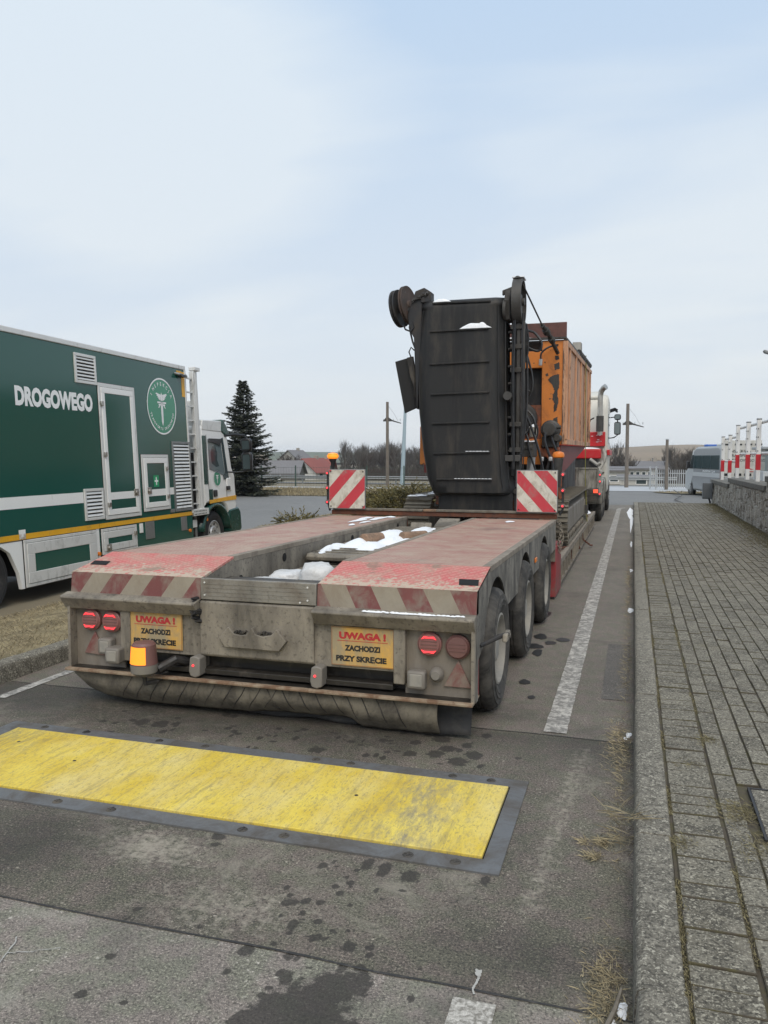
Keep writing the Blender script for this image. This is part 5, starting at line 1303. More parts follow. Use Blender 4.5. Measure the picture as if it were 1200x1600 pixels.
# crossbeam with timber and striped boards
m = MB(); m.box(-3.64, -.84, 9.50, 9.58, .935, .99); m.build('crossbeam', 'rust', t, bevel=.004)
for (a, b) in ((-3.62, -2.45), (-2.44, -2.28), (-2.28, -.86)): m = MB(); m.box(a, b, 9.485, 9.56, .992, 1.02); m.build('timber', 'wood_grey' if b < -2.4 or a > -2.3 else 'wood_warm', t, bevel=.004)
for x in (-3.3, -2.72, -1.72, -1.0): m = MB(); m.box(x, x + .08, 9.41, 9.5, .6, .93); m.build('beam_bracket', 'rust', t)
for (x0, x1, sg, st) in ((-3.66, -3.175, 1, .035), (-1.305, -.83, -1, .09)):
    m = MB(); m.box(x0, x1, 9.455, 9.475, 1.01, 1.505); bd = m.build('striped_board', 'alu_dark', t, bevel=.003)
    m = MB(); band(m, (x0 + .008, 9.4535, 1.018), (1, 0, 0), (0, 0, 1), x1 - x0 - .016, .478, .165 if sg > 0 else .160, .43 * sg, st)
    m.build('stripes', ['board_white', 'board_red'] if sg > 0 else ['board_red', 'board_white'], bd, smooth=False, fixn=False)
    m = MB()
    for x in (x0 + .03, x1 - .03):
        for z in (1.04, 1.475): m.cyl((x, 9.449, z), (x, 9.456, z), .009, n=8)
    m.build('bolt', 'black_steel', bd)
m = MB(); m.tube([(-3.66, 9.5, .98), (-3.69, 9.5, 1.1), (-3.69, 9.5, 1.46)], .014, 7); m.build('lamp_stalk', 'black_steel', t)
m = MB(); m.tube([(-.81, 9.5, .98), (-.775, 9.5, 1.05), (-.775, 9.5, 1.45)], .014, 7); m.build('lamp_stalk', 'black_steel', t)
for x in (-3.685, -.775):
    for z in (1.09, 1.27, 1.455):
        m = MB(); m.lathe([(.0, 9.455), (.02, 9.457), (.028, 9.47), (.028, 9.5)], (x, 0, z), 1, 14); s_ = m.build('marker_lamp', 'lamp_red_off', t)
        m = MB(); m.lathe([(0, 9.451), (.012, 9.4545)], (x, 0, z), 1, 10); m.build('led', 'lamp_led', s_)
def beacon(x, y, z, on, stem_mat, name='beacon'):
    m = MB(); m.lathe([(.012, z - .20), (.022, z - .12), (.026, z - .05), (.045, z - .02), (.05, z)], (x, y, 0), 2, 16); b_ = m.build('beacon_stem', stem_mat, t)
    m = MB(); m.lathe([(.05, z), (.067, z + .010), (.070, z + .038), (.06, z + .065), (.026, z + .076), (0, z + .078)], (x, y, 0), 2, 24); l_ = m.build('beacon', 'lamp_amber_on' if on else 'lamp_amber_off', t)
    if on: m = MB(); m.lathe([(.071, z + .026), (.073, z + .034), (.071, z + .044)], (x, y, 0), 2, 24); m.build('bright_band', 'lamp_amber_hot', l_)
beacon(-3.64, 9.55, 1.635, True, 'black_steel')
m = MB(); m.cyl((-3.64, 9.55, 1.35), (-3.64, 9.55, 1.5), .016, n=8); m.build('beacon_post', 'black_steel', t)
beacon(-.84, 9.60, 1.645, False, 'rim_dusty')
m = MB(); m.lathe([(.03, 1.3), (.038, 1.45), (.05, 1.57), (.06, 1.64)], (-.84, 9.6, 0), 2, 16); m.build('beacon_post', 'machine_grey', t)
# step down to the bed
m = MB(); m.box(-.96, -.835, 9.42, 10.12, .03, .62); m.build('step_plate', 'red_paint_old', t, bevel=.006)
m = MB(); m.box(-3.6, -3.48, 9.42, 10.12, .03, .62); m.build('step_plate', 'red_paint_old', t, bevel=.006)
m = MB(); m.prism([(9.4, .45), (9.4, .88), (9.62, .80), (10.5, .42), (10.5, .28), (9.4, .28)], 0, -3.45, -2.85); m.prism([(9.4, .45), (9.4, .88), (9.62, .80), (10.5, .42), (10.5, .28), (9.4, .28)], 0, -1.6, -1.0); m.build('ramp', 'steel_dirty', t)
# lower bed
m = MB(); m.box(-2.75, -1.65, 9.4, 19.6, .14, .36); m.build('centre_beam', 'steel_dirty', t, bevel=.01)
for (xa, xb) in ((-3.5, -2.76), (-1.64, -.90)):
    m = MB(); y = 10.15; q = random.Random(int(abs(xa) * 10))
    while y < 19.5:
        ye = y + .24; m.ct = q.random(); z_ = .37 + q.uniform(-.008, .01); m.box(xa + .02, xb - .01, y + .005, ye - .005, z_ - .04, z_); y = ye
    m.build('bed_planking', 'wood_dusty', t)
for s in (1, -1):
    xe = -.90 if s > 0 else -3.56
    m = MB(); m.box(xe, xe + .06, 10.15, 19.6, .31, .385); m.build('side_rail', 'rail_dusty', t, bevel=.004)
    m = MB(); m.box(xe, xe + .06, 10.15, 19.6, .07, .11); m.build('side_rail', 'rail_dusty', t, bevel=.004)
    m = MB(); m.box(xe + (-.03 if s > 0 else .07), xe + (-.01 if s > 0 else .09), 10.15, 19.6, .10, .33); m.build('side_web', 'steel_dark', t)
    y = 10.3
    while y < 19.5:
        m = MB(); m.box(xe + .002, xe + .066, y, y + .05, .108, .315); m.build('stanchion', 'steel_dirty', t, bevel=.004); y += .46
    m = MB(); m.prism([(9.9, .05), (9.9, .31), (10.15, .31), (10.15, .07)], 0, xe, xe + .06); m.build('end_gusset', 'red_paint_old', t)
# chains
def chain(pts, nm='chain', r_=.007, L=.045, mat='rust'):
    pts = [Vector(p) for p in pts]; seg = []; m = MB()
    for i in range(len(pts) - 1):
        n = max(1, int((pts[i + 1] - pts[i]).length / (L * .72)))
        for k in range(n): seg.append((pts[i].lerp(pts[i + 1], k / n), (pts[i + 1] - pts[i]).normalized()))
    for i, (p, d) in enumerate(seg):
        u = d.orthogonal().normalized(); 
        if i % 2: u = d.cross(u)
        m.tube([p + d * (math.cos(a) * L * .5) + u * (math.sin(a) * L * .3) for a in [k * math.pi / 4 for k in range(8)]], r_, 4, closed=True)
    return m.build(nm, mat, t, fixn=False)
chain([(-.84, 9.62, .90), (-.80, 9.63, .78), (-.83, 9.62, .62), (-.80, 9.64, .5)], mat='steel_dirty'); chain([(-.81, 9.66, .86), (-.78, 9.67, .7), (-.81, 9.66, .56)], mat='steel_dirty')
chain([(-1.0, 10.9, .42), (-.93, 11.3, .40), (-.86, 11.9, .36), (-.85, 12.05, .28), (-.86, 12.1, .14)]); chain([(-.86, 13.5, .36), (-.85, 13.6, .2), (-.83, 13.8, .12)]); chain([(-.86, 14.7, .35), (-.84, 14.8, .18), (-.72, 15.0, .06), (-.70, 15.3, .03)])
chain([(-1.1, 16.9, .75), (-.98, 16.4, .5), (-.9, 15.6, .40)]); chain([(-1.05, 17.0, .6), (-.92, 17.9, .38)])
# gooseneck
m = MB(); m.prism([(19.2, .14), (19.2, .40), (19.9, 1.25), (20.6, 1.4), (23.4, 1.42), (23.4, 1.22), (20.8, 1.2), (20.3, 1.05), (19.8, .14)], 0, -2.7, -1.7); m.build('gooseneck', 'dark_red', t, bevel=.02)
m = MB(); m.box(-3.3, -.79, 19.95, 20.06, .92, 1.40); m.build('headboard', 'gooseneck_grey', t, bevel=.01)
m = MB(); 
for x in (-3.3, -1.32, -1.27, -.83): m.box(x, x + .03, 19.925, 19.95, .92, 1.40)
m.box(-3.3, -.79, 19.93, 19.95, 1.375, 1.41); m.build('headboard_frame', 'gooseneck_grey', t, bevel=.004)
m = MB(); m.box(-1.78, -1.36, 19.90, 19.945, 1.02, 1.38); m.build('red_box', 'truck_red', t, bevel=.01)
m = MB(); m.box(-1.95, -1.30, 19.6, 19.93, .80, .84)
for x in (-1.78, -1.68, -1.5, -1.4): m.tube([(x, 19.7, .86), (x, 19.7, 1.05), (x + .02, 19.75, 1.12)], .03, 8)
m.build('hydraulic_block', 'machine_grey', t)
m = MB(); m.box(-3.3, -.79, 19.9, 20.1, .74, .90); m.build('lamp_bar', 'steel_dark', t, bevel=.01)
for x in (-1.2, -.85, -3.2, -2.9): m = MB(); m.box(x - .06, x + .05, 19.885, 19.9, .80, .89); m.build('tail_light', 'lamp_amber_dim', t, bevel=.006)
# ================================================================= LOAD IN THE TRAILER WELL
q = random.Random(31)
def platform(label, x0, x1, y0, y1, z, mats='steel_dirty'):
    tt = thing('loading_plate', ((x0 + x1) / 2, (y0 + y1) / 2, z), label, 'loading plate')
    m = MB(); m.prism([(y0, z), (y0 - .01, z + .03), (y0 + .02, z + .055), (y1, z + .055), (y1, z)], 0, x0, x1); m.build('plate', mats, tt, bevel=.006)
    m = MB(); n = int((y1 - y0) / .14)
    for i in range(n): m.box(x0 + .04, x1 - .04, y0 + .1 + i * .14, y0 + .135 + i * .14, z + .055, z + .065)
    m.build('rib', mats, tt)
    return tt
platform('upper dirty steel loading plate, snow covered, lying in the well between the decks', -2.585, -1.86, 6.15, 8.9, .80)
platform('lower steel loading plate under the snow covered one in the trailer well', -2.585, -1.86, 5.75, 7.6, .70)
m = MB()
for (x, y, a, b, h, ro) in ((-2.50, 6.55, .07, .35, .035, .1), (-2.38, 6.95, .14, .38, .05, -.1), (-2.22, 6.75, .15, .30, .045, .1), (-2.12, 7.2, .13, .42, .06, -.2), (-2.0, 7.0, .09, .4, .05, 0), (-2.36, 7.8, .12, .5, .05, 0), (-2.1, 8.1, .14, .55, .055, .1)):
    snow_heap(m, x, y, .857, a, b, h, q, 22, 6, ro)
top(m, 'snow', 'snow', 'lumpy snow lying on the upper loading plate in the trailer well', 'snow', kind='stuff', fixn=False)
for i, (x, y, z, a, L, lab) in enumerate(((-2.30, 7.05, .90, 1.2, .26, 'nearer of two round log chocks poking out of the snow on the plate'), (-1.98, 7.35, .90, 1.0, .3, 'farther of two round log chocks poking out of the snow on the plate'))):
    m = MB(); d = Vector((math.cos(a), math.sin(a), 0)); c = Vector((x, y, z)); m.cyl(c - d * L / 2, c + d * L / 2, .055, .05, 14); top(m, 'wooden_chock', 'wood_warm', lab, 'chock', bevel=.005)
# snow on the log chocks and deck
m = MB()
for (x, y, a, b) in ((-2.95, 8.55, .04, .3), (-2.84, 8.9, .06, .25), (-3.0, 8.95, .05, .2), (-2.8, 7.9, .025, .09), (-2.77, 9.2, .07, .06), (-1.85, 7.6, .02, .06), (-1.3, 8.9, .045, .1), (-2.79, 8.3, .02, .2)):
    snow_heap(m, x, y, 0, a, b, .012, q, 20, 5, 0, zf=lambda X, Y: dz(Y) + .006)
top(m, 'snow', 'snow', 'small flat patches of snow on the tread plate decks near the crossbeam', 'snow', kind='stuff', fixn=False)
m = MB(); 
for i, (x, a) in enumerate(((-1.25, .09), (-1.12, .05), (-1.45, .05))): snow_heap(m, x, 4.45, .742, a, .012, .008, q, 14, 4)
for x in np.arange(-1.5, -.9, .028): snow_heap(m, x, 4.455 + q.uniform(-.01, .01), .743, .018, .010, .007, q, 10, 4)
top(m, 'snow', 'snow', 'thin rim of ice along the lip above the right tail lights', 'snow', kind='stuff', fixn=False)
# wrapped sacks at the rear end of the well
def sack(cx, cy, cz, sx, sy, sz, seed, label, mat='bag_plastic', rot=0):
    m = MB(); nu, nv = 26, 18; P = []
    for i in range(nu):
        for j in range(nv):
            th = 2 * math.pi * i / (nu - 1); ph = math.pi * j / (nv - 1)
            d = Vector((math.cos(th) * math.sin(ph), math.sin(th) * math.sin(ph), math.cos(ph)))
            e = Vector([math.copysign(abs(c) ** .72, c) for c in d]); k_ = 1 + .16 * noise.noise(d * 1.6 + Vector((seed, 0, 0))) + .07 * noise.noise(d * 5 + Vector((seed, 3, 0))) + .035 * abs(noise.noise(d * 11 + Vector((seed, 3, 9))))
            x, y = e.x * sx * k_, e.y * sy * k_; P.append((cx + x * math.cos(rot) - y * math.sin(rot), cy + x * math.sin(rot) + y * math.cos(rot), cz + e.z * sz * k_))
    m.grid(P, nu, nv); return top(m, 'plastic_sack', mat, label, 'sack', 'plastic wrapped sacks in the trailer well', fixn=False, angle=60)
sack(-2.40, 4.95, .765, .17, .22, .06, 2, 'flat white plastic sack at the left of the rear well, behind the ribbed strip')
sack(-2.15, 4.82, .765, .20, .17, .055, 5, 'flat white plastic sack in the middle of the rear well')
sack(-2.14, 5.30, .80, .13, .13, .10, 8, 'bulging silver grey plastic sack leaning upright under the loading plates', rot=.4)
sack(-2.40, 5.35, .765, .12, .16, .065, 12, 'crumpled white plastic sack against the left inner wall of the well')
m = MB(); m.prism([(5.0, .60), (5.0, .72), (5.7, .72), (5.7, .60)], 0, -2.58, -1.86); top(m, 'timber_packing', 'wood_grey', 'grey timber packing under the plastic sacks in the trailer well', 'timber')
tt = thing('wheel_chocks', (-2.1, 9.15, .75), 'folded steel wedge at the front end of the trailer well below the crossbeam', 'steel wedge')
m = MB(); m.prism([(9.0, .60), (9.05, .86), (9.35, .93), (9.38, .60)], 0, -2.2, -1.95); m.build('wedge', 'steel_dirty', tt, bevel=.008)
m = MB(); m.prism([(9.0, .72), (9.15, .89), (9.3, .72)], 0, -2.5, -2.25); m.build('wedge', 'steel_dirty', tt, bevel=.008)

# ================================================================= TRACKED SCREENING MACHINE
t = thing('screening_machine', (-2.05, 14.5, .38), 'orange tracked screening machine with a folded black rubber conveyor, loaded on the low loader', 'screening machine')
BZ = .385
def track(x0, x1, y0, y1, h, snowy):
    r_ = h / 2; yc0, yc1 = y0 + r_, y1 - r_; zc = BZ + r_; pts = []
    def P(s):
        """point and direction along the loop"""
        L = yc1 - yc0; C_ = math.pi * r_; T = 2 * L + 2 * C_; s %= T
        if s < L: return Vector((0, yc1 - s, zc + r_)), 0
        s -= L
        if s < C_: a = math.pi / 2 + s / r_; return Vector((0, yc0 + math.cos(a) * r_, zc + math.sin(a) * r_)), a - math.pi / 2
        s -= C_
        if s < L: return Vector((0, yc0 + s, zc - r_)), math.pi
        s -= L; a = -math.pi / 2 + s / r_; return Vector((0, yc1 + math.cos(a) * r_, zc + math.sin(a) * r_)), a - math.pi / 2
    T = 2 * (yc1 - yc0) + 2 * math.pi * r_; n = int(T / .15); m = MB()
    for i in range(n):
        p, a = P(T * i / n); M_ = Matrix.Translation(p) @ Matrix.Rotation(a, 4, 'X')
        m.box(x0, x1, -.066, .066, -.03, -.006, M_); m.box(x0, x1, -.06, -.032, -.006, .030, M_); m.box(x0, x1, .012, .032, -.006, .018, M_)
    tr = m.build('track', 'track_steel', t, fixn=False)
    m = MB(); m.prism([(yc0 + .05, zc - r_ * .55), (yc0 + .0, zc + .02), (yc0 + .12, zc + r_ * .5), (yc1 - .12, zc + r_ * .5), (yc1, zc), (yc1 - .05, zc - r_ * .55)], 0, x0 + .05, x1 - .04); m.build('track_frame', 'steel_grey', t, bevel=.02)
    for yy, rr in ((yc0, r_ - .04), (yc1, r_ - .04)):
        m = MB(); m.lathe([(0, x1 - .03), (rr * .4, x1 - .03), (rr * .45, x1 - .06), (rr * .8, x1 - .07), (rr, x1 - .05), (rr, x0 + .05)], (0, yy, zc), 0, 24); m.build('sprocket', 'steel_dirty', t)
    k = 0; yy = yc0 + .35
    while yy < yc1 - .2: m = MB(); m.cyl((x0 + .06, yy, BZ + .075), (x1 - .03, yy, BZ + .075), .055, n=12); m.build('roller', 'steel_dirty', t); yy += .32
    if snowy:
        m = MB(); 
        for i in range(26): snow_heap(m, (x0 + x1) / 2 + q.uniform(-.12, .12), y0 + .15 + i * .1, BZ + h + .015, q.uniform(.05, .12), .035, .02, q, 10, 4)
        m.build('snow_cover', 'snow', t, fixn=False)
    return tr
track(-1.27, -.87, 11.55, 16.6, .67, False); track(-3.28, -2.88, 11.55, 16.6, .67, True)
m = MB()
for x in (-1.42, -2.82): m.box(x, x + .14, 11.7, 18.4, .95, 1.25)
for y in (12.6, 15.4): m.box(-3.0, -1.1, y, y + .2, .75, 1.0)
m.build('chassis', 'orange_dark', t, bevel=.01)
# orange body, rear frame with its opening
YB = 12.0
m = MB(); m.box(-3.02, -2.45, YB, YB + .12, 1.84, 3.20); m.box(-1.305, -.975, YB, YB + .12, 1.84, 3.34); m.box(-2.45, -1.305, YB, YB + .12, 2.96, 3.20); m.box(-2.45, -1.305, YB, YB + .12, 1.55, 1.92)
m.build('rear_frame', 'orange_paint', t, bevel=.006)
m = MB(); m.box(-2.44, -1.32, YB + .14, YB + .5, 1.92, 2.95); m.build('dark_opening', 'black_steel', t)
m = MB(); m.box(-1.60, -1.31, YB + .02, YB + .13, 1.86, 2.42); m.build('shade_plate', 'orange_dark', t)
m = MB(); m.lathe([(0, YB - .10), (.05, YB - .10), (.055, YB - .07), (.20, YB - .06), (.235, YB - .04), (.24, YB + .02)], (-1.60, 0, 2.22), 1, 30); m.build('drum_cover', 'black_steel', t)
m = MB()
for k in range(6): a = k * math.pi / 3 + .3; m.cyl((-1.60 + math.cos(a) * .17, YB - .075, 2.22 + math.sin(a) * .17), (-1.60 + math.cos(a) * .17, YB - .055, 2.22 + math.sin(a) * .17), .018, n=8)
m.build('bolt', 'rim_dusty', t)
# side walls, top edge rising forward
for s in (1, -1):
    xo = -.965 if s > 0 else -3.03; xi = xo - .04 * s
    m = MB(); m.prism([(YB - .02, 1.84), (YB - .02, 3.33), (18.9, 3.60), (18.5, 1.90)], 0, min(xo, xi), max(xo, xi)); m.build('side_wall', 'side_faded', t, bevel=.004)
    m = MB(); e0, e1 = (xo, xo + .03) if s > 0 else (xo - .03, xo)
    for y in (12.0, 12.55, 13.9, 15.2, 16.5, 17.8, 18.45): 
        zt = 3.33 + (y - 12) * .039
        m.box(e0, e1, y, y + .07, 1.90, zt - .06)
    m.prism([(YB, 3.26), (YB, 3.335), (18.85, 3.60), (18.85, 3.53)], 0, e0, e1); m.prism([(YB, 1.84), (YB, 1.92), (18.5, 1.98), (18.5, 1.90)], 0, e0, e1)
    m.build('side_rib', 'side_faded', t, bevel=.004)
    m = MB(); xa = xo - .06 if s > 0 else xo
    m.prism([(YB + .3, 3.345), (YB + .3, 3.42), (18.7, 3.69), (18.7, 3.61)], 0, xa, xa + .06); m.build('top_rail', 'machine_grey', t, bevel=.01)
    for y in np.arange(15.2, 18.6, .42): z = 3.44 + (y - 12.3) * .041; m = MB(); m.cyl((xa + .03, y, z), (xa + .03, y + .26, z + .012), .06, n=12); m.build('top_roller', 'black_steel', t)
m = MB(); m.prism([(15.3, 3.5), (15.4, 3.78), (15.75, 3.80), (15.8, 3.52)], 0, -1.12, -.97); m.build('lifting_bracket', 'rim_dusty', t, bevel=.01)
m = MB(); m.box(-3.1, -1.0, 18.4, 18.48, 1.95, 3.55); m.build('front_wall', 'orange_dark', t)
m = MB(); m.box(-3.1, -1.0, 12.2, 18.4, 3.1, 3.14); m.build('top_screen', 'black_steel', t)
m = MB(); m.prism([(12.02, 1.835), (18.4, 1.895), (17.4, 1.80), (12.5, 1.42), (12.02, 1.42)], 0, -1.08, -1.02); m.prism([(12.02, 1.835), (18.4, 1.895), (17.4, 1.80), (12.5, 1.42), (12.02, 1.42)], 0, -3.08, -3.02)
m.box(-3.02, -1.08, 12.3, 18.0, 1.80, 1.835); m.build('chute', 'dark_red', t)
m = MB(); m.box(-3.0, -1.2, 12.4, 17.8, 1.0, 1.78); m.build('engine_bay', 'black_steel', t)
# rusty hinged flap above the rear
m = MB(); m.box(-3.02, -.955, YB - .03, YB + .0, 3.385, 3.60); m.build('top_flap', 'rust_flap', t, bevel=.004)
m = MB(); m.box(-3.02, -.955, YB - .04, YB + .05, 3.365, 3.39); m.build('flap_edge', 'machine_grey', t)
m = MB(); snow_heap(m, -1.9, YB - .035, 3.392, .5, .012, .018, q, 20, 4); m.build('snow_cover', 'snow', t, fixn=False)
m = MB(); m.box(-3.1, -1.0, YB + .13, YB + .2, 3.2, 3.37); m.build('rear_gap', 'black_steel', t)
# flaked paint patch shapes on the right upright
m = MB()
for pts in ([(-1.22, 2.78), (-1.16, 2.84), (-1.06, 2.86), (-1.05, 2.72), (-1.08, 2.6), (-1.06, 2.45), (-1.09, 2.34), (-1.13, 2.30), (-1.12, 2.44), (-1.15, 2.5), (-1.12, 2.62), (-1.15, 2.7)], [(-1.13, 2.22), (-1.07, 2.24), (-1.07, 2.13), (-1.10, 2.10), (-1.14, 2.14)], [(-1.13, 3.0), (-1.06, 3.03), (-1.05, 2.94), (-1.12, 2.92)], [(-1.12, 3.12), (-1.06, 3.13), (-1.06, 3.07), (-1.11, 3.06)], [(-1.25, 2.86), (-1.22, 2.88), (-1.215, 2.84), (-1.24, 2.83)], [(-1.27, 3.04), (-1.25, 3.045), (-1.25, 3.02)]):
    c = Vector((sum(p[0] for p in pts) / len(pts), 0, sum(p[1] for p in pts) / len(pts))); ring = []
    for i in range(len(pts)):
        a, b = pts[i], pts[(i + 1) % len(pts)]
        for k in range(5):
            f = k / 5; x = a[0] * (1 - f) + b[0] * f; z = a[1] * (1 - f) + b[1] * f
            ring.append((x + .014 * noise.noise(Vector((x * 40, 0, z * 40))), YB - .0035, z + .014 * noise.noise(Vector((x * 40, 5, z * 40)))))
    m.add(ring, [tuple(range(len(ring)))])
m.build('bare_metal_patch', 'machine_grey', t, smooth=False, fixn=False)
# hydraulic motor, canister, pipes in front of the lower frame
m = MB(); m.lathe([(.0, 11.55), (.09, 11.55), (.105, 11.6), (.105, 11.78), (.14, 11.8), (.14, 11.9), (.07, 11.92), (.07, 12.0)], (-1.15, 0, 2.05), 1, 20); m.lathe([(0, 11.62), (.05, 11.62), (.055, 11.7), (.055, 11.95)], (-1.05, 0, 1.93), 1, 14)
m.box(-1.26, -1.04, 11.7, 11.98, 1.80, 1.95); m.cyl((-1.20, 11.62, 2.0), (-1.20, 11.62, 2.12), .03, n=10); m.cyl((-1.11, 11.66, 2.08), (-.99, 11.66, 2.08), .028, n=10)
m.build('hydraulic_motor', 'machine_grey', t, bevel=.006)
m = MB(); m.cyl((-1.33, 11.3, 1.93), (-1.33, 11.3, 2.07), .058, n=16); c_ = m.build('filter_canister', 'rim_dusty', t, bevel=.006)
m = MB(); snow_heap(m, -1.33, 11.3, 2.072, .058, .058, .04, q, 14, 5); m.build('snow_cover', 'snow', c_, fixn=False)
m = MB(); m.cyl((-1.36, 11.2, 1.35), (-1.345, 11.2, 1.66), .055, n=16); m.build('silver_cylinder', 'rim_silver', t)
m = MB(); m.box(-1.56, -1.28, 10.95, 11.3, 1.66, 1.86); m.cyl((-1.62, 11.0, 1.78), (-1.3, 11.0, 1.78), .06, n=14); m.cyl((-1.5, 10.93, 1.72), (-1.5, 10.9, 1.72), .05, n=12); m.build('valve_block', 'machine_grey', t, bevel=.01)
m = MB(); 
for k in range(7): snow_heap(m, -1.5 + k * .035, 11.0 + q.uniform(-.05, .05), 1.862, .03, .04, .02, q, 10, 4)
m.build('snow_cover', 'snow', t, fixn=False)
m = MB(); m.prism([(-1.32, 1.78), (-1.02, 1.80), (-1.0, 1.55), (-.94, 1.05), (-1.02, 1.05), (-1.08, 1.5), (-1.2, 1.66), (-1.30, 1.66)], 1, 11.75, 11.87); m.build('lower_bracket', 'orange_dark', t, bevel=.01)
m = MB(); m.prism([(-2.96, 1.55), (-2.86, 1.55), (-2.86, 2.1), (-2.96, 2.1)], 1, 11.3, 11.42); m.build('orange_bracket', 'orange_paint', t, bevel=.01)
# folded conveyor: belt, cleats, frame
def tilt(x, z): return x - .0
m = MB(); zs = list(np.linspace(1.20, 3.60, 26)); P = []; prof_n = 17
def xl(z): return float(np.interp(z, [1.18, 1.35, 1.78, 2.29, 2.63, 2.97, 3.3, 3.7], [-2.58, -2.66, -2.73, -2.785, -2.795, -2.80, -2.78, -2.72]))
def xr(z): return float(np.interp(z, [1.18, 1.35, 1.78, 2.6, 3.68], [-1.50, -1.53, -1.565, -1.585, -1.60]))
def beltrow(z, y0, shrink=0.0):
    a, b = xl(z), xr(z); row = []
    for k in range(prof_n):
        u = -1 + 2 * k / (prof_n - 1); e = abs(u); x = (a + b) / 2 + (b - a) / 2 * (math.sin(u * math.pi / 2 * .98) if e > .0 else 0) * 1.0
        x = (a + b) / 2 + (b - a) / 2 * (u if e < .8 else math.copysign(.8 + .2 * math.sin((e - .8) / .2 * math.pi / 2), u)); yb = 0 if e < .72 else .26 * ((e - .72) / .28) ** 2.0
        row.append((x, y0 + yb, z))
    return row
rows = []
for z in np.linspace(1.13, 1.20, 6): rows.append([(p[0], p[1] + .28 * ((1.20 - z) / .07) ** 1.5, z) for p in beltrow(1.20, 10.40)])
for z in zs[1:]: rows.append(beltrow(z, 10.40))
for k in range(1, 9):
    a = math.pi / 2 * k / 8; rows.append([(p[0], 10.40 + .12 - .12 * math.cos(a) + (p[1] - 10.40) * .6, 3.60 + .10 * math.sin(a)) for p in beltrow(3.6, 10.40)])
rows.append([(p[0], 11.0, 3.69) for p in beltrow(3.6, 10.4)])
for rr_ in rows: P += rr_
m.grid(P, len(rows), prof_n); bl = m.build('conveyor_belt', 'belt_black', t, fixn=False, angle=60); bl.modifiers.new('solid', 'SOLIDIFY').thickness = .018
cl = [(-2.557, 3.655, -1.789, 3.641, .0), (-2.59, 3.288, -1.811, 3.293, 0), (-2.588, 2.863, -1.799, 2.877, 0), (-2.569, 2.469, -1.795, 2.484, 0), (-2.55, 2.09, -1.792, 2.097, 0), (-2.531, 1.692, -1.78, 1.708, 0), (-2.486, 1.353, -1.751, 1.351, 0)]
for i, (xa, za, xb, zb, _) in enumerate(cl):
    m = MB(); yy = 10.40 if i else 10.415
    m.prism([(xa, za), (xb, zb), (xb, zb + .022), (xa, za + .022)], 1, yy - .045, yy + .01); c_ = m.build('cleat', 'belt_black', t, bevel=.004)
    m = MB(); xm = (xa + xb) / 2
    if i == 1: 
        snow_heap(m, xb - .19, yy - .018, zb + .0225, .18, .022, .062, q, 30, 6); snow_heap(m, xb - .09, yy - .018, zb + .0225, .09, .02, .068, q, 20, 6)
    if i == 0:
        snow_heap(m, xa + .13, yy - .018, za + .0225, .12, .022, .035, q, 24, 6)
    if i in (5, 6):
        for k in range(7 if i == 5 else 11): snow_heap(m, xb - .03 - k * .045, yy - .035, zb + .022, .026, .012, .006, q, 10, 4)
    if m.v: m.build('snow_cover', 'snow', c_, fixn=False)
    if i > 0:
        m = MB(); n = 16; A = [(xm - .20 + .40 * k / n, 10.3965, za + .026) for k in range(n + 1)]; B = [(xm - .20 + .40 * k / n, 10.3965, za + .026 + (.075 * math.sin(math.pi * k / n) ** 1.3) * (.6 + .6 * q.random())) for k in range(n + 1)]
        m.strip(A, B); m.build('mud_smear', 'belt_mud', c_, fixn=False, smooth=False)
m = MB(); m.tube([(xr(z) - .095, 10.397, z) for z in np.linspace(1.25, 3.58, 20)], .006, 5); m.tube([(xr(z) - .02, 10.50, z) for z in np.linspace(1.25, 3.58, 20)], .008, 5); m.tube([(xl(z) + .05, 10.43, z) for z in np.linspace(1.25, 3.58, 20)], .005, 5); m.build('belt_seam', 'black_steel', bl)
m = MB(); m.cyl((-2.62, 10.6, 3.50), (-1.66, 10.6, 3.50), .15, n=24); m.cyl((-2.5, 10.75, 1.30), (-1.62, 10.75, 1.30), .14, n=24); m.build('drum', 'black_steel', t)
for (xa, xb) in ((-2.66, -2.60), (-1.56, -1.50)):
    m = MB(); m.box(xa, xb, 10.72, 11.0, 1.25, 3.66); m.box(xa + .01, xb + .02, 10.6, 10.74, 1.4, 3.5); m.build('conveyor_beam', 'black_steel', t, bevel=.01)
m = MB()
for z in (1.5, 2.1, 2.7, 3.3): m.box(-2.6, -1.55, 10.8, 10.9, z, z + .08)
m.build('conveyor_crossbar', 'black_steel', t)
m = MB(); m.box(-2.45, -1.50, 10.50, 10.54, .96, 1.18); m.build('lower_skirt', 'belt_black', t); m = MB(); m.box(-2.52, -2.45, 10.62, 10.72, .95, 1.22); m.box(-1.50, -1.43, 10.62, 10.72, .95, 1.24); m.cyl((-2.49, 10.6, 1.18), (-2.49, 10.66, 1.18), .045, n=12); m.cyl((-1.47, 10.6, 1.2), (-1.47, 10.66, 1.2), .04, n=12); m.build('lower_bracket', 'black_steel', t, bevel=.01)
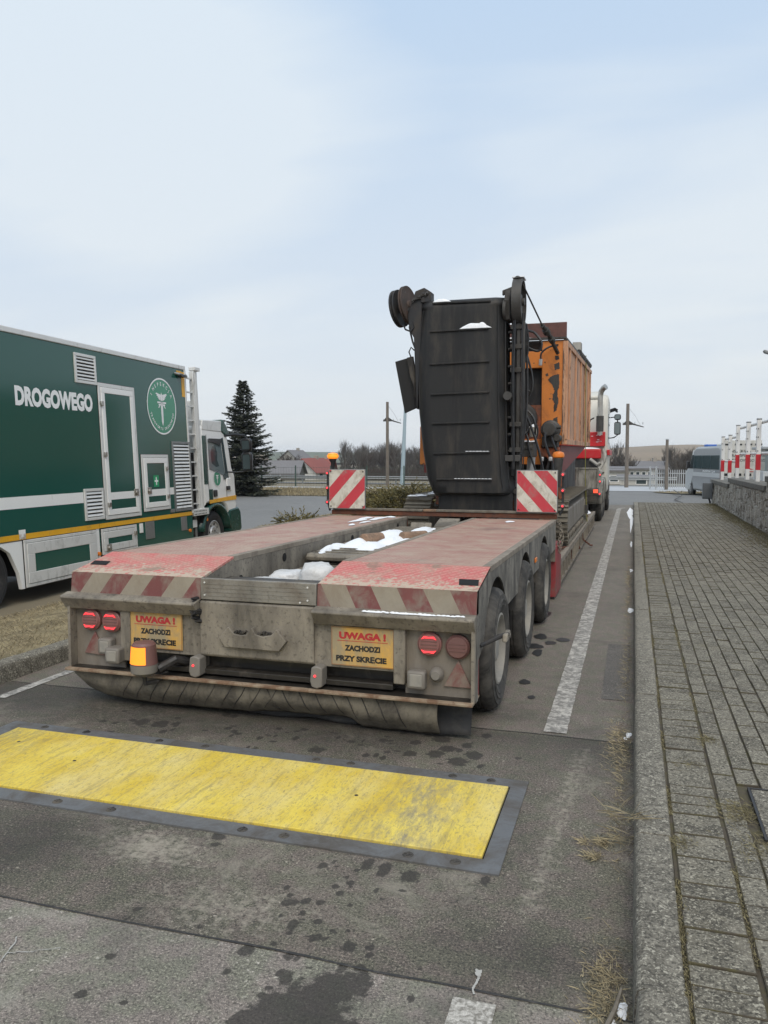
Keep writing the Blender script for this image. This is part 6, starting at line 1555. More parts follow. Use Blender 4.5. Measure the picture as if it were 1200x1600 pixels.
# right arm with its ring pulley
m = MB(); m.prism([(10.55, 1.35), (10.52, 3.35), (10.50, 3.75), (10.66, 3.75), (10.70, 3.3), (10.68, 1.35)], 0, -1.475, -1.42); m.prism([(10.5, 1.75), (10.5, 3.4), (10.6, 3.4), (10.6, 1.75)], 0, -1.40, -1.365); m.build('conveyor_arm', 'machine_grey', t, bevel=.01)
m = MB(); m.lathe([(.30, -1.52), (.30, -1.40), (.262, -1.40), (.262, -1.41), (.262, -1.52), (.30, -1.52)], (0, 10.62, 3.66), 0, 32); m.box(-1.51, -1.475, 10.38, 10.86, 3.60, 3.72); m.box(-1.51, -1.475, 10.56, 10.68, 3.4, 3.92); m.cyl((-1.53, 10.62, 3.66), (-1.385, 10.62, 3.66), .05, n=14)
m.build('ring_pulley', 'machine_grey', t, bevel=.003)
m = MB(); m.prism([(10.45, 3.42), (10.40, 3.66), (10.5, 3.80), (10.62, 3.78), (10.66, 3.4)], 0, -1.62, -1.55); m.prism([(-1.66, 3.74), (-1.48, 3.80), (-1.48, 3.86), (-1.66, 3.80)], 1, 10.5, 10.56); m.lathe([(0, -1.64), (.13, -1.64), (.13, -1.60)], (0, 10.5, 3.55), 0, 20); m.build('head_bracket', 'machine_grey', t, bevel=.006)
m = MB(); m.box(-1.535, -1.385, 10.5, 10.74, 3.955, 3.968); snow_heap(m, -1.46, 10.6, 3.962, .05, .13, .02, q, 14, 4); m.build('snow_cover', 'snow', t, fixn=False)
for z in (1.72, 2.05, 2.75, 3.05, 3.3): m = MB(); m.box(-1.55, -1.40, 10.50, 10.6, z, z + .06); m.build('clamp', 'machine_grey', t, bevel=.006)
m = MB(); m.cyl((-1.56, 10.48, 2.44), (-1.56, 10.36, 2.44), .055, n=16); m.build('roller_end', 'machine_grey', t); m = MB(); m.box(-1.60, -1.40, 10.46, 10.55, 1.60, 1.68); m.build('clamp', 'machine_grey', t, bevel=.006)
for z in np.arange(1.5, 3.5, .22):
    m = MB(); m.box(-1.585, -1.54, 10.56, 10.62, z, z + .03); m.cyl((-1.56, 10.545, z + .015), (-1.56, 10.56, z + .015), .010, n=6); m.build('belt_guide', 'machine_grey', t, bevel=.003)
for (x_, y_, r_) in ((-1.505, 10.47, .009), (-1.49, 10.46, .012), (-1.385, 10.5, .010), (-1.37, 10.52, .008)):
    m = MB(); m.tube([(x_ + .01 * math.sin(z * 3 + x_ * 40), y_, z) for z in np.linspace(1.5, 3.5, 24)], r_, 6); m.build('pipe', 'hose_black', t)
m = MB(); m.tube([(-1.36, 10.6, 3.38), (-1.33, 10.6, 3.2), (-1.335, 10.6, 3.0), (-1.37, 10.58, 2.9)], .012, 6); m.build('hose', 'hose_black', t)
# left pulleys, tilted
def disc(cx, cy, cz, r_, w_, tilt_, nm='cable_pulley'):
    m = MB(); m.lathe([(0, -w_ * .5), (r_ * .22, -w_ * .5), (r_ * .25, -w_ * .25), (r_ * .86, -w_ * .25), (r_, -w_ * .5), (r_, -w_ * .2), (r_ * .9, 0), (r_, w_ * .2), (r_, w_ * .5), (r_ * .86, w_ * .25), (r_ * .25, w_ * .25), (r_ * .22, w_ * .9), (0, w_ * .9)], (0, 0, 0), 0, 32)
    M_ = Matrix.Translation((cx, cy, cz)) @ Matrix.Rotation(R(tilt_), 4, 'Y') @ Matrix.Rotation(R(-10), 4, 'Z'); m.v = [tuple(M_ @ Vector(v)) for v in m.v]
    return m.build(nm, 'rust_dark' if cx > -3.0 else 'black_steel', t)
disc(-3.07, 10.6, 3.66, .25, .07, -8); disc(-2.95, 10.62, 3.70, .26, .05, -8)
m = MB(); m.prism([(-2.93, 3.55), (-2.82, 3.86), (-2.70, 3.90), (-2.62, 3.85), (-2.62, 3.70), (-2.72, 3.72), (-2.74, 3.3), (-2.78, 2.3), (-2.80, 2.3), (-2.84, 3.25), (-2.90, 3.35)], 1, 10.5, 10.62); m.cyl((-2.98, 10.6, 3.62), (-2.7, 10.6, 3.66), .05, n=12)
m.box(-2.74, -2.60, 10.48, 10.66, 3.70, 3.84); m.build('left_arm', 'black_steel', t, bevel=.01)
m = MB()
for k in range(9): m.cyl((-2.85 + .025 * k, 10.46, 3.72 + .012 * k + q.uniform(-.03, .03)), (-2.85 + .025 * k, 10.5, 3.74 + .012 * k), .018, n=7)
m.build('fitting', 'machine_grey', t)
m = MB(); snow_heap(m, -2.69, 10.56, 3.842, .06, .05, .02, q, 12, 4); snow_heap(m, -3.0, 10.6, 3.86, .03, .08, .03, q, 12, 4); m.build('snow_cover', 'snow', t, fixn=False)
m = MB(); m.tube([(-2.98, 10.5, 3.42), (-2.95, 10.48, 3.36), (-2.88, 10.48, 3.33), (-2.84, 10.5, 3.38), (-2.86, 10.5, 3.46)], .012, 6); m.tube([(-2.9, 10.5, 3.4), (-2.88, 10.5, 3.3), (-2.86, 10.52, 3.2), (-2.82, 10.52, 3.1)], .014, 6); m.build('hose', 'hose_black', t)
# hanging black guard on the left
m = MB(); A = [(-3.10, 10.50, 2.94), (-2.86, 10.55, 3.01), (-2.78, 10.66, 2.35), (-2.985, 10.58, 2.25)]; m.add(A + [(x, y + .03, z) for x, y, z in A], [(0, 1, 2, 3), (7, 6, 5, 4), (0, 4, 5, 1), (1, 5, 6, 2), (2, 6, 7, 3), (3, 7, 4, 0)]); g_ = m.build('side_guard', 'belt_black', t, bevel=.006)
m = MB(); A = [(-2.93, 10.49, 2.985), (-2.86, 10.515, 3.005), (-2.79, 10.62, 2.42), (-2.86, 10.58, 2.48), (-2.85, 10.56, 2.6), (-2.90, 10.54, 2.75)]; m.add([(x, y - .006, z) for x, y, z in A], [tuple(range(6))]); m.build('dust_patch', 'steel_dark', g_, smooth=False, fixn=False)
m = MB(); m.tube([(-2.88, 10.5, 3.0), (-2.90, 10.48, 3.06), (-2.87, 10.48, 3.12), (-2.83, 10.5, 3.08)], .010, 6); m.build('chain_link', 'black_steel', t)
# stay cable with turnbuckle
m = MB(); m.tube([(-1.42, 10.62, 3.90), (-1.22, 11.2, 3.44)], .012, 6); m.build('stay_cable', 'machine_grey', t)
m = MB(); m.tube([(-1.22, 11.2, 3.44), (-1.15, 11.45, 3.34), (-1.08, 11.95, 3.16)], .03, 8); m.cyl((-1.19, 11.3, 3.40), (-1.17, 11.36, 3.36), .05, n=10); m.cyl((-1.14, 11.5, 3.31), (-1.12, 11.6, 3.28), .045, n=10); m.build('turnbuckle', 'machine_grey', t)
def smooth_pts(p, n=6):
    p = [Vector(a) for a in p]; o = []
    for i in range(len(p) - 1):
        a, b, c, d = p[max(0, i - 1)], p[i], p[i + 1], p[min(len(p) - 1, i + 2)]
        for k in range(n):
            s = k / n; o.append(.5 * ((2 * b) + (c - a) * s + (2 * a - 5 * b + 4 * c - d) * s * s + (3 * b - a - 3 * c + d) * s ** 3))
    return o + [p[-1]]
HO = [([(-1.45, 10.8, 3.50), (-1.40, 10.85, 3.349), (-1.29, 10.9, 3.302), (-1.196, 10.9, 3.172), (-1.228, 10.9, 3.065), (-1.347, 10.88, 3.094), (-1.458, 10.86, 3.183), (-1.49, 10.8, 3.10)], .017),
      ([(-1.482, 10.85, 3.15), (-1.465, 10.9, 2.98), (-1.41, 10.9, 2.93), (-1.388, 10.9, 3.02), (-1.43, 10.9, 3.15), (-1.47, 10.88, 3.2)], .018),
      ([(-1.43, 10.9, 3.15), (-1.35, 10.9, 2.9), (-1.31, 10.9, 2.7), (-1.315, 10.9, 2.56), (-1.348, 10.9, 2.477)], .014),
      ([(-1.452, 10.9, 2.25), (-1.43, 10.9, 2.45), (-1.40, 10.9, 2.545), (-1.34, 10.9, 2.53), (-1.345, 10.9, 2.48)], .012),
      ([(-1.49, 10.85, 2.33), (-1.40, 10.9, 2.30), (-1.30, 10.9, 2.20), (-1.266, 10.9, 2.077), (-1.27, 10.95, 1.95)], .014),
      ([(-1.48, 10.85, 2.32), (-1.38, 10.9, 2.2), (-1.30, 10.92, 2.0), (-1.22, 10.95, 1.75), (-1.157, 11.0, 1.436)], .016),
      ([(-1.47, 10.85, 2.15), (-1.40, 10.9, 2.0), (-1.36, 10.9, 1.9), (-1.34, 10.9, 1.75), (-1.25, 10.95, 1.45)], .014),
      ([(-1.44, 10.85, 2.2), (-1.42, 10.9, 2.0), (-1.45, 10.9, 1.88)], .012), ([(-1.50, 10.8, 3.4), (-1.44, 10.82, 2.9), (-1.43, 10.82, 2.4), (-1.46, 10.82, 1.9)], .017), ([(-1.36, 10.6, 3.3), (-1.345, 10.62, 2.8), (-1.35, 10.64, 2.3), (-1.38, 10.62, 1.9)], .015),
      ([(-1.12, 11.6, 1.95), (-1.06, 11.5, 1.8), (-1.0, 11.5, 1.68), (-.97, 11.5, 1.6)], .018), ([(-1.18, 11.6, 2.05), (-1.20, 11.5, 1.9), (-1.14, 11.45, 1.72), (-1.08, 11.45, 1.55), (-1.07, 11.4, 1.3)], .020),
      ([(-1.22, 11.4, 1.62), (-1.23, 11.4, 1.45), (-1.22, 11.4, 1.2)], .016), ([(-1.12, 11.4, 1.62), (-1.15, 11.4, 1.5), (-1.17, 11.4, 1.42), (-1.2, 11.4, 1.2)], .016), ([(-1.05, 11.35, 1.62), (-1.02, 11.35, 1.5), (-1.08, 11.35, 1.35), (-1.1, 11.35, 1.15)], .016),
      ([(-1.45, 10.9, 1.95), (-1.30, 10.95, 2.12), (-1.24, 11.0, 2.0), (-1.3, 11.0, 1.8)], .013), ([(-1.5, 10.85, 2.05), (-1.42, 10.85, 1.96), (-1.36, 10.88, 2.02), (-1.38, 10.9, 2.16)], .010),
      ([(-1.08, 12.0, 3.28), (-1.20, 11.9, 3.24), (-1.30, 11.88, 3.16), (-1.31, 11.88, 3.06)], .014)]
for p, r_ in HO: m = MB(); m.tube(smooth_pts(p), r_, 7); m.build('hose', 'hose_black', t)
m = MB(); m.cyl((-1.31, 11.88, 3.07), (-1.315, 11.88, 2.98), .026, n=10); m.build('work_lamp', 'rim_silver', t)
m = MB(); m.box(-1.25, -1.20, 11.38, 11.44, 1.60, 1.66); m.box(-1.13, -1.08, 11.36, 11.42, 1.60, 1.66); m.build('hose_coupling', 'rim_silver', t, bevel=.01)
# yellow lashing strap over the machine
tt = thing('lashing_strap', (-.95, 16.4, .4), 'narrow yellow green lashing strap running down the machine side to the trailer bed', 'strap')
m = MB(); m.prism([(-.93, 3.50), (-.925, 2.4), (-.905, 1.2), (-.86, .4), (-.845, .34), (-.835, .34), (-.85, .4), (-.895, 1.2), (-.915, 2.4), (-.92, 3.50)], 1, 16.3, 16.37)
m.box(-3.08, -.92, 16.3, 16.37, 3.625, 3.635); m.build('webbing', 'strap_olive', tt)
m = MB(); m.box(-.90, -.84, 16.29, 16.38, .55, .72); m.build('ratchet', 'machine_grey', tt, bevel=.006)
# white snow covered bundle on the gooseneck and bed
m = MB(); snow_heap(m, -1.6, 19.9, 1.41, .16, .14, .13, q, 18, 6); top(m, 'snow', 'snow', 'white cap of snow on the gooseneck beside the red box', 'snow', kind='stuff', fixn=False)
m = MB(); snow_heap(m, -1.12, 18.9, .375, .22, .5, .10, q, 22, 6); snow_heap(m, -1.3, 18.3, .375, .2, .3, .05, q, 22, 6); top(m, 'snow', 'snow', 'snow lying on the front end of the low trailer bed', 'snow', kind='stuff', fixn=False)

# ================================================================= TRACTOR LORRY
t = thing('tractor_lorry', (-2.0, 24, 0), 'red and white tractor lorry pulling the low loader, with a tall chrome exhaust stack', 'lorry')
XA, XB = -3.25, -.70
m = MB(); prof = [(24.55, .95), (24.5, 2.0), (24.55, 3.0), (24.75, 3.42), (25.0, 3.52), (26.4, 3.45), (26.8, 3.1), (27.0, 2.2), (27.05, .8), (26.9, .6), (24.9, .6)]
m.prism(prof, 0, XA + .04, XB - .04); m.build('cab', 'cab_white', t, bevel=.09)
m = MB(); m.prism([(24.7, 3.46), (25.0, 3.62), (26.1, 3.60), (26.6, 3.42), (26.6, 3.38), (24.7, 3.38)], 0, XA + .3, XB - .3); m.build('roof_fairing', 'cab_white', t, bevel=.03)
m = MB(); m.box(XA + .06, XB - .10, 24.30, 24.50, 1.98, 2.40); m.build('rear_panel', 'truck_red', t, bevel=.02)
q2 = random.Random(6); m = MB()
for k in range(9): x = q2.uniform(-1.5, -.85); z = q2.uniform(2.04, 2.34); m.box(x, x + q2.uniform(.03, .09), 24.294, 24.30, z, z + .012)
m.build('snow_speck', 'snow', t)
m = MB(); m.box(XA + .2, XB - .2, 24.1, 24.5, 1.62, 1.90); m.build('air_deflector', 'truck_red', t, bevel=.03)
m = MB(); snow_heap(m, -1.35, 24.3, 1.905, .45, .18, .05, q, 20, 5); m.build('snow_cover', 'snow', t, fixn=False)
m = MB(); m.box(XA + .3, XB - .3, 24.15, 24.45, 1.2, 1.62); m.build('air_lines', 'black_steel', t)
m = MB(); m.tube([(-.86, 24.2, 1.9), (-.80, 24.2, 1.75), (-.82, 24.1, 1.55), (-.95, 24.0, 1.3), (-.84, 23.9, 1.2)], .06, 8); m.tube([(-1.2, 24.1, 1.6), (-1.0, 24.0, 1.45), (-.9, 24.0, 1.5)], .05, 8); m.build('air_duct', 'gooseneck_grey', t)
m = MB(); m.tube([(-.95, 24.15, 2.3), (-.95, 24.15, 3.42), (-.93, 24.15, 3.55), (-.87, 24.1, 3.64), (-.80, 24.05, 3.68)], [.075, .075, .078, .08, .085], 14); ex = m.build('exhaust_stack', 'chrome_dull', t)
m = MB(); m.cyl((-.95, 24.15, 2.40), (-.95, 24.15, 2.85), .105, n=16); m.build('heat_shield', 'machine_grey', ex)
m = MB(); m.tube([(-1.3, 24.3, 2.5), (-1.22, 24.25, 2.75), (-1.12, 24.2, 2.8)], .02, 6); m.build('air_hose', 'hose_black', t)
m = MB(); m.prism([(24.9, 2.1), (24.9, 2.95), (26.0, 2.95), (26.3, 2.1)], 0, XB - .045, XB - .025); m.build('side_window', 'glass_dark', t)
m = MB(); m.prism([(24.95, .8), (24.9, 2.0), (26.6, 2.0), (26.7, .8)], 0, XB - .043, XB - .03); m.build('door', 'cab_white', t, bevel=.004)
m = MB(); m.prism([(24.4, 1.72), (24.4, 1.88), (26.95, 1.88), (26.95, 1.72)], 0, XB - .05, XB + .03); m.build('side_stripe', 'truck_red', t, bevel=.01)
for z in (3.16, 3.10): m = MB(); m.tube([(-.78, 26.6, z - .02), (-.60, 26.75, z + .05), (-.52, 26.8, z)], .03, 6); m.build('mirror_arm', 'black_plastic', t)
m = MB(); m.tube([(-.72, 26.3, 2.9), (-.55, 26.3, 2.92), (-.5, 26.25, 2.8), (-.5, 26.25, 2.35), (-.60, 26.3, 2.28), (-.72, 26.35, 2.26)], .018, 6); m.build('mirror_arm', 'black_plastic', t)
for z0, z1 in ((2.82, 3.0), (2.36, 2.76)):
    m = MB(); m.box(-.60, -.40, 26.14, 26.3, z0, z1); h_ = m.build('mirror', 'black_plastic', t, bevel=.05)
    m = MB(); m.box(-.58, -.43, 26.132, 26.14, z0 + .03, z1 - .03); m.build('mirror_glass', 'glass_grey', h_)
m = MB(); m.box(-2.5, -1.45, 20.6, 27, .75, .98); m.build('chassis', 'steel_dark', t)
m = MB(); m.box(-2.6, -1.3, 21.2, 22.6, .98, 1.15); m.build('fifth_wheel', 'black_steel', t, bevel=.02)
for cy in (21.75, 23.15): 
    for s in (1, -1):
        wheel(t, (XB - .06) if s > 0 else (XA + .06), cy, .5, .5, .29, s, 'tyre_dusty', 'rim_dusty', dish=.15, n=36)
        m = MB(); A = []; B = []; n = 14; xa, xb = (XB - .68, XB - .04) if s > 0 else (XA + .04, XA + .68)
        for i in range(n + 1): a = R(-5) + R(190) * i / n; A.append((xa, cy + math.cos(a) * .60, .52 + math.sin(a) * .60)); B.append((xb, cy + math.cos(a) * .60, .52 + math.sin(a) * .60))
        m.strip(A, B); o = m.build('mudguard', 'gooseneck_grey', t, fixn=False); o.modifiers.new('solid', 'SOLIDIFY').thickness = .03
for s in (1, -1): wheel(t, (XB - .02) if s > 0 else (XA + .02), 26.2, .5, .5, .33, s, 'tyre_dusty', 'rim_silver', dual=False, dish=.04, n=36)
m = MB(); m.box(XB - .75, XB - .1, 23.9, 25.4, .45, 1.0); m.box(XA + .1, XA + .75, 23.9, 25.4, .45, 1.0); m.build('fuel_tank', 'rim_dusty', t, bevel=.08)
for z in (1.05, 1.22, .74):
    m = MB(); m.lathe([(0, 20.90), (.04, 20.905), (.045, 20.95)], (-.80, 0, z), 1, 12); s_ = m.build('marker_lamp', 'lamp_base', t); m = MB(); m.lathe([(0, 20.893), (.022, 20.899)], (-.80, 0, z), 1, 10); m.build('led', 'lamp_led', s_)
m = MB(); m.box(-.83, -.77, 20.92, 21.2, .7, 1.28); m.build('lamp_bracket', 'rim_dusty', t)
m = MB(); m.box(-3.1, -.82, 20.95, 21.0, .55, .72); m.build('rear_bar', 'steel_dark', t)
# ================================================================= GREEN BOX TRUCK (local axes: x outward to the lane, y forward, z up)
aT, rT = R(2.8), R(2.7)
t = thing('box_truck', (-7.29, 7.65, -.25), 'dark green box truck lettered DROGOWEGO, with grey framed hatches, parked beside the verge', 'truck', world=False, rot=(0, -rT, aT))
G = lambda *a: 'green_paint'
m = MB(); m.box(-2.5, 0, -2.6, 5.15, .90, 3.46); m.build('box_body', 'green_paint', t, bevel=.008)
m = MB(); m.box(-2.51, .012, -2.61, 5.17, 3.46, 3.535); m.build('roof_edge', 'alu', t, bevel=.01)
m = MB(); m.box(-.04, .015, 5.12, 5.17, .9, 3.46); m.build('corner_profile', 'alu', t, bevel=.005)
m = MB(); m.box(-.01, .004, 4.86, 5.02, 3.35, 3.43); m.box(-.01, .0045, 5.02, 5.12, 2.98, 3.42); m.build('reflective_corner', 'yellow_tape', t)
m = MB(); m.box(-.01, .003, -2.6, 1.97, 1.26, 1.41); m.build('white_stripe', 'white_paint', t); m = MB(); m.box(-.01, .003, 4.36, 4.53, 1.27, 1.39); m.build('white_stripe', 'white_paint', t)
m = MB(); m.box(-.01, .004, -2.6, 2.30, .865, .935); m.box(-.01, .004, 2.31, 5.15, .87, .935); m.build('yellow_stripe', 'yellow_tape', t)
letters('DROGOWEGO', 'lettering', 'emblem_white', t, (.0, .70, 2.58), (0, 1, 0), (0, 0, 1), 1.63, .265, .055, .004)
emblem(t, (.0, 4.29, 2.765), (0, 1, 0), (0, 0, 1), .475)
def grille(y0, y1, z0, z1, n):
    m = MB(); f = .04
    m.box(-.01, .022, y0, y1, z0, z0 + f); m.box(-.01, .022, y0, y1, z1 - f, z1); m.box(-.01, .022, y0, y0 + f, z0 + f, z1 - f); m.box(-.01, .022, y1 - f, y1, z0 + f, z1 - f)
    g_ = m.build('vent_grille', 'alu_dark' if n > 9 else 'alu', t, bevel=.003)
    m = MB(); m.box(.001, .003, y0 + f, y1 - f, z0 + f, z1 - f); m.build('vent_back', 'black_hole', g_)
    m = MB()
    for i in range(n):
        z = z0 + f + (z1 - z0 - 2 * f) * (i + .5) / n; h = (z1 - z0 - 2 * f) / n * .33
        m.add([(.004, y0 + f, z + h), (.004, y1 - f, z + h), (.020, y1 - f, z - h * .6), (.020, y0 + f, z - h * .6), (.016, y0 + f, z - h), (.016, y1 - f, z - h), (.0035, y0 + f, z + h * .6), (.0035, y1 - f, z + h * .6)], [(0, 1, 2, 3), (3, 2, 5, 4), (4, 5, 7, 6)])
    m.build('louvre', 'alu', g_, smooth=False, fixn=False)
grille(1.95, 2.45, 2.96, 3.38, 7); grille(4.53, 5.17, .965, 2.18, 19); grille(1.98, 2.44, 1.0, 1.455, 7)
def hatch(y0, y1, z0, z1, fo, fi, nm='door', stripe=None, handle=None, hinge=(), lower=False, off=.0):
    m = MB(); a, b, c, d = y0, y1, z0, z1; xo = .018 + off
    m2 = MB(); m2.box(-.01, .006 + off, a - .009, b + .009, c - .009, d + .009)
    m.box(-.01, xo, a, b, c, c + fo); m.box(-.01, xo, a, b, d - fo, d); m.box(-.01, xo, a, a + fo, c + fo, d - fo); m.box(-.01, xo, b - fo, b, c + fo, d - fo); D = m.build(nm, 'alu', t, bevel=.004); m2.build('seal', 'black_plastic', D)
    m = MB(); a, b, c, d = y0 + fo + .006, y1 - fo - .006, z0 + fo + .006, z1 - fo - .006; xo = .026 + off
    m.box(-.01, xo, a, b, c, c + fi); m.box(-.01, xo, a, b, d - fi, d); m.box(-.01, xo, a, a + fi, c + fi, d - fi); m.box(-.01, xo, b - fi, b, c + fi, d - fi); m.build('leaf_frame', 'white_paint' if fi < .09 else 'alu', D, bevel=.005)
    m = MB(); m.box(-.01, .018 + off, a + fi, b - fi, c + fi, d - fi); m.build('panel', 'green_paint', D)
    if stripe: m = MB(); m.box(.0, .0195 + off, a + fi, b - fi, stripe[0], stripe[1]); m.build('white_stripe', 'white_paint', D)
    if handle: m = MB(); hy, hz = handle; m.box(.02 + off, .034 + off, hy - .06, hy + .06, hz - .05, hz + .06); m.cyl((.03 + off, hy, hz), (.05 + off, hy, hz), .035, n=14); m.box(.045 + off, .055 + off, hy - .05, hy + .01, hz - .012, hz + .012); m.build('handle', 'chrome_dull', D, bevel=.004)
    for (hy, hz) in hinge: m = MB(); m.box(.02 + off, .05 + off, hy - .03, hy + .03, hz - .035, hz + .035); m.build('hinge', 'chrome_dull', D, bevel=.006)
    return D
hatch(2.47, 3.44, .98, 3.005, .055, .085, stripe=(1.27, 1.38), handle=(3.31, 1.35), hinge=((2.52, 2.70), (2.53, 1.95), (2.55, 1.2)))
sd = hatch(3.53, 4.37, 1.03, 1.95, .05, .085, stripe=(1.27, 1.38), handle=(3.70, 1.36), hinge=((4.28, 1.72), (4.28, 1.25)))
m = MB(); m.box(.0, .0205, 3.86, 4.02, 1.42, 1.61); sg_ = m.build('first_aid_sign', 'safety_green', sd)
m = MB(); m.box(.02, .0215, 3.925, 3.955, 1.45, 1.58); m.box(.02, .0218, 3.885, 3.995, 1.50, 1.53); m.build('cross', 'emblem_white', sg_)
# skirts
m = MB(); m.prism([(-2.6, .24), (-2.6, .865), (2.30, .865), (2.30, .24), (.60, .24), (.56, .45), (.42, .72), (.22, .84), (0, .87) if False else (.0, .862), (-.22, .84), (-.42, .72), (-.56, .45), (-.6, .24)], 0, -.06, -.004); m.build('skirt', 'white_paint', t, bevel=.004)
m = MB(); m.box(-.06, -.004, 2.31, 5.15, .46, .865); m.build('skirt', 'green_paint', t, bevel=.004)
hatch(.66, 2.20, .25, .855, .04, .14, nm='skirt_hatch', off=-.0); hatch(2.33, 3.27, .47, .85, .04, .10, nm='skirt_hatch', handle=(2.48, .56), hinge=((3.2, .72),))
m = MB(); m.box(.0, .004, .60, .72, .87, .99); m.add([(.0045, .63, .90), (.0045, .69, .90), (.0045, .66, .96)], [(0, 1, 2)]); m.build('sticker', 'white_paint', t)
m = MB(); m.box(-.01, .01, 3.38, 3.47, .70, .85); m.build('switch_cover', 'white_paint', t, bevel=.004)
m = MB(); m.box(-.01, .006, 3.55, 3.82, .58, .86); m.build('steel_flap', 'alu_dark', t, bevel=.003); m = MB(); m.box(-.01, .006, 4.72, 4.92, .62, .86); m.build('steel_flap', 'alu_dark', t, bevel=.003)
for y, z in ((5.0, .60), (2.24, .5)): m = MB(); m.cyl((.0, y, z), (.03, y, z), .03, n=12); m.build('side_marker', 'lamp_amber_off', t)
for y in (4.40, 4.46): m = MB(); m.box(0, .02, y - .03, y + .03, .96, 1.02); m.build('bracket', 'alu_dark', t, bevel=.004)
m = MB(); m.box(-.02, .03, 4.6, 5.1, 3.36, 3.40) if False else None
m = MB(); m.tube([(-.02, 4.80, 3.38), (.05, 4.85, 3.36), (.06, 5.1, 3.34), (-.05, 5.25, 3.40)], .025, 8); m.build('camera_arm', 'alu_dark', t)
m = MB(); m.box(.02, .10, 4.86, 5.02, 3.31, 3.36); m.build('side_camera', 'black_plastic', t, bevel=.01)
# ladder and mast tubes between box and cab
m = MB(); m.box(-.10, -.02, 5.20, 5.235, .95, 3.48); m.box(-.10, -.02, 5.50, 5.54, .95, 3.48)
lad = m.build('ladder', 'alu', t, bevel=.006)
m = MB(); z = 1.05
while z < 3.45: m.box(-.075, -.04, 5.235, 5.50, z, z + .025); z += .2535
m.build('rung', 'alu', lad)
m = MB(); m.box(-.75, -.10, 5.18, 5.22, .9, 3.5); m.build('front_wall_panel', 'alu_dark', t)
m = MB(); m.cyl((-.06, 5.61, .95), (-.06, 5.61, 3.54), .038, n=14); m.cyl((-.09, 5.71, .95), (-.09, 5.71, 3.54), .038, n=14); m.box(-.13, .0, 5.56, 5.76, 3.50, 3.57); m.build('mast_tube', 'alu', t, bevel=.01)
m = MB(); m.box(-.12, .0, 5.2, 5.8, .84, .96); st = m.build('step', 'alu', t, bevel=.006)
m = MB()
for i in range(9):
    for j in range(2): m.cyl((.0, 5.24 + i * .055, .87 + j * .05), (.004, 5.24 + i * .055, .87 + j * .05), .012, n=8)
m.build('perforation', 'black_hole', st)
m = MB(); m.box(-1.9, -.15, 5.25, 5.75, .5, 2.0); m.build('equipment_rack', 'black_steel', t); m = MB(); m.box(-.4, -.1, 5.22, 5.5, .62, .76); m.build('battery_box', 'white_paint', t, bevel=.01)
m = MB(); m.cyl((-.14, 5.5, .2), (-.14, 5.5, .9), .03, n=10); m.build('stabiliser', 'alu_dark', t)
# cab
CX = -.06
cabp = [(5.78, .98), (5.78, 2.47), (5.86, 2.56), (6.72, 2.57), (6.86, 2.44), (7.02, 1.70), (7.13, 1.55), (7.16, .95), (7.10, .80), (6.75, .80), (6.68, .96), (6.52, 1.04), (6.18, 1.07), (5.86, 1.04)]
m = MB(); m.prism(cabp, 0, -2.40, CX); m.build('cab', 'white_paint', t, bevel=.035)
m = MB(); m.prism([(5.80, 2.42), (5.84, 2.62), (6.68, 2.63), (6.70, 2.46), (6.72, 2.40)], 0, -2.41, CX + .008); m.build('cab_roof', 'alu', t, bevel=.02)
m = MB(); m.prism([(6.60, 2.42), (6.64, 2.66), (6.74, 2.64), (6.93, 2.42), (6.90, 2.34), (6.74, 2.36)], 0, -2.42, CX + .02); m.build('sun_visor', 'cab_roof_green', t, bevel=.02)
m = MB(); m.prism([(5.85, 2.6), (5.9, 3.0), (5.98, 3.02), (6.1, 2.66)], 0, -2.2, -.25); m.build('roof_spoiler', 'white_paint', t, bevel=.02)
m = MB(); m.box(-1.6, -.5, 6.12, 6.62, 2.62, 2.70); m.build('roof_vent', 'alu', t, bevel=.02)
m = MB(); m.prism([(6.02, 1.68), (6.01, 2.26), (6.55, 2.27), (6.68, 1.60), (6.60, 1.555)], 0, CX + .001, CX + .008); wn = m.build('side_window', 'glass_grey', t, bevel=.002)
m = MB(); m.prism([(6.02, 2.20), (6.05, 2.27), (6.56, 2.27), (6.50, 2.14), (6.2, 2.19)], 0, CX + .008, CX + .03); m.build('wind_deflector', 'black_plastic', t)
m = MB(); m.prism([(6.12, 1.80), (6.10, 2.0), (6.18, 2.12), (6.30, 2.14), (6.38, 2.0), (6.36, 1.86), (6.44, 1.74), (6.3, 1.72)], 0, CX + .0085, CX + .0095); m.build('painted_reflection', 'glass_dark', wn)  # flat dark shape imitating a reflection on the window
m = MB(); m.prism([(6.60, 1.55), (6.70, 1.60), (6.58, 2.28), (6.66, 2.30), (6.80, 1.62), (6.84, 1.5), (6.62, 1.47)], 0, CX + .001, CX + .012); m.build('pillar_trim', 'glass_dark', t, smooth=False)
m = MB(); m.prism([(6.80, 2.36), (6.98, 1.66), (6.93, 1.64), (6.72, 2.36)], 0, -2.3, CX - .02); m.build('windscreen_side', 'glass_dark', t)
m = MB(); m.prism([(6.86, 2.40), (7.03, 1.72), (7.045, 1.72), (6.88, 2.42)], 0, -2.25, CX - .10); m.build('windscreen', 'glass_dark', t)
m = MB(); m.box(CX - .02, CX + .008, 5.80, 5.94, 1.40, 2.32); m.build('rear_quarter_panel', 'cab_roof_green', t, bevel=.006)
m = MB()
for y in (5.955, 6.715): m.box(CX + .0005, CX + .004, y, y + .012, 1.08, 2.34 if y < 6 else 1.62)
m.build('door_seam', 'black_plastic', t)
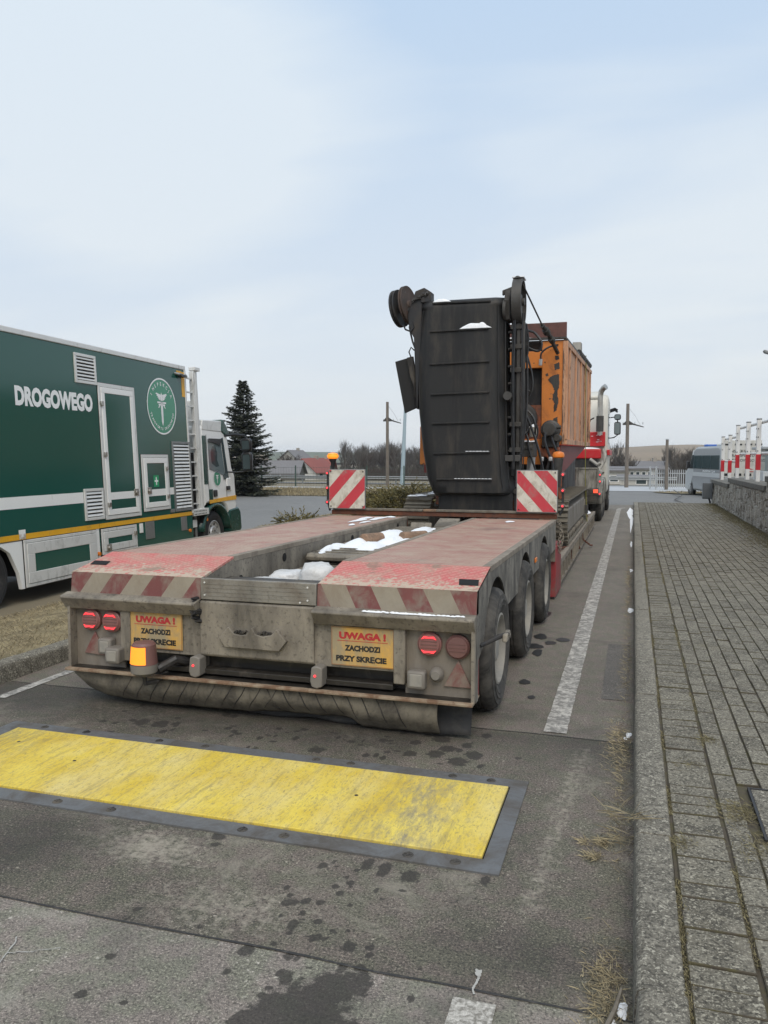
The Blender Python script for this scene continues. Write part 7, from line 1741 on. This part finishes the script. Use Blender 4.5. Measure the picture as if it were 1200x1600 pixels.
m = MB(); m.box(CX + .001, CX + .012, 5.96, 6.10, 1.10, 1.30); m.build('cab_stripe', 'cab_roof_green', t); m = MB(); m.prism([(5.96, 1.03), (5.96, 1.10), (7.13, 1.14), (7.14, 1.05), (6.6, 1.05)], 0, CX + .001, CX + .01); m.build('yellow_stripe', 'yellow_tape', t, smooth=False)
m = MB(); m.box(CX, CX + .03, 6.13, 6.27, 1.15, 1.28); m.build('door_handle', 'black_plastic', t, bevel=.012)
emblem(t, (CX + .002, 6.33, 1.50), (0, 1, 0), (0, 0, 1), .15, True)
m = MB(); m.box(CX - .01, CX + .02, 6.72, 6.92, 1.24, 1.50); m.build('corner_panel', 'white_paint', t, bevel=.02); m = MB(); m.box(CX, CX + .045, 6.70, 6.82, 1.26, 1.34); m.build('grab_handle', 'black_plastic', t, bevel=.01)
m = MB(); m.box(-2.38, CX - .02, 7.13, 7.20, .60, 1.60); m.build('grille', 'black_plastic', t, bevel=.03)
m = MB(); m.prism([(6.78, .42), (6.76, .86), (7.20, .90), (7.30, .80), (7.32, .45), (7.2, .38)], 0, -2.40, CX + .02); m.build('bumper', 'cab_roof_green', t, bevel=.03)
m = MB(); A = []; B = []; A2 = []
for i in range(17):
    a = R(8) + R(164) * i / 16; A.append((CX - .35, 6.2 + math.cos(a) * .60, .44 + math.sin(a) * .585)); B.append((CX + .03, 6.2 + math.cos(a) * .60, .44 + math.sin(a) * .585))
m.strip(A, B); o = m.build('wheel_arch', 'cab_roof_green', t, fixn=False); o.modifiers.new('solid', 'SOLIDIFY').thickness = .05
m = MB(); m.prism([(5.62, .30), (5.66, .72), (5.80, .90), (5.86, .88), (5.74, .68), (5.70, .30)], 0, CX - .3, CX); m.build('mud_flap', 'black_plastic', t)
m = MB(); m.cyl((CX, 5.80, .74), (CX + .02, 5.80, .74), .03, n=10); m.build('side_marker', 'lamp_amber_off', t)
# mirrors
m = MB(); m.tube([(CX - .02, 6.75, 2.34), (CX + .12, 6.95, 2.36), (CX + .26, 7.12, 2.34), (CX + .30, 7.15, 2.25)], .028, 8); m.build('mirror_arm', 'black_plastic', t); m = MB(); m.tube([(CX - .02, 6.82, 1.62), (CX + .15, 6.95, 1.60), (CX + .28, 7.1, 1.62), (CX + .30, 7.13, 1.75)], .016, 8); m.build('mirror_arm', 'black_plastic', t)
for z0, z1 in ((2.02, 2.28), (1.62, 2.0)):
    m = MB(); m.prism([(CX + .20, z0), (CX + .18, z1 - .04), (CX + .24, z1), (CX + .38, z1), (CX + .42, z1 - .06), (CX + .40, z0)], 1, 7.08, 7.18); mi = m.build('mirror', 'black_plastic', t, bevel=.025)
    m = MB(); m.box(CX + .225, CX + .375, 7.072, 7.08, z0 + .04, z1 - .05); m.build('mirror_glass', 'glass_dark', mi)
wheel(t, -.04, 0, .44, .44, .25, 1, 'tyre_clean', 'rim_silver', dish=.15); wheel(t, -2.46, 0, .44, .44, .25, -1, 'tyre_clean', 'rim_silver', dish=.15)
wheel(t, -.10, 6.2, .44, .44, .27, 1, 'tyre_clean', 'rim_silver', dual=False, dish=.03, hubr=.07); wheel(t, -2.38, 6.2, .44, .44, .27, -1, 'tyre_clean', 'rim_silver', dual=False, dish=.03, hubr=.07)
m = MB(); m.box(-1.7, -.75, -2.4, 7.0, .50, .75); m.box(-2.3, -.2, 1.0, 5.1, .35, .88); m.build('chassis', 'black_steel', t)

# ================================================================= GREY VAN
t = thing('police_van', (4.15, 42.2, -.32), 'grey van with dark side windows and a blue beacon beyond the stone wall', 'van', world=False, rot=(0, 0, R(12)))
m = MB(); body = [(-2.75, .35), (-2.8, 1.2), (-2.74, 2.35), (-2.5, 2.50), (1.0, 2.50), (1.45, 2.36), (2.05, 1.55), (2.65, 1.25), (2.78, .95), (2.78, .42), (2.6, .32)]
m.prism(body, 0, -.98, .98); m.build('body', 'van_grey', t, bevel=.10)
m = MB(); m.prism([(1.95, .32), (2.3, .30), (2.78, .40), (2.80, .95), (2.66, 1.27), (2.06, 1.57), (1.50, 2.34), (1.42, 2.34), (1.42, 1.1), (1.6, .9)], 0, -1.0, 1.0); m.build('front_body', 'van_light', t, bevel=.08)
m = MB(); m.box(-1.0, 1.0, -2.72, 1.45, 1.05, 1.25); m.build('light_stripe', 'van_light', t)
for (a, b) in ((-2.6, -1.35), (-1.27, -.05), (.03, 1.28)):
    m = MB(); m.box(-1.005, -.985, a, b, 1.42, 2.08); m.build('side_window', 'glass_van', t, bevel=.01); m = MB(); m.box(.985, 1.005, a, b, 1.42, 2.08); m.build('side_window', 'glass_van', t, bevel=.01)
m = MB(); m.prism([(1.40, 1.42), (1.40, 2.10), (1.55, 2.10), (1.98, 1.55), (1.95, 1.42)], 0, -1.012, 1.012); m.build('door_window', 'glass_dark', t)
m = MB(); m.prism([(1.50, 2.36), (2.08, 1.60), (2.095, 1.62), (1.52, 2.38)], 0, -.88, .88); m.build('windscreen', 'glass_dark', t)
for s in (-1,):
    letters('INSPEKCJA', 'lettering', 'emblem_white', t, (-1.0, -.2, 1.28), (0, -1, 0), (0, 0, 1), 1.9, .10, .02, .004)
m = MB(); m.box(-.7, .7, .45, .80, 2.50, 2.62); m.build('blue_beacon', 'blue_beacon', t, bevel=.04)
m = MB(); m.box(-.6, .6, -1.6, -.9, 2.50, 2.60); m.build('roof_vent', 'van_light', t, bevel=.03)
for s in (-1, 1):
    m = MB(); m.tube([(s * .98, 1.7, 1.5), (s * 1.14, 1.72, 1.52)], .03, 6); m.build('mirror_arm', 'black_plastic', t); m = MB(); m.box(s * 1.16 - .08, s * 1.16 + .08, 1.62, 1.76, 1.42, 1.80); m.build('mirror', 'black_plastic', t, bevel=.04)
    for cy in (-1.75, 1.85):
        wheel(t, s * 1.0, cy, .36, .36, .22, s, 'tyre_clean', 'rim_silver', dual=False, dish=.03, n=28, hubr=.06)
        m = MB(); m.cyl((s * .9, cy, .38), (s * .986, cy, .38), .43, n=28); m.build('wheel_arch', 'black_plastic', t)
m = MB(); m.box(-.99, -.93, -2.82, -2.74, 1.0, 1.5); m.box(.93, .99, -2.82, -2.74, 1.0, 1.5); m.build('tail_light', 'lamp_red_lens', t, bevel=.01)
# ================================================================= AIR
m = MB(); m.box(-1500, 1500, -120, 1150, -9, 16)
me_h = m.build('haze', 'haze_air', None, smooth=False); tag(me_h, 'thin pale winter haze filling the air over the whole place', 'haze', kind='stuff')
